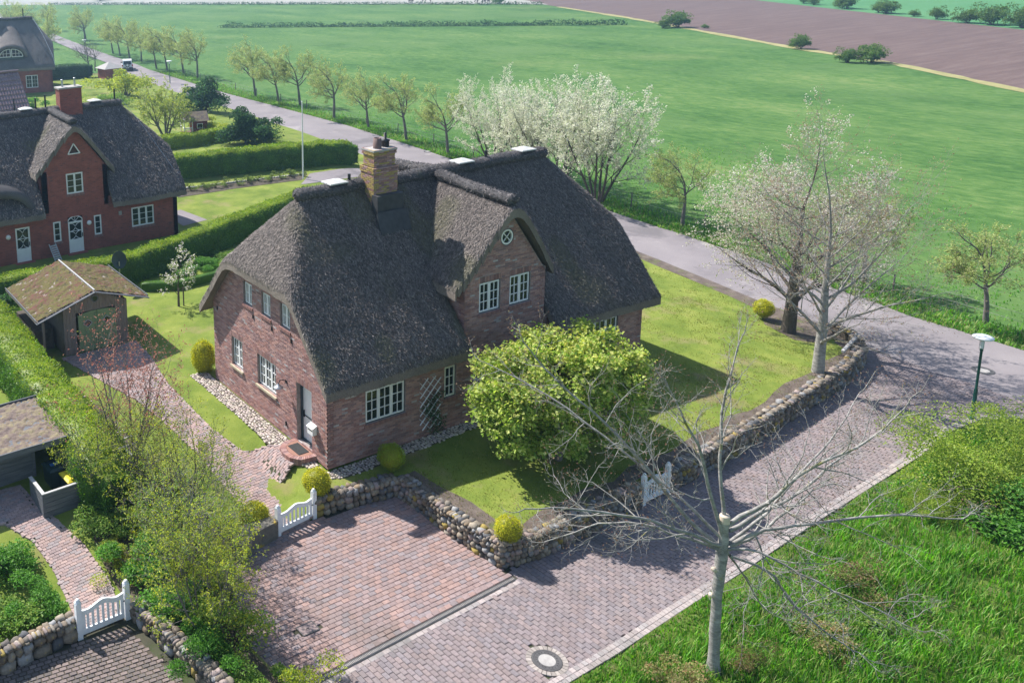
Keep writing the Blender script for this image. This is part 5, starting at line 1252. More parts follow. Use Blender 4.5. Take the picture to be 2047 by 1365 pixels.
def grow(r, p, d, L, rad, lev, P, out, tips):
    """one branch and, from it, its side branches"""
    ns = P['seg'][lev]; pts = [np.array(p, float)]; d = unit(np.array(d, float)); step = L / ns
    for i in range(ns):
        d = unit(d + r.normal(0, P['wander'][lev], 3) + np.array(P['trop'][lev]) / ns)
        pts.append(pts[-1] + d * step)
    pts = np.array(pts); end = P.get('taper', .45) if lev < P['max'] else .35
    rr = np.linspace(rad, rad * end, ns + 1); out.append((lev, pts, rr))
    if lev == P['max']: tips.append(pts); return
    k = P['kids'][lev]; k = int(k) + (r.random() < k % 1); az = r.uniform(0, 6.28)
    for i in range(k):
        t = P['start'][lev] + (1 - P['start'][lev]) * ((i + r.uniform(.2, .8)) / k); f = t * ns; j = min(int(f), ns - 1); f -= j
        q = pts[j] * (1 - f) + pts[j + 1] * f; dd = unit(pts[j + 1] - pts[j]); az += 2.4 + r.normal(0, .3)
        u = unit(np.cross(dd, (0.31, .2, .93) if abs(dd[2]) < .9 else (1., 0, 0))); v = np.cross(dd, u)
        an = math.radians(P['angle'][lev] * r.uniform(.75, 1.25)); nd = dd * math.cos(an) + (u * math.cos(az) + v * math.sin(az)) * math.sin(an)
        grow(r, q, nd, L * P['ratio'][lev] * r.uniform(.75, 1.2) * (1.15 - .4 * t), max(rr[j] * P.get('rad', .6) * r.uniform(.8, 1.1), P.get('minr', .004)), lev + 1, P, out, tips)
    if P.get('lead', True):
        grow(r, pts[-1], d, L * P['ratio'][lev] * .9, rr[-1] * .9, lev + 1, P, out, tips)
def bark_mesh(out, sides=(9, 7, 5, 4, 3)):
    mb = MB()
    for lev, pts, rr in out:
        V, F = tube(pts, rr, sides[min(lev, len(sides) - 1)]); mb.add(V, F)
    return mb
def tip_points(r, tips, per, spread=.03, lo=.15):
    T = np.array([t[np.linspace(0, len(t) - 1, 4).round().astype(int)] for t in tips]); n = len(T)
    i = r.integers(0, n, int(n * per)); t = r.uniform(lo, 1, len(i)) * 3; j = np.minimum(t.astype(int), 2); f = (t - j)[:, None]
    p = T[i, j] * (1 - f) + T[i, j + 1] * f; dirs = unit(T[i, j + 1] - T[i, j])
    return p + r.normal(0, spread, p.shape), dirs

G_LIME = [(.31,.37,.12),(.38,.43,.16),(.26,.33,.10),(.43,.45,.21)]
G_HEDGE = [(.07,.17,.02),(.10,.22,.025),(.14,.27,.03),(.05,.13,.02)]
G_HEDGE_Y = [(.22,.33,.03),(.29,.38,.035),(.16,.28,.025),(.35,.41,.045)]
G_DARK = [(.05,.11,.035),(.07,.145,.05),(.035,.08,.03)]
G_GOLD = [(.60,.57,.03),(.70,.64,.04),(.48,.49,.03),(.30,.35,.03)]
G_MAPLE = [(.27,.38,.07),(.36,.46,.11),(.18,.30,.05),(.48,.53,.18)]
G_SHRUB = [(.15,.27,.05),(.21,.33,.07),(.11,.22,.04),(.28,.37,.08)]
G_YEL = [(.36,.40,.05),(.43,.46,.06),(.29,.36,.06),(.22,.31,.06)]
C_BLOS = [(.60,.59,.48),(.53,.55,.40),(.66,.64,.56),(.44,.48,.31)]
C_BLOS2 = [(.62,.57,.51),(.54,.49,.41),(.68,.65,.60),(.44,.36,.29)]

def plant(name, loc, trunk, crown, label, cat, group=None, mats=('bark_grey', 'leaf'), rz=0., s=1., tn="trunk", cn="crown"):
    e = empty(name, loc, rz, label, cat, group); e.scale = (s, s, s)
    obj(tn, trunk, M[mats[0]], e); 
    if crown is not None: obj(cn, crown, M[mats[1]], e)
    return e

# ---- windswept trees along the lane: three shapes, each shared by several trees
wind = np.array((-.62, .42, 0.))
AV = []
for k in range(4):
    r = np.random.default_rng(40 + k); out, tips = [], []
    P = dict(max=4, seg=[5, 5, 4, 3, 3], wander=[.05, .13, .17, .2, .2], trop=[wind * .10 + (0, 0, .2), wind * .55 + (0, 0, .35), wind * .45 + (0, 0, .25), wind * .3 + (0, 0, .2), (0, 0, .25)],
             kids=[7, 4, 4, 3, 0], start=[.70, .3, .25, .2, 0], angle=[58, 44, 44, 44, 0], ratio=[.80, .60, .58, .55, 0], rad=.55, taper=.5)
    grow(r, (0, 0, -.1), wind * .12 + (0, 0, 1), 2.3, .12, 0, P, out, tips)
    tm = bark_mesh(out, (8, 6, 4, 3, 3)).mesh("avenue_trunk", True)
    p, dd = tip_points(r, tips, 8, .05); V, F, c = leaves(r, p, .085, G_LIME, .3)
    AV.append((tm, MB().add(V, F, c).mesh("avenue_crown")))
av_pos = [(35.5,-4.25,.93),(36.4,1.63,.95),(37.9,13.6,1.0),(40.2,38.6,1.08),(41.5,46.,1.15),(42.2,52.9,1.12),(42.6,59.7,1.16),(44.6,69.6,1.2),(43.4,72.6,1.25),(43.9,79.,1.25),(46.3,100.3,1.3),(46.5,105.5,1.32),(46.6,111.7,1.22),(46.2,115.,1.25),(48.6,126.6,1.2),(48.3,131.2,1.25),(49.0,137.4,1.25),(49.6,142.4,1.25),(52.6,166.,1.25),(55.6,173.4,1.35),(58.5,205.,1.3)]
ordw = ["first","second","third","fourth","fifth","sixth","seventh","eighth","ninth","tenth","eleventh","twelfth","thirteenth","fourteenth","fifteenth","sixteenth","seventeenth","eighteenth","nineteenth","twentieth","twenty-first"]
for i, (x, y, s) in enumerate(av_pos):
    t_, c_ = AV[i % 4]
    plant("lane_tree", (x, y, -.92), t_, c_, "windswept young tree on the lane's grass verge, %s counting from the right edge" % ordw[i], "tree", "windswept trees along the lane", ('bark_grey', 'leaf'), rz=(i * .13) % .5 - .2, s=s * 1.22 * (1 + .05 * math.sin(i * 2.2)))
# a few hazy bare trees left of the lane
for i, (x, y, s, lb) in enumerate([(33.5,112.,1.35,"bare spreading tree left of the lane just before the white car"),(36.5,118.,1.05,"small bare tree left of the lane beyond the spreading one"),(34.5,136.,1.9,"large hazy budding tree left of the lane near the far thatched house"),(38.,165.,2.0,"pale hazy tree at the far left end of the lane"),(30.,172.,2.1,"hazy tree crown above the far thatched house"),(44.,190.,1.9,"faint tree by the lane bend near the top left corner"),(24.,185.,2.0,"faint hazy tree at the top left corner behind the far house")]):
    t_, c_ = AV[(i + 1) % 4]
    plant("roadside_tree", (x, y, -.6), t_, c_ if i > 1 else None, lb, "tree", None, ('bark_grey', 'leaf'), rz=i * 1.1, s=s)

# ---- white blossom trees behind the house
BL = []
for k in range(2):
    r = np.random.default_rng(60 + k); out, tips = [], []
    for st in range(6):
        a = st * 1.05 + k; P = dict(max=3, seg=[7, 5, 4, 3], wander=[.06, .12, .15, .2], trop=[(0, 0, .45), (0, 0, .30), (0, 0, .22), (0, 0, .2)], kids=[7, 5, 4, 0], start=[.22, .2, .15, 0], angle=[38, 40, 44, 0], ratio=[.46, .48, .5, 0], rad=.5, taper=.3)
        grow(r, (.15 * math.cos(a), .15 * math.sin(a), -.1), (.42 * math.cos(a), .42 * math.sin(a), 1), r.uniform(4.3, 5.6), .085, 0, P, out, tips)
    tm = bark_mesh(out, (6, 4, 3, 3)).mesh("blossom_trunk", True)
    p, dd = tip_points(r, tips, 14, .05, 0.); V, F, c = leaves(r, p, .085, C_BLOS, .2, .8)
    BL.append((tm, MB().add(V, F, c).mesh("blossom_crown")))
for i, (x, y, s, rz, lb) in enumerate([(37.6,20.2,1.28,.3,"tallest white blossoming tree at the right of the thicket behind the house"),(38.2,24.4,1.12,1.4,"white blossoming tree second from the right in the thicket behind the house"),(38.8,28.2,1.08,2.5,"white blossoming tree in the middle of the thicket above the roof ridge"),(39.4,32.2,1.05,3.9,"white blossoming tree at the left end of the thicket behind the house")]):
    t_, c_ = BL[i % 2]
    plant("blossom_tree", (x, y, -.95), t_, c_, lb, "tree", "white blossoming trees behind the house", ('bark_dark', 'blossom'), rz, s)

# ---- the two big trees on the lawn corner
r = np.random.default_rng(71); out, tips = [], []
P = dict(max=4, seg=[12, 6, 4, 3, 2], wander=[.012, .10, .14, .18, .2], trop=[(-.05, 0, .3), (0, 0, .55), (0, 0, .35), (0, 0, .3), (0, 0, .2)], kids=[20, 8, 5, 3.4, 0], start=[.20, .22, .2, .2, 0], angle=[50, 40, 42, 44, 0], ratio=[.64, .52, .52, .52, 0], rad=.40, taper=.2)
grow(r, (0, 0, -.2), (.02, 0, 1), 6.5, .25, 0, P, out, tips)
V0 = bark_mesh(out, (14, 7, 5, 3, 3)).mesh("beech_trunk", True)
p, dd = tip_points(r, tips, 2.2, .02, .3); V, F, c = leaves(r, p, .065, [(.34,.20,.14),(.42,.30,.20),(.40,.38,.22),(.28,.15,.11)], .2, .4, dirs=dd)
plant("beech_tree", (21.85, -4.19, -.02), V0, MB().add(V, F, c).mesh("bud_crown"), "tall smooth grey barked tree coming into bud on the lawn corner", "tree", None, ('bark_pale', 'leaf'), s=.97)
r = np.random.default_rng(72); out, tips = [], []
P = dict(max=4, seg=[12, 6, 4, 3, 2], wander=[.012, .10, .14, .18, .2], trop=[(0, 0, .3), (0, 0, .25), (0, 0, .12), (0, 0, .1), (0, 0, .15)], kids=[21, 8, 5, 3.4, 0], start=[.22, .22, .2, .2, 0], angle=[62, 42, 42, 42, 0], ratio=[.58, .50, .48, .5, 0], rad=.38, taper=.2)
grow(r, (0, 0, -.2), (0, 0, 1), 5.9, .30, 0, P, out, tips)
V0 = bark_mesh(out, (12, 6, 4, 3, 3)).mesh("cherry_trunk", True)
p, dd = tip_points(r, tips, 4.6, .05, .0); V, F, c = leaves(r, p, .068, C_BLOS2 + [(.45,.50,.28)], .2, .75)
plant("cherry_tree", (25.42, -.83, -.25), V0, MB().add(V, F, c).mesh("cherry_crown"), "large white blossoming tree with rough dark trunk behind the smooth barked tree", "tree", None, ('bark_dark', 'blossom'), rz=2., s=1.06)

# ---- pollarded street tree in the right foreground
r = np.random.default_rng(80); out, tips = [], []
trunk_pts = np.array([(3.83,-11.98,-1.0),(3.84,-11.98,-.5),(3.80,-11.95,.57),(3.80,-11.95,1.5),(3.82,-11.96,2.3),(3.85,-11.97,2.97),(3.83,-11.96,3.75)])
base = trunk_pts[0].copy()
tt = np.linspace(0, 6, 34); tp = np.stack([np.interp(tt, np.arange(7), trunk_pts[:, k]) for k in range(3)], 1); tp[2:-2, :2] += np.cumsum(r.normal(0, .006, (30, 2)), 0)
tp[-3:, :2] = trunk_pts[-1, :2]; tr_ = np.interp(tt, np.arange(7), (.21, .145, .127, .123, .138, .122, .112)) * (1 + .05 * vnoise(tt * 3.1, tt * 0) + .10 * np.exp(-((tt - 1.75) / .16) ** 2) + .08 * np.exp(-((tt - 4.4) / .3) ** 2))
out.append((0, tp - base, tr_))
limbs = [([(3.78,-11.94,2.83),(3.11,-11.6,3.5),(2.05,-11.08,5.23),(1.21,-10.66,6.36),(.28,-10.19,7.6),(-.41,-9.85,8.55)], .085, .9),
 ([(3.85,-11.97,2.97),(3.38,-11.74,4.61),(2.94,-11.52,6.14),(2.43,-11.27,7.37),(1.93,-11.02,8.44)], .08, -.5),
 ([(3.83,-11.96,3.47),(3.61,-11.86,5.29),(3.63,-11.87,6.65),(3.89,-12.,7.7),(4.25,-12.18,8.72)], .075, .6),
 ([(3.91,-12.,3.46),(4.7,-12.4,4.27),(5.39,-12.74,5.48),(6.31,-13.2,6.39),(6.97,-13.54,7.55)], .085, -.6),
 ([(3.95,-12.02,3.32),(4.86,-12.48,3.63),(5.96,-13.03,4.),(7.04,-13.57,4.58),(8.01,-14.05,4.94)], .08, .8),
 ([(3.98,-12.04,2.89),(4.54,-12.32,3.36),(5.78,-12.94,3.52),(7.68,-13.89,3.78),(9.2,-14.6,3.6)], .085, -.2),
 ([(3.9,-12.,2.68),(4.7,-12.4,2.71),(5.83,-12.96,2.87),(6.94,-13.52,3.18),(7.9,-14.,2.77)], .075, 1.6),
 ([(4.02,-12.06,2.6),(4.85,-12.47,2.27),(5.39,-12.74,1.23),(6.28,-13.19,.4),(6.78,-13.44,.1)], .06, -.6),
 ([(3.77,-11.94,2.9),(2.82,-11.46,3.52),(1.54,-10.82,4.28),(.04,-10.07,4.91),(-1.2,-9.45,5.38)], .08, -1.0),
 ([(3.78,-11.94,2.76),(3.08,-11.59,3.08),(2.03,-11.07,3.41),(1.02,-10.56,3.18),(.24,-10.17,2.64)], .065, .6),
 ([(3.92,-12.01,2.75),(4.55,-12.33,1.76),(5.13,-12.62,.6),(5.9,-13.,.0)], .045, .5),
 ([(3.95,-12.02,2.95),(4.9,-12.5,3.2),(6.2,-13.1,4.3),(7.4,-13.7,5.0),(8.3,-14.1,5.9)], .07, 1.5),
 ([(3.9,-12.0,2.8),(4.6,-12.3,2.9),(5.6,-12.8,2.2),(6.5,-13.2,1.9),(7.3,-13.6,1.5)], .06, -1.2),
 ([(3.8,-11.95,3.1),(2.9,-11.4,4.1),(1.6,-10.6,5.4),(.6,-9.8,6.4),(-.5,-9.2,6.9)], .07, 1.8)]
P = dict(max=4, seg=[1, 5, 4, 3, 2], wander=[0, .2, .22, .25, .3], trop=[(0, 0, 0), (0, 0, .25), (0, 0, .2), (0, 0, .15), (0, 0, .25)], kids=[0, 7, 5, 3.2, 0], start=[0, .2, .2, .2, 0], angle=[0, 45, 50, 52, 0], ratio=[0, .40, .50, .52, 0], rad=.55, taper=.5)
nv = np.array((.447, .894, 0))
for pts, rad, dep in limbs:
    q = np.array(pts, float); m = len(q); q[:, 2] = np.where(q[:, 2] > 4, 4 + (q[:, 2] - 4) * .86, q[:, 2]); s = np.linspace(0, 1, m); q = q + nv * (dep * 1.5 * s ** 1.2)[:, None]
    ss = np.linspace(0, m - 1, m * 3); q = np.stack([np.interp(ss, np.arange(m), q[:, i]) for i in range(3)], 1); q[1:-1] = (q[:-2] + q[2:] + q[1:-1]) / 3
    q[1:] += np.cumsum(r.normal(0, .022, (len(q) - 1, 3)), 0); q -= base
    rad *= .66; rr = np.linspace(rad, rad * .28, len(q)); out.append((1, q, rr))
    nk = 11
    for k in range(nk):
        t = .22 + .78 * (k + r.uniform(.2, .8)) / nk; f = t * (len(q) - 1); j = min(int(f), len(q) - 2); dd = unit(q[j + 1] - q[j])
        nd = unit(dd + r.normal(0, .65, 3) + (0, 0, .15)); grow(r, q[j], nd, r.uniform(.75, 1.5) * (1.2 - .45 * t), max(rr[j] * .5, .010), 2, P, out, tips)
    grow(r, q[-1], q[-1] - q[-2], .6, rr[-1], 2, P, out, tips)
V0 = bark_mesh(out, (16, 8, 5, 4, 3)).mesh("pollard_trunk", True)
e = empty("pollard_tree", tuple(base), 0, "bare pollarded tree with pale trunk and spreading twigs in the right foreground", "tree")
obj("trunk", V0, M['bark_pale'], e)
T = np.array([t[-1] for t in tips]); TD = np.array([unit(t[-1] - t[-2]) for t in tips])
P3 = np.repeat(T, 2, 0); D3 = np.repeat(TD, 2, 0); V, F, c = leaves(r, P3, .042, [(.24,.12,.09),(.30,.19,.13),(.22,.12,.09),(.33,.28,.17)], .1, .45, dirs=D3)
obj("buds", MB().add(V, F, c).mesh("buds"), M['leaf'], e)
for (x, y, z, rd_, nx, ny, nz) in ((-.01,.02,4.74,.12,0,0,1),(-.20,.09,3.25,.06,-.8,.2,.4),(-.20,.10,2.5,.062,-.8,.25,.3)):
    mt = Matrix.Translation((x, y, z)) @ Vector((nx, ny, nz)).to_track_quat('Z', 'Y').to_matrix().to_4x4()
    MB().lathe([(rd_*1.05,-.18),(rd_*1.02,0),(rd_,.015),(.001,.03)], sides=14, M=mt).build("sawn_stub", M['cutwood'], e, True)

# ---- pruned lime green maple in front of the house
r = np.random.default_rng(90); out, tips = [], []
P = dict(max=3, seg=[4, 5, 4, 3], wander=[.04, .12, .15, .2], trop=[(0, 0, .2), (0, 0, .1), (0, 0, .1), (0, 0, 0)], kids=[9, 6, 4, 0], start=[.55, .3, .2, 0], angle=[62, 45, 45, 0], ratio=[1.25, .5, .5, 0], rad=.5, taper=.5)
grow(r, (0, 0, -.1), (0, 0, 1), 1.9, .14, 0, P, out, tips)
ax = np.array((3.5, 2.0, 1.98)); nl = 560; cl = []
while len(cl) < nl:
    v = r.normal(0, 1, 3); v /= np.abs(v).max() ** .55 * np.linalg.norm(v) ** .45; rad_ = r.uniform(.62, 1.0)
    cl.append(v * rad_ * ax * .92 + (0, 0, 2.85))
cl = np.array(cl); K = 92; drop = np.abs(r.normal(0, 1, (nl, K, 1)))
ps = cl[:, None, :] + r.normal(0, 1, (nl, K, 3)) * np.array((.17, .17, .12)) - np.concatenate([np.zeros((nl, K, 2)), drop * .09], 2)
top = np.clip((cl[:, 2] - 1.6) / 3., 0, 1)
V, F, c = leaves(r, ps.reshape(-1, 3), .125, G_MAPLE, .35, .85, .2, .35)
tint = np.repeat(top, K)[:, None] * np.array((.10, .03, .0)); c = c + tint * r.uniform(0, 1.2, (len(c), 1)) ** 2  # yellow highlights on the upper clumps, painted into the leaf colour
plant("maple_tree", (7.4, -3.6, -.02), bark_mesh(out, (9, 6, 4, 3)).mesh("maple_trunk", True), MB().add(V, F, c).mesh("maple_crown"), "clipped dome of fresh lime green leaves in front of the brick house", "tree", None, ('bark_grey', 'leaf'))

# ---- hedges
def hedge(name, path, wd, h, label, pal, n_m2=330, size=.06, zf=None, lit_top_pal=None, seed=0, cat="hedge", rough=.05):
    r = np.random.default_rng(200 + seed); zf = zf or z_lot
    Pp = densify(path, .22, False); n = len(Pp); T = np.gradient(Pp, axis=0); T = unit(T); Nn = np.stack([-T[:, 1], T[:, 0]], 1); zb = zf(Pp[:, 0], Pp[:, 1])
    loc = (float(Pp[0, 0]), float(Pp[0, 1]), float(zb[0])); off = np.array(loc)
    prof = [(-.5, 0.), (-.52, .25), (-.51, .55), (-.49, .82), (-.40, .96), (-.2, 1.0), (0, 1.01), (.2, 1.0), (.40, .96), (.49, .82), (.51, .55), (.52, .25), (.5, 0.)]
    R = np.array([[np.append(Pp[i] + Nn[i] * wd * a, zb[i] + h * b) for a, b in prof] for i in range(n)]); m = len(prof)
    wob = rough * vnoise(R[..., 0] * 1.3 + R[..., 2] * 2, R[..., 1] * 1.3 + R[..., 2]) + rough * .6 * vnoise(R[..., 0] * 4 + R[..., 2] * 3, R[..., 1] * 4)
    ctr = np.concatenate([Pp, (zb + h * .5)[:, None]], 1)[:, None]; R = R + unit(R - ctr) * wob[..., None]
    taper = np.minimum(np.arange(n), np.arange(n)[::-1]) * .22; tp = np.clip(taper / (wd * .35), .55, 1)[:, None, None]
    R = ctr + (R - ctr) * np.concatenate([np.ones((n, m, 2)) * tp, np.ones((n, m, 1)) * (.5 + .5 * tp)], 2)
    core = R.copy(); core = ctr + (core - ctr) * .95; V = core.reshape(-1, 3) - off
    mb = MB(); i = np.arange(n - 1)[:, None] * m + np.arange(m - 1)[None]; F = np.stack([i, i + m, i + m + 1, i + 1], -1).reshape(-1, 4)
    tc_ = np.array(lit_top_pal if lit_top_pal is not None else pal).mean(0) * .75; jj = np.tile(np.arange(m - 1), n - 1); mb.add(V, F, np.where(((jj >= 4) & (jj <= 7))[:, None], tc_, np.array(pal).mean(0) * .7))  # sunlit look of the hedge top is put into the core's face colours
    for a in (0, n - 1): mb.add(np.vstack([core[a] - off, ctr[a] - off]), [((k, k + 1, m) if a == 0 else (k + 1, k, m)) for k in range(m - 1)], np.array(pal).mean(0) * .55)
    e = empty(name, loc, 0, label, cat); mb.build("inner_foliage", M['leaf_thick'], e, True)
    A = R[:-1, :-1]; B = R[1:, :-1]; Cq = R[1:, 1:]; D = R[:-1, 1:]; ar = np.linalg.norm(np.cross(B - A, D - A), axis=-1)
    tot = ar.sum(); k = int(tot * n_m2); pr = (ar / tot).ravel(); ch = r.choice(len(pr), k, p=pr); u, v = r.random((2, k, 1))
    q = lambda Z: Z.reshape(-1, 3)[ch]; P = (q(A) * (1 - u) + q(B) * u) * (1 - v) + (q(D) * (1 - u) + q(Cq) * u) * v
    for a in (0, n - 1):
        kk = int(wd * h * n_m2); t = r.random((kk, 1)) ** .5; P = np.vstack([P, ctr[a] + (R[a][r.integers(0, m, kk)] - ctr[a]) * t])
    P = P + r.normal(0, .04, P.shape)
    hz = (P[:, 2] - np.interp(P[:, 0] * 0, [0], [0]) - zb.mean()) / h
    out_ = unit(P - np.concatenate([P[:, :2], np.full((len(P), 1), zb.mean() + h * .4)], 1))
    V, F, c = leaves(r, P - off, size, pal, .25)
    if lit_top_pal is not None:
        tpc = np.array(lit_top_pal)[r.integers(0, len(lit_top_pal), len(c))] * r.uniform(.8, 1.2, (len(c), 1)); w_ = (sstep(.78, .98, hz) * (r.random(len(c)) < .85))[:, None]; c = c * (1 - w_) + tpc * w_  # top leaves recoloured brighter, painting in the sun that falls on them
    obj("leaves", MB().add(V, F, c).mesh("hedge_leaves"), M['leaf_thick'], e)
    return e
hedge("hedge", [(-7.6,21.9),(-2.,21.6),(1.6,21.6),(7.,23.6),(13.,26.),(18.5,28.4)], 1.25, 1.65, "bright clipped garden hedge between the shed and the red brick house", G_HEDGE, 330, .085, lit_top_pal=G_HEDGE_Y, seed=1, rough=.08)
hedge("hedge", [(13.4,41.9),(20.,40.6),(28.2,38.6),(29.6,38.2)], 1.5, 1.95, "tall dark clipped hedge beyond the neighbour's lawn, ending by the lane", G_HEDGE, 210, .115, lit_top_pal=G_HEDGE_Y, seed=2, rough=.12)
hedge("hedge", [(17.5,53.2),(22.,52.9),(27.,53.6)], 1.4, 1.15, "low bright hedge in front of the red playhouse", G_HEDGE_Y, 180, .12, seed=3, rough=.14)
hedge("hedge", [(-7.35,1.6),(-7.4,6.),(-7.45,12.),(-7.3,19.)], 1.9, 1.75, "broad bright green hedge at the left edge beside the timber shed", G_HEDGE, 340, .085, lit_top_pal=G_HEDGE_Y, seed=4, rough=.12)
hedge("hedge", [(1.6,20.0),(3.4,19.1),(5.8,19.2),(8.4,20.4),(10.,21.6)], .5, .5, "low curved box edging round the garden bed by the blossoming sapling", G_HEDGE, 500, .04, seed=5)
hedge("hedge", [(22.5,109.),(27.,107.5),(31.5,106.)], 1.6, 2.0, "dark hedge beside the far thatched house at the top left", G_DARK, 90, .14, seed=6)

# ---- topiary balls
def ball_mesh(pal, seed, n=3600, sz=.046):
    r = np.random.default_rng(seed); v = unit(r.normal(0, 1, (n, 3))); P = v * (.5 + .045 * vnoise(v[:, 0] * 3 + 5 + seed, v[:, 1] * 3 + v[:, 2] * 3))[:, None] * r.uniform(.88, 1.04, (n, 1))
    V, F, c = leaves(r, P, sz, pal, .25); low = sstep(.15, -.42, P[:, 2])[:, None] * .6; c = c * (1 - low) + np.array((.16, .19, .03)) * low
    mb = MB().add(V, F, c); return mb.mesh("ball_leaves")
cm = MB().lathe([(.001,-.46),(.25,-.40),(.40,-.22),(.45,0),(.40,.22),(.25,.40),(.001,.46)], sides=20, col=(.26,.27,.02)).mesh("ball_core", True)
sm = MB().tube([(0,0,-.75),(0,0,-.3)], .03, 6).mesh("ball_stem", True)
BM = [ball_mesh(G_GOLD, 1), ball_mesh(G_GOLD, 2), ball_mesh([(.28,.38,.03),(.34,.43,.04),(.21,.31,.03)], 3)]
for i, (x, y, z, s, k, lb) in enumerate([(2.0,-1.0,.42,.98,2,"green clipped ball on the corner of the wall below the front wall"),(-1.05,-.85,.30,1.0,0,"golden clipped ball just behind the white gate"),(-3.45,-.75,-.28,1.05,1,"golden clipped ball left of the white gate under twigs"),(2.52,-6.05,.36,.86,0,"golden clipped ball on the outer wall corner of the parking bay"),(26.0,.75,.22,.95,1,"golden clipped ball beside the rough trunked tree near the lane")]):
    e = empty("topiary_ball", (x, y, z), i * 1.3, lb, "topiary", "clipped golden balls"); e.scale = (s * .97, s * .97, s * .92)
    obj("leaves", BM[k], M['leaf_thick'], e); obj("inner_foliage", cm, M['leaf_thick'], e); obj("stem", sm, M['bark_dark'], e)
e = empty("topiary_cone", (-.15, 9.25, .7), 0, "tall golden clipped bush at the back corner of the gable wall", "topiary", "clipped golden balls"); e.scale = (1.05, 1.05, 1.5)
obj("leaves", BM[0], M['leaf_thick'], e); obj("inner_foliage", cm, M['leaf_thick'], e)

# ---- shrubs
def shrub_mesh(seed, n, size, pal, lobes=14, flat_=.8, droop=0., open_=.35):
    r = np.random.default_rng(seed); c = r.normal(0, .33, (lobes, 3)); c[:, 2] = np.abs(c[:, 2]) * 1.1 + .18; rad_ = r.uniform(.16, .36, lobes)
    i = r.integers(0, lobes, n); v = unit(r.normal(0, 1, (n, 3))); v[:, 2] = np.where(v[:, 2] < -.3, -v[:, 2], v[:, 2])
    P = c[i] + v * (rad_[i] * r.uniform(open_, 1.08, n) ** .6)[:, None]; P[:, 2] *= flat_; P = P[P[:, 2] > .02]
    V, F, cc = leaves(r, P, size, pal, .25, .6, .18, droop)
    st = MB()
    for k in range(9):
        q = c[r.integers(0, lobes)]; a = r.normal(0, .06, 2); pts = np.array([(a[0], a[1], -.1), (a[0] + q[0] * .3, a[1] + q[1] * .3, q[2] * .35), q * (.95, .95, flat_)]); st.tube(pts, (.022, .016, .008), 4, cap=False)
    return st.mesh("shrub_stems", True), MB().add(V, F, cc).mesh("shrub_foliage")
SH = {k: shrub_mesh(*v) for k, v in dict(
    green=(1, 5200, .062, G_SHRUB), lush=(2, 5600, .062, [(.11,.27,.04),(.16,.34,.055),(.08,.20,.035)]), yellow=(3, 3800, .055, G_YEL), dark=(4, 10000, .075, G_DARK, 44, .95), airy=(5, 2600, .05, G_YEL + G_SHRUB, 16, 1.0, 0., .1),
    haw=(6, 17000, .027, [(.22,.32,.045),(.28,.38,.06),(.16,.25,.04),(.35,.41,.08)], 34), bronze=(7, 2400, .05, [(.22,.14,.08),(.24,.24,.08),(.17,.26,.06),(.28,.19,.11),(.14,.22,.05)], 14, .9, 0., .1), pale=(8, 2600, .07, [(.33,.33,.12),(.40,.36,.17),(.24,.30,.09),(.38,.25,.13)], 12, .9), small=(9, 700, .11, [(.10,.18,.04),(.15,.22,.05),(.22,.24,.08)], 8), far=(10, 3600, .075, [(.08,.15,.035),(.11,.19,.045),(.15,.22,.055)], 34)).items()}
def shrub(kind, x, y, s, label, z=None, sz=None, group=None, name="shrub", cat="shrub", rz=None):
    z = float(z_lot(x, y)) if z is None else z; st, fo = SH[kind]
    e = plant(name, (x, y, z - .03), st, fo, label, cat, group, ('bark_dark', 'leaf'), rz if rz is not None else (x * 1.7 + y) % 6.28, 1., "stems", "foliage"); e.scale = (s, s, sz or s); return e
gb = "mixed shrubs in the border by the parking bay"
for a in [("lush",-11.2,.9,1.5,"big lush green bush left of the curved brick path",None,1.0),("green",-12.0,-1.0,1.6,"leafy bush above the boulder wall at the lower left",None,1.0),("lush",-10.9,-1.3,1.15,"rounded green bush between the boulder wall and the path",None,.85),("green",-13.2,1.2,1.6,"green bush cut by the left edge beside the path",None,1.0),
          ("green",-7.9,1.5,1.5,"green bush beside the slatted bin screen",None,1.0),("yellow",-8.2,-.2,1.0,"yellowish low bush on the right edge of the brick path",None,.7),("lush",-7.6,-1.2,1.6,"dense green bush right of the brick path bend",None,1.15),("yellow",-6.9,.6,1.6,"yellow-green bush in the middle of the border",None,1.3),("airy",-6.3,-.6,1.9,"airy twiggy bush near the wall stub by the gate",None,1.7),
          ("lush",-7.9,-3.0,1.4,"green bush growing over the wall right of the near gate",None,1.1),("green",-7.2,-3.6,1.5,"leafy bush behind the overgrown wall",None,1.2),("yellow",-6.35,-2.8,1.15,"bright yellow-green bush at the left edge of the parking bay",None,1.5),("lush",-7.5,-5.2,1.2,"green bush spilling over the wall towards the forecourt",None,1.0),("airy",-6.75,-5.0,1.5,"thin twiggy bush at the parking bay's left edge",None,1.4),("green",-7.1,-6.9,1.2,"leafy bush at the bottom end of the border",None,1.0),("yellow",-6.3,-7.8,1.3,"bright yellow-green shrub at the bottom edge of the picture",None,1.35),
          ("yellow",-5.7,1.2,1.1,"yellow-green bush beside the brick path behind the gate",None,1.2),("green",-6.3,3.2,1.5,"green bush at the foot of the left hedge",None,1.2)]:
    shrub(*a[:5], sz=a[6], group=gb)
gb = "wild bushes on the right-hand verge"
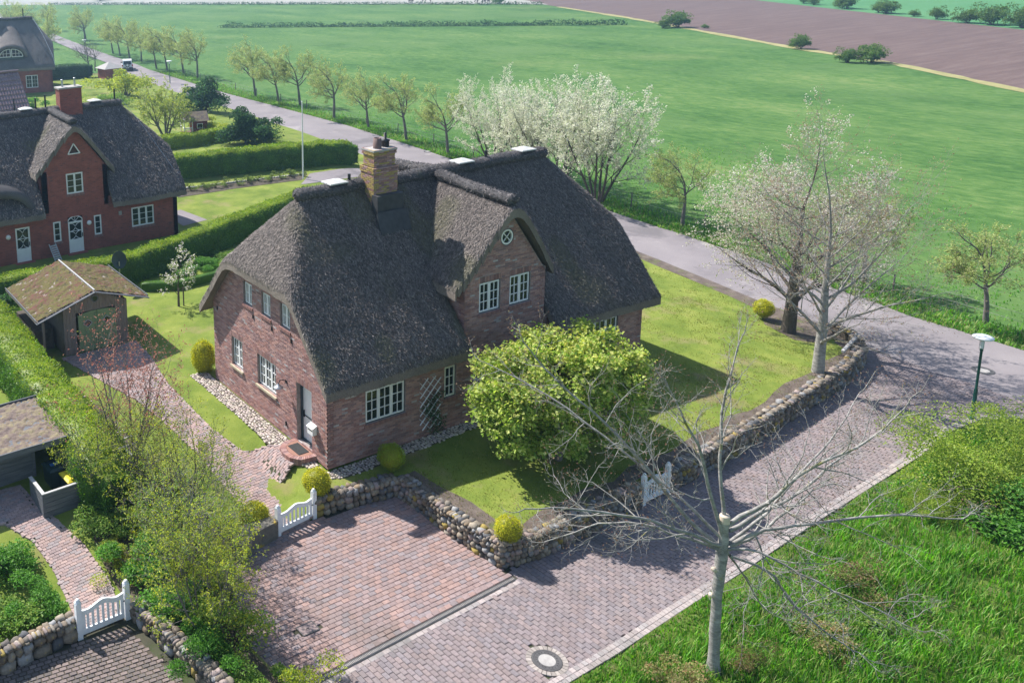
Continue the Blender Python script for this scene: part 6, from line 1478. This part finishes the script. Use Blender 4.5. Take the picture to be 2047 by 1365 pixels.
for a in [("haw",18.6,-11.3,3.3,"large hawthorn-like bush on the verge below the green lamp post",-.95,2.9),("haw",22.5,-11.8,3.0,"spreading bush at the right edge beside the lamp post",-.95,2.3),("lush",17.2,-12.9,2.6,"lower leafy bush in front of the large verge bush",-.95,1.6),("green",20.2,-13.6,2.8,"leafy bush cut by the right edge of the picture",-.95,1.9),("haw",16.3,-11.0,1.3,"small bush at the foot of the large verge bush",-.95,1.2),
          ("bronze",10.3,-12.3,1.35,"small bush with bronze young leaves in the tall grass",-.95,1.3),("green",9.0,-12.6,1.3,"low green bush in the tall grass beside the bronze one",-.95,.9),("pale",2.6,-11.9,.95,"pale yellow-pink sprouting bush at the foot of the pollarded trunk",-.95,1.0),("bronze",4.6,-12.3,.8,"reddish sprouts right of the pollarded trunk",-.95,1.15),("pale",7.4,-12.7,.95,"pale leafed plant among the grass below the drooping twigs",-.95,.7)]:
    shrub(*a[:5], z=a[5], sz=a[6], group=gb)
gb = "shrubs round the neighbours' gardens"
for a in [("dark",26.2,50.3,3.0,"dark round conifer between the hedge and the lane",None,2.9),("dark",31.4,70.,3.2,"dark bush beside the lane behind the yellow-green tree",None,3.2),("yellow",25.6,56.5,2.2,"yellow-tipped bush next to the dark conifer",None,2.0),("yellow",28.2,86.,5.0,"broad yellow-green bush left of the lane below the white car",None,4.2),("green",24.,80.,2.6,"green bush in front of the broad yellow-green one",None,2.2),("lush",13.6,81.,2.4,"bright green bush beside the tiled roof",None,1.9),("airy",18.5,76.,2.6,"twiggy pale bush above the red house chimney",None,2.4),("green",29.,52.,1.6,"small light bush right of the dark conifer",None,1.1),("lush",6.3,20.9,1.3,"lush bed plants behind the low box edging",None,.8),("lush",4.6,20.6,1.2,"leafy perennials beside the blossoming sapling",None,.7),("green",8.2,21.9,1.3,"green perennials near the thatched gable",None,.8),("dark",-8.1,20.4,2.2,"dark green bush at the left edge behind the shed",None,1.9),("green",-6.9,18.9,1.6,"dense bush in the corner behind the sedum roof",None,1.7)]:
    shrub(*a[:5], sz=a[6], group=gb)
for i in range(12):
    x = 12.6 + i * .95; y = 37.55 - .09 * i + .2 * math.sin(i * 2.1)
    shrub("small", x, y, .62 + .1 * math.sin(i * 3.3), "small round shrub in the bed before the tall hedge, %s from the left" % ordw[i], group="small bed shrubs")
sheet("flower_bed", [(11.8,36.3),(16.,36.2),(22.3,35.5),(23.3,36.6),(17.,37.9),(12.4,38.4)], z_lot, .6, M['garden'], lift=.02, kind='structure')
m_ = MB(); rr_ = np.random.default_rng(9)
for t in np.arange(0, 1, .022):
    x = 12.4 + 11.2 * t; y = 38.5 - 1.7 * t; V = RCV * np.array((.16, .12, .1)) * rr_.uniform(.7, 1.2, 3); m_.add(V + (x, y, .07), RCF, np.array((.42, .40, .37)) * rr_.uniform(.7, 1.2))
m_.build("stone_edging", M['cobble'], None, True, label="row of pale stones edging the bed before the tall hedge", cat="edging", kind='stuff')

# rose on the trellis
r = np.random.default_rng(17); P = np.column_stack([r.normal(4.75, .22, 900), r.uniform(-.22, -.06, 900), r.uniform(.15, 1.75, 900)]); P[:, 0] += .18 * np.sin(P[:, 2] * 4)
V, F, c = leaves(r, P, .07, G_DARK, .2); st = MB(); st.tube([(4.7,-.12,-.05),(4.65,-.14,.6),(4.85,-.12,1.2),(4.7,-.1,1.75)], (.02,.015,.012,.006), 5)
e = empty("climbing_rose", (0, 0, 0), 0, "dark leafy climber growing up the white trellis", "climber"); st.build("stem", M['bark_dark'], e); MB().add(V, F, c).build("foliage", M['leaf_thick'], e)

# saplings and multi-stem trees
def small_tree(seed, h, rad, pal, per, size, spread=.35, stems=1, P=None, mats=None, aspect=.6):
    r = np.random.default_rng(seed); out, tips = [], []
    P = P or dict(max=3, seg=[6, 5, 4, 3], wander=[.06, .13, .17, .2], trop=[(0, 0, .3), (0, 0, .35), (0, 0, .25), (0, 0, .2)], kids=[7, 5, 3.5, 0], start=[.3, .25, .2, 0], angle=[45, 42, 42, 0], ratio=[.5, .5, .5, 0], rad=.5, taper=.3)
    for k in range(stems):
        a = k * 2.4; grow(r, (.08*math.cos(a), .08*math.sin(a), -.1), (spread*math.cos(a) * (stems > 1), spread*math.sin(a) * (stems > 1), 1), h * r.uniform(.85, 1.1), rad, 0, P, out, tips)
    p, dd = tip_points(r, tips, per, .03, .2); V, F, c = leaves(r, p, size, pal, .25, aspect)
    return bark_mesh(out, (7, 5, 4, 3)).mesh("sapling_trunk", True), MB().add(V, F, c).mesh("sapling_crown")
t_, c_ = small_tree(31, 1.9, .045, [(.72,.66,.64),(.75,.70,.68),(.30,.36,.12),(.22,.30,.09)], 7, .085)
ap = plant("apple_sapling", (2.2, 16.8, 0), t_, c_, "pink-white blossoming sapling tied to two stakes on the back lawn", "tree", None, ('bark_dark', 'blossom'))
for dx in (.0, .26): MB().tube([(dx + .1, -.08, -.1), (dx + .1, -.08, 1.0)], .035, 6).build("stake", M['bark_dark'], ap)
t_, c_ = small_tree(32, 4.0, .05, [(.36,.15,.12),(.44,.24,.17),(.28,.11,.09)], 2.2, .085, .34, 7, aspect=.4)
plant("budding_tree", (-6.15, 3.4, -.3), t_, c_, "slender multi-stemmed tree with reddish buds before the shed path", "tree", None, ('bark_grey', 'leaf'))
t_, c_ = small_tree(33, 3.0, .05, G_YEL, 3.2, .062, .42, 8)
plant("twiggy_tree", (-5.5, .4, -.6), t_, c_, "twiggy small tree with sparse yellow-green leaves by the white gate", "tree", None, ('bark_grey', 'leaf'))
t_, c_ = small_tree(34, 3.0, .045, G_YEL + G_SHRUB, 3.2, .062, .45, 8)
plant("twiggy_tree", (-6.5, -2.2, -.75), t_, c_, "twiggy small tree over the left edge of the parking bay", "tree", None, ('bark_pale', 'leaf'))
t_, c_ = small_tree(35, 2.6, .045, G_YEL, 3., .06, .45, 7)
plant("twiggy_tree", (-7.4, 2.2, -.45), t_, c_, "small twiggy tree between the bin screen and the pergola rafters", "tree", None, ('bark_grey', 'leaf'))
t_, c_ = small_tree(36, 3.1, .11, G_YEL + G_LIME, 11, .10, .5, 5)
plant("garden_tree", (20.6, 57.2, 0), t_, c_, "wide low yellow-green fruit tree beside the red playhouse", "tree", None, ('bark_grey', 'leaf'), s=1.25)

t_, c_ = small_tree(37, 2.7, .04, G_YEL, 5., .065, .42, 7)
plant("twiggy_tree", (-7.2, -4.4, -.8), t_, c_, "twiggy small tree behind the overgrown wall near the bottom edge", "tree", None, ('bark_grey', 'leaf'))
# ---- grasses
def blades(name, P, z, h, label, pal, wd=.012, lean=.45, parts=3, cat="grass", seed=0):
    r = np.random.default_rng(300 + seed); n = len(P); hh = h * r.uniform(.5, 1.25, n); a = r.uniform(0, 6.28, n); ln = lean * r.uniform(.2, 1.2, n) * hh
    d = np.stack([np.cos(a), np.sin(a)], 1); s = np.stack([-d[:, 1], d[:, 0]], 1) * (wd * r.uniform(.7, 1.4, n))[:, None]
    b = np.column_stack([P, z]); V = np.stack([np.column_stack([P - s, z - .02]), np.column_stack([P + s, z - .02]), np.column_stack([P + d * (ln * .35)[:, None] + s * .8, z + hh * .6]), np.column_stack([P + d * (ln * .35)[:, None] - s * .8, z + hh * .6]), np.column_stack([P + d * ln[:, None], z + hh])], 1)
    i = np.arange(n)[:, None] * 5; pal = np.array(pal); c = pal[r.integers(0, len(pal), n)] * r.uniform(.7, 1.3, (n, 1))
    me = raw_mesh(name, V.reshape(-1, 3), i + np.array([[0, 1, 2, 3]]), i + np.array([[3, 2, 4]]), c, c)
    return obj(name, me, M['grass'], label=label, cat=cat, kind='stuff')
def scatter(r, poly, n):
    A = np.array(poly); lo, hi = A.min(0), A.max(0); P = r.uniform(lo, hi, (int(n * 2.2), 2)); P = P[inpoly(P, A)]; return P[:n]
G_GRASS = [(.08,.25,.018),(.12,.32,.026),(.06,.19,.015),(.18,.36,.04),(.26,.32,.09)]
r = np.random.default_rng(55)
VERGE = [tuple(p) for p in KERB] + [(27.8,-40.),(-14.,-40.)]
zv = lambda x, y: -.80 + .06 * vnoise(np.asarray(x) * .5, np.asarray(y) * .5) - .04
sheet("grass_verge", VERGE, zv, 1.3, M['verge'], kind='structure', lift=.0)
vp = [(-.5,-10.48),(2.3,-10.36),(5.,-10.15),(8.,-9.95),(12.5,-9.58),(20.,-9.1),(24.,-8.9),(27.,-12.),(26.,-17.),(14.,-20.),(4.,-16.),(-1.,-13.)]
P = scatter(r, vp, 120000); cl = vnoise(P[:, 0] * 1.1, P[:, 1] * 1.1) + .6 * vnoise(P[:, 0] * 3, P[:, 1] * 3); P = P[r.random(len(P)) < np.clip(.62 + .45 * cl, .15, 1)]
tall = .26 + .14 * np.clip(cl[:1].mean() * 0 + vnoise(P[:, 0] * .8, P[:, 1] * .8), -1, 1); edge = np.interp(P[:, 0], [k[0] for k in KERB], [k[1] for k in KERB]) - P[:, 1]; tall = tall * np.clip(.35 + edge * .7, .35, 1.25)
blades("tall_grass", P, zv(P[:, 0], P[:, 1]), tall, "lush tall grass covering the right-hand verge", G_GRASS, .014, .7, seed=1)
yy = r.uniform(-14, 110, 34000); P = np.column_stack([road_far(yy) + np.abs(r.normal(0, 1.3, len(yy))) - .05, yy]); k = P[:, 1] < 130
blades("roadside_grass", P, np.full(len(P), -.93), .26 * (1 + .35 * vnoise(P[:, 0], P[:, 1] * .6)), "rough grass fringe along the far side of the lane", [(.09,.25,.025),(.13,.31,.035),(.17,.30,.05),(.24,.29,.09)], .03, .8, seed=2)
yy = r.uniform(-20, 60, 26000); P = np.column_stack([road_far(yy) + 1.2 + r.random(len(yy)) ** 1.8 * 22, yy]); cl = vnoise(P[:, 0] * .25, P[:, 1] * .45); P = P[r.random(len(P)) < .5 + .5 * cl]
blades("meadow_tufts", P, np.full(len(P), -.96), .13 * (1 + .5 * vnoise(P[:, 0] * .3, P[:, 1] * .4)), "grass tufts of the near meadow beyond the lane", [(.09,.26,.03),(.13,.31,.045),(.19,.34,.06)], .03, .9, seed=3)
pl = [tuple(p) for p in off_path(WALL, .42)] + [tuple(p) for p in off_path(WALL, .95)[::-1]]
P = scatter(r, pl, 5000); blades("bed_stubble", P, z_lot(P[:, 0], P[:, 1]), np.full(len(P), .09), "dry grass and weeds in the bed behind the stone wall", [(.22,.18,.11),(.14,.17,.04),(.28,.22,.14),(.12,.09,.07)], .008, 1., cat="weeds", seed=4)
ln_ = [(2.5,-5.6),(10.,-5.3),(18.,-4.7),(24.,-3.8),(27.,-1.5),(27.6,4.),(29.,9.),(30.,14.),(17.,14.),(17.,-.8),(.5,-.8),(2.2,-1.3)]
P = scatter(r, ln_, 80000); cl = vnoise(P[:, 0] * .9, P[:, 1] * .9) + vnoise(P[:, 0] * 3.1, P[:, 1] * 3.1); P = P[r.random(len(P)) < np.clip(.45 + .5 * cl, .08, 1)]; blades("lawn_grass", P, z_lot(P[:, 0], P[:, 1]), .05 * (1 + .5 * vnoise(P[:, 0] * 2, P[:, 1] * 2)), "short mown grass of the front lawn", [(.10,.15,.02),(.16,.20,.03),(.22,.24,.045),(.30,.28,.09)], .008, 1., seed=5)
# ------------------------------------------------------------------ far houses, car, fields and small far things
fhm = empty("thatched_house", (7.2, 100.4, -.5), -.30, "far hazy thatched house with arched eyebrow window at the top left", "house")
FL, FW = 15.5, 9.
fr_, _, fa_ = thatch_roof(fhm, FL, FW, 4.0, 10.4, 6.6, [], ridge_in=2.4, res=.16, mats=(M['thatch_far'], M['thatch_cut'], M['ridge']), ov_e=.5, ov_g=.45)
ff = Frame((0, 0, 0), (1, 0, 0), (0, -1, 0)); fgR = Frame((FL, 0, 0), (0, 1, 0), (1, 0, 0)); fgL = Frame((0, FW, 0), (0, -1, 0), (-1, 0, 0)); fbk = Frame((FL, FW, 0), (-1, 0, 0), (0, 1, 0))
fwn = [(11.9, 13.5, 1.2, 2.9), (9.0, 10.7, 1.2, 2.9), (5.5, 7.0, 1.2, 2.9)]
wall(ff, 0, FL, 0, lambda a: 4.2, fwn, fhm, None, 'brick_red'); gt3 = lambda a: min(4.3 + 1.2 * min(a, FW - a), 6.7)
wall(fgR, 0, FW, 0, gt3, [], fhm, None, 'brick_red'); wall(fgL, 0, FW, 0, gt3, [], fhm, None, 'brick_red'); wall(fbk, 0, FL, 0, lambda a: 4.2, [], fhm, None, 'brick_red')
for h in fwn: window(ff, fhm, *h, cas=2, cols=2, dark=False, inset=-.02, sill=None)
# eyebrow dormer: bulging thatch above an arched window
ecx, ez, ew, eh = 10.2, 5.45, 1.75, 1.25
t = np.linspace(0, math.pi, 17); V = []
for yv, k, lift in ((-.15, 1.28, .12), (.6, 1.26, .35), (1.6, 1.15, .9), (2.9, .9, 1.9), (4.0, .7, 2.7)):
    V += [(ecx + ew * k * math.cos(q), yv, ez - .1 + lift * .6 + (eh * (1.28 if yv < 2 else 1.2)) * math.sin(q) + max(0, yv - .4) * .35) for q in t]
V += [(ecx + ew * math.cos(q), -.1, ez + eh * math.sin(q)) for q in t] + [(ecx + ew * math.cos(q), 1.5, ez + eh * math.sin(q)) for q in t]
m_ = MB(); m_.add(V, [(k*17+i+1, k*17+i, (k+1)*17+i, (k+1)*17+i+1) for k in range(4) for i in range(16)] + [(85+i, i, i+1, 86+i) for i in range(16)] + [(85+i, 86+i, 103+i, 102+i) for i in range(16)])
m_.build("eyebrow_thatch", M['thatch'], fr_, True)
m_ = MB(); m_.box((ecx - ew*.96, .12, ez - .35), (ecx + ew*.96, .2, ez)); m_.build("lintel", M['darkframe'], fr_)
for sgn in (-1, 1):
    m_ = MB(); q = np.linspace(0, math.pi / 2, 8); aw = ew * .88
    pts = [(ecx + sgn * (.1 + (aw - .1) * math.cos(u)), .02, ez + .06 + (eh - .22) * math.sin(u)) for u in q]
    m_.tube(pts, .05, 4); m_.tube([(ecx + sgn*.1, .02, ez + .06), (ecx + sgn*.1, .02, ez + eh - .16)], .05, 4); m_.tube([(ecx + sgn*.1, .02, ez + .06), (ecx + sgn*aw, .02, ez + .06)], .05, 4)
    for k in (.35, .65): m_.tube([(ecx + sgn*(.1 + (aw-.1)*k), .02, ez + .06), (ecx + sgn*(.1 + (aw-.1)*k), .02, ez + .06 + (eh-.22)*math.sqrt(1-k*k))], .025, 4)
    m_.tube([(ecx + sgn*.1, .02, ez + .5), (ecx + sgn*(.1 + (aw-.1)*.85), .02, ez + .5)], .025, 4)
    w_ = m_.build("arched_window", M['white'], fr_)
    MB().add([(ecx + sgn*.1, .08, ez + .06)] + [(p[0], .08, p[2]) for p in pts], [(0, i, i + 1) if sgn < 0 else (0, i + 1, i) for i in range(1, 8)]).build("pane", M['glass'], w_)
skylight(fr_, 8.4, 4.5, 10.5, 0, .7); MB().tube([(12.1, 4.5, 10.), (12.1, 4.5, 11.6)], .09, 6).build("vent_pipe", M['black'], fr_)
MB().tube([(13.3, 4.4, 10.4), (14.6, 2.2, 8.0), (15.6, .2, 5.6), (15.9, -.4, 4.2)], .03, 4).build("lightning_wire", M['steel'], fr_)

# tiled roof behind the neighbour's ridge
tl = empty("tiled_house", (-1.0, 55.5, 0), .05, "house gable end with glossy dark pantile roof at the left edge", "house")
tw_, th_ = 8.1, 7.6
m_ = MB(); m_.box((0, .6, 0), (tw_, 8.4, 3.0)); m_.add([(tw_, .6, 3.0), (tw_, 8.4, 3.0), (tw_, 4.5, th_ - .3), (0, .6, 3.0), (0, 8.4, 3.0), (0, 4.5, th_ - .3)], [(0, 1, 2), (4, 3, 5)]); m_.build("wall", M['brick_red'], tl)
m_ = MB(); m_.add([(0, 0, 2.6), (tw_ + .25, 0, 2.6), (tw_ + .25, 4.5, th_), (0, 4.5, th_), (0, 9, 2.6), (tw_ + .25, 9, 2.6)], [(0, 1, 2, 3), (3, 2, 5, 4)]); troof = m_.build("roof", M['wood_grey'], tl)
m_ = MB(); nrow, ncol = 13, 30
for i in range(nrow):
    for j in range(ncol):
        x0 = tw_ + .25 - (j + 1) * .27; y0 = .0 + i * 4.5 / nrow; z0 = 2.6 + i * (th_ - 2.6) / nrow; dy, dz = 4.5 / nrow, (th_ - 2.6) / nrow
        V = []
        for f_ in (0, 1.1):
            lift = .10 - .07 * f_
            V += [(x0 + u * .27, y0 + dy * f_, z0 + dz * f_ + lift + .055 * w_) for u, w_ in ((0, -.5), (.2, .6), (.4, 1.), (.6, .6), (.8, -.4), (1., -.5))]
        m_.add(V, [(k, k + 1, k + 7, k + 6) for k in range(5)] )
        m_.add([V[0], V[1], V[2], V[3], V[4], V[5]] + [(v[0], v[1], v[2] - .07) for v in V[:6]], [(k + 6, k + 7, k + 1, k) for k in range(5)])
m_.build("pantiles", M['tile'], troof, True, kind='stuff')
MB().tube([(0, 4.5, th_ + .08), (tw_ + .3, 4.5, th_ + .08)], .12, 8).build("ridge_tiles", M['tile'], troof, True)
MB().tube([(6.7, 1.4, 3.8), (6.7, 1.4, 5.6)], .07, 8).build("vent_pipe", M['black'], troof)

# red playhouse
ph = empty("playhouse", (22.6, 57.0, -.05), -.25, "small red wooden playhouse with white porch railing", "playhouse")
MB().box((.9, .0, .25), (2.4, 1.7, 1.55)).build("wall", M['red_wood'], ph)
m_ = MB(); m_.add([(-.15, -.25, 1.5), (2.55, -.25, 1.5), (2.55, .85, 2.35), (-.15, .85, 2.35), (-.15, 1.95, 1.5), (2.55, 1.95, 1.5)], [(0, 1, 2, 3), (3, 2, 5, 4)]); m_.build("roof", M['sedum_dry'], ph)
MB().box((0, 0, .1), (.9, 1.7, .25)).build("deck", M['red_wood'], ph)
m_ = MB()
for a, b in (((0,0,.25),(0,0,1.5)), ((0,1.7,.25),(0,1.7,1.5)), ((.85,0,.25),(.85,0,1.5)), ((0,0,.85),(.85,0,.85)), ((0,0,.85),(0,.5,.85)), ((0,1.2,.85),(0,1.7,.85)), ((0,-.2,1.55),(0,.85,2.35)), ((0,.85,2.35),(0,1.9,1.55))): m_.bar(a, b, .08, .08)
for x in np.arange(.12, .85, .14): m_.bar((x, 0, .25), (x, 0, .85), .06, .03)
m_.build("porch_railing", M['white'], ph)
m_ = MB(); m_.box((1.3, -.03, .75), (1.9, -.005, 1.25)); pw = m_.build("window", M['white'], ph); MB().box((1.37, -.04, .81), (1.83, -.03, 1.19)).build("pane", M['glass'], pw)
gs = empty("garden_hut", (33.3, 103.5, -.6), .1, "small brick hut with pale roof beside the far hedge", "hut")
MB().box((-1.3,-1.3,0),(1.3,1.3,2.1)).build("wall", M['brick_red'], gs)
MB().add([(-1.6,-1.6,2.1),(1.6,-1.6,2.1),(1.6,1.6,2.1),(-1.6,1.6,2.1),(0,0,3.0)], [(0,1,4),(1,2,4),(2,3,4),(3,0,4)]).build("roof", M['concrete'], gs)

# white off-road car driving away
car = empty("car", (41.6, 116.5, -.82), math.radians(68), "white off-road car with spare wheel on the tailgate driving up the lane", "car")
def carbody(mb, prof, w0, w1, col=(1, 1, 1)):
    n = len(prof); V = [(x, -w, z) for (x, z), w in zip(prof, [w0 if z < 1.0 else w1 for _, z in prof])] + [(x, w, z) for (x, z), w in zip(prof, [w0 if z < 1.0 else w1 for _, z in prof])]
    mb.add(V, [(i, n + i, n + (i + 1) % n, (i + 1) % n) for i in range(n)], col)
    c = np.array(V).reshape(2, n, 3).mean(1)
    for s in (0, 1):
        VV = V[s*n:(s+1)*n] + [tuple(c[s])]; mb.add(VV, [((i, (i+1)%n, n) if s == 0 else ((i+1)%n, i, n)) for i in range(n)], col)
prof = [(-2.0,.42),(-2.02,.95),(-1.95,1.05),(-1.75,1.66),(-1.65,1.74),(.25,1.76),(.45,1.70),(1.0,1.12),(1.95,1.0),(2.1,.85),(2.1,.42)]
m_ = MB(); carbody(m_, prof, .90, .72); m_.build("body", M['car_paint'], car)
MB().add([(-1.962,-.62,1.08),(-1.962,.62,1.08),(-1.785,.56,1.60),(-1.785,-.56,1.60)], [(0,3,2,1)]).build("rear_window", M['glass'], car)
for s in (-1, 1):
    MB().add([(-1.7, s*.80, 1.10), (.85, s*.80, 1.10), (.4, s*.735, 1.62), (-1.6, s*.735, 1.62)], [(0,1,2,3) if s < 0 else (3,2,1,0)]).build("side_window", M['glass'], car)
    MB().box((-2.05, s*.80 - .09, .78), (-1.98, s*.80 + .09, 1.08)).build("tail_lamp", M['tail'], car)
    MB().box((.75, s*.86 - .03, 1.08), (.9, s*1.05 + .03, 1.24)).build("wing_mirror", M['black'], car)
    for x in (-1.3, 1.3):
        mt = Matrix.Translation((x, s*.78, .36)) @ Matrix.Rotation(math.pi/2, 4, 'X')
        wh = MB().lathe([(.001,-.11),(.30,-.11),(.36,-.07),(.36,.07),(.30,.11),(.001,.11)], M=mt, sides=18).build("wheel", M['tyre'], car, True)
        MB().lathe([(.001,-.118),(.21,-.118),(.21,.118),(.001,.118)], M=mt, sides=14).build("rim", M['steel'], wh)
MB().lathe([(.001,.0),(.30,.0),(.33,.05),(.33,.17),(.30,.20),(.001,.20)], M=Matrix.Translation((-2.02, 0, .98)) @ Matrix.Rotation(-math.pi/2, 4, 'Y'), sides=20).build("spare_wheel", M['tyre'], car, True)
MB().lathe([(.001,.201),(.20,.201),(.20,.215),(.001,.22)], M=Matrix.Translation((-2.02, 0, .98)) @ Matrix.Rotation(-math.pi/2, 4, 'Y'), sides=16).build("wheel_cover", M['car_paint'], car)
MB().box((-2.14, -.86, .42), (-1.99, .86, .62)).build("rear_bumper", M['black'], car)
MB().box((-2.15, -.26, .50), (-2.142, .26, .60)).build("number_plate", M['white'], car)

# pasture fence: posts and two wires
fe = empty("wire_fence", (36.9, -12., -.95), 0, "thin wire fence with wooden posts along the near edge of the meadow", "fence")
fy = np.arange(-12., 110., 6.1); fx = road_far(fy) + 2.3
for x, y in zip(fx, fy):
    MB().tube([(x - 36.9, y + 12., -.1), (x - 36.9 + .03, y + 12., 1.05)], .045, 6).build("post", M['bark_grey'], fe)
for z in (.55, .95): MB().tube([(x - 36.9, y + 12., z) for x, y in zip(fx, fy)], .009, 3, cap=False).build("wire", M['wood_pale'], fe)
MB().box((44.6, 107.4, -.9), (44.9, 107.7, .2)).build("litter_bin", M['dark_plastic'], label="small dark litter bin on the verge opposite the car", cat="bin") if False else None

# field bushes
for a in [("far",125.9,48.5,3.1,"largest round bush on the edge of the ploughed field",2.9),("far",123.9,50.4,2.0,"bush touching the left side of the largest field bush",2.3),("far",135.1,63.5,2.2,"lone round bush in the middle of the ploughed field's edge",2.6),("far",154.6,99.3,3.8,"tall bush on the field edge near the top centre",3.7),("far",151.6,100.5,1.8,"small bush left of the tall field-edge bush",1.9),("far",156.0,94.5,1.1,"tiny bush right of the tall field-edge bush",.9)]:
    shrub(*a[:5], z=-.95, sz=a[5], group="bushes on the ploughed field's edge", name="field_bush", cat="bush")
gb = "far bushes beyond the ploughed field"; r = np.random.default_rng(21)
for i, (x, y, s, lb) in enumerate([(187.,56.,6.5,"far bush at the right edge beyond the ploughed field"),(190.5,62.,7.5,"far tree-like bush second from the right edge"),(192.,66.5,5.5,"far bush third from the right edge"),(197.,74.,4.,"far low bush left of the right-hand clump"),(205.,87.,6.,"far twin bush beyond the middle of the ploughed field"),(207.,89.5,4.5,"far bush leaning on the twin bush"),(213.9,100.,6.,"slim far tree beyond the ploughed field"),(216.,102.,4.5,"far bush beside the slim far tree"),(222.,112.,4.5,"far bush nearest the top centre beyond the plough"),(225.,116.,4.,"small far bush at the top beyond the plough"),(201.,80.,2.8,"tiny far bush between the clumps")]):
    s *= .55; shrub("far", x, y, s, lb, z=-.95, sz=s * (1.0 if i % 3 else 1.25), group=gb, name="far_bush", cat="bush")
# low hedgerow across the meadow
m_ = MB(); A, B = np.array((92., 177.)), np.array((153.5, 110.5)); n = 5200; t = r.random(n); P = A + (B - A) * t[:, None] + r.normal(0, .5, (n, 2)); hgt = .9 * (1 + .5 * vnoise(t * 60, t * 0)); z = -.95 + r.random(n) * hgt
V, F, c = leaves(r, np.column_stack([P, z]), .42, [(.06,.13,.05),(.09,.16,.06),(.04,.09,.04)], .3); m_.add(V, F, c)
m_.build("hedgerow", M['leaf'], None, label="thin low hedgerow crossing the far meadow", cat="hedgerow", kind='stuff')
m_ = MB(); A, B = np.array((97., 325.)), np.array((190., 167.)); n = 4000; t = r.random(n); P = A + (B - A) * t[:, None] + r.normal(0, .4, (n, 2)); z = -.95 + r.random(n) * .8
V, F, c = leaves(r, np.column_stack([P, z]), .5, [(.06,.11,.05),(.09,.13,.06)], .3); m_.add(V, F, c)
m_.build("hedgerow", M['leaf'], None, label="faint hedge line at the foot of the pale far field", cat="hedgerow", kind='stuff')
for i, (x, y, s, lb) in enumerate([(120.,330.,8.,"dark far bush on the pale field at the top left"),(188.,182.,5.,"dark far bush beside the grazing horses at the top")]): s *= .6; shrub("far", x, y, s, lb, z=-.95, sz=s * .8, name="far_bush", cat="bush", group=gb)

# grazing horses, one skinned body shared by four
bmv = [(-.75,0,1.25),(-.2,0,1.2),(.45,0,1.22),(.75,0,1.35),(1.05,0,1.05),(1.3,0,.62),(1.42,0,.35), (-.8,.17,.75),(-.85,.17,.4),(-.8,.17,0), (-.8,-.17,.75),(-.75,-.17,.4),(-.8,-.17,0), (.55,.15,.75),(.57,.15,.4),(.55,.15,0), (.62,-.15,.75),(.66,-.15,.4),(.62,-.15,0), (-1.05,0,1.15),(-1.12,0,.7),(1.12,.06,1.18)]
bme = [(0,1),(1,2),(2,3),(3,4),(4,5),(5,6),(0,7),(7,8),(8,9),(0,10),(10,11),(11,12),(2,13),(13,14),(14,15),(2,16),(16,17),(17,18),(0,19),(19,20)]
hm = bpy.data.meshes.new("horse_body"); hm.from_pydata(bmv, bme, []); hm.update()
ho = bpy.data.objects.new("horse_tmp", hm); COL.objects.link(ho); sk = ho.modifiers.new("skin", 'SKIN')
rad = [.30,.34,.30,.20,.17,.14,.09,.15,.07,.06,.15,.07,.06,.12,.065,.06,.12,.065,.06,.07,.04,.05]
for v, q in zip(hm.skin_vertices[0].data, rad): v.radius = (q, q)
hm.skin_vertices[0].data[1].use_root = True
ss_ = ho.modifiers.new("sub", 'SUBSURF'); ss_.levels = 1; ss_.render_levels = 1
dg = bpy.context.evaluated_depsgraph_get(); hme = bpy.data.meshes.new_from_object(ho.evaluated_get(dg)); hme.materials.clear(); hme.materials.append(M['horse']); bpy.data.objects.remove(ho)
for x, y, rz, s, lb in [(175.2,206.,.4,1.0,"brown horse standing farthest left of the grazing four"),(178.4,202.,2.2,1.0,"brown horse grazing second from the left at the top edge"),(185.6,187.2,2.6,.95,"brown horse grazing beside the dark far bush"),(186.4,185.2,.2,.95,"brown horse closest to the dark far bush")]:
    o = obj("horse", hme, None, label=lb, cat="horse", group="horses grazing far away", loc=(x, y, -.93), rz=rz); o.scale = (s * 1.15,) * 3
# ------------------------------------------------------------------ hazy air
hz = MB().box((-900, -300, -2.2), (1500, 1500, 19.5)).build("haze", None, kind='stuff', label="pale bluish haze lying over the far fields", cat="haze")
m = bpy.data.materials.new("haze_air"); m.use_nodes = True; nt = m.node_tree
for n_ in list(nt.nodes):
    if n_.type != 'OUTPUT_MATERIAL': nt.nodes.remove(n_)
pv = nt.nodes.new("ShaderNodeVolumePrincipled"); pv.inputs["Color"].default_value = (.45, .72, 1.0, 1); pv.inputs["Density"].default_value = .0007; pv.inputs["Anisotropy"].default_value = .6
nt.links.new(pv.outputs[0], nt.nodes["Material Output"].inputs["Volume"])
hz.data.materials.append(m)
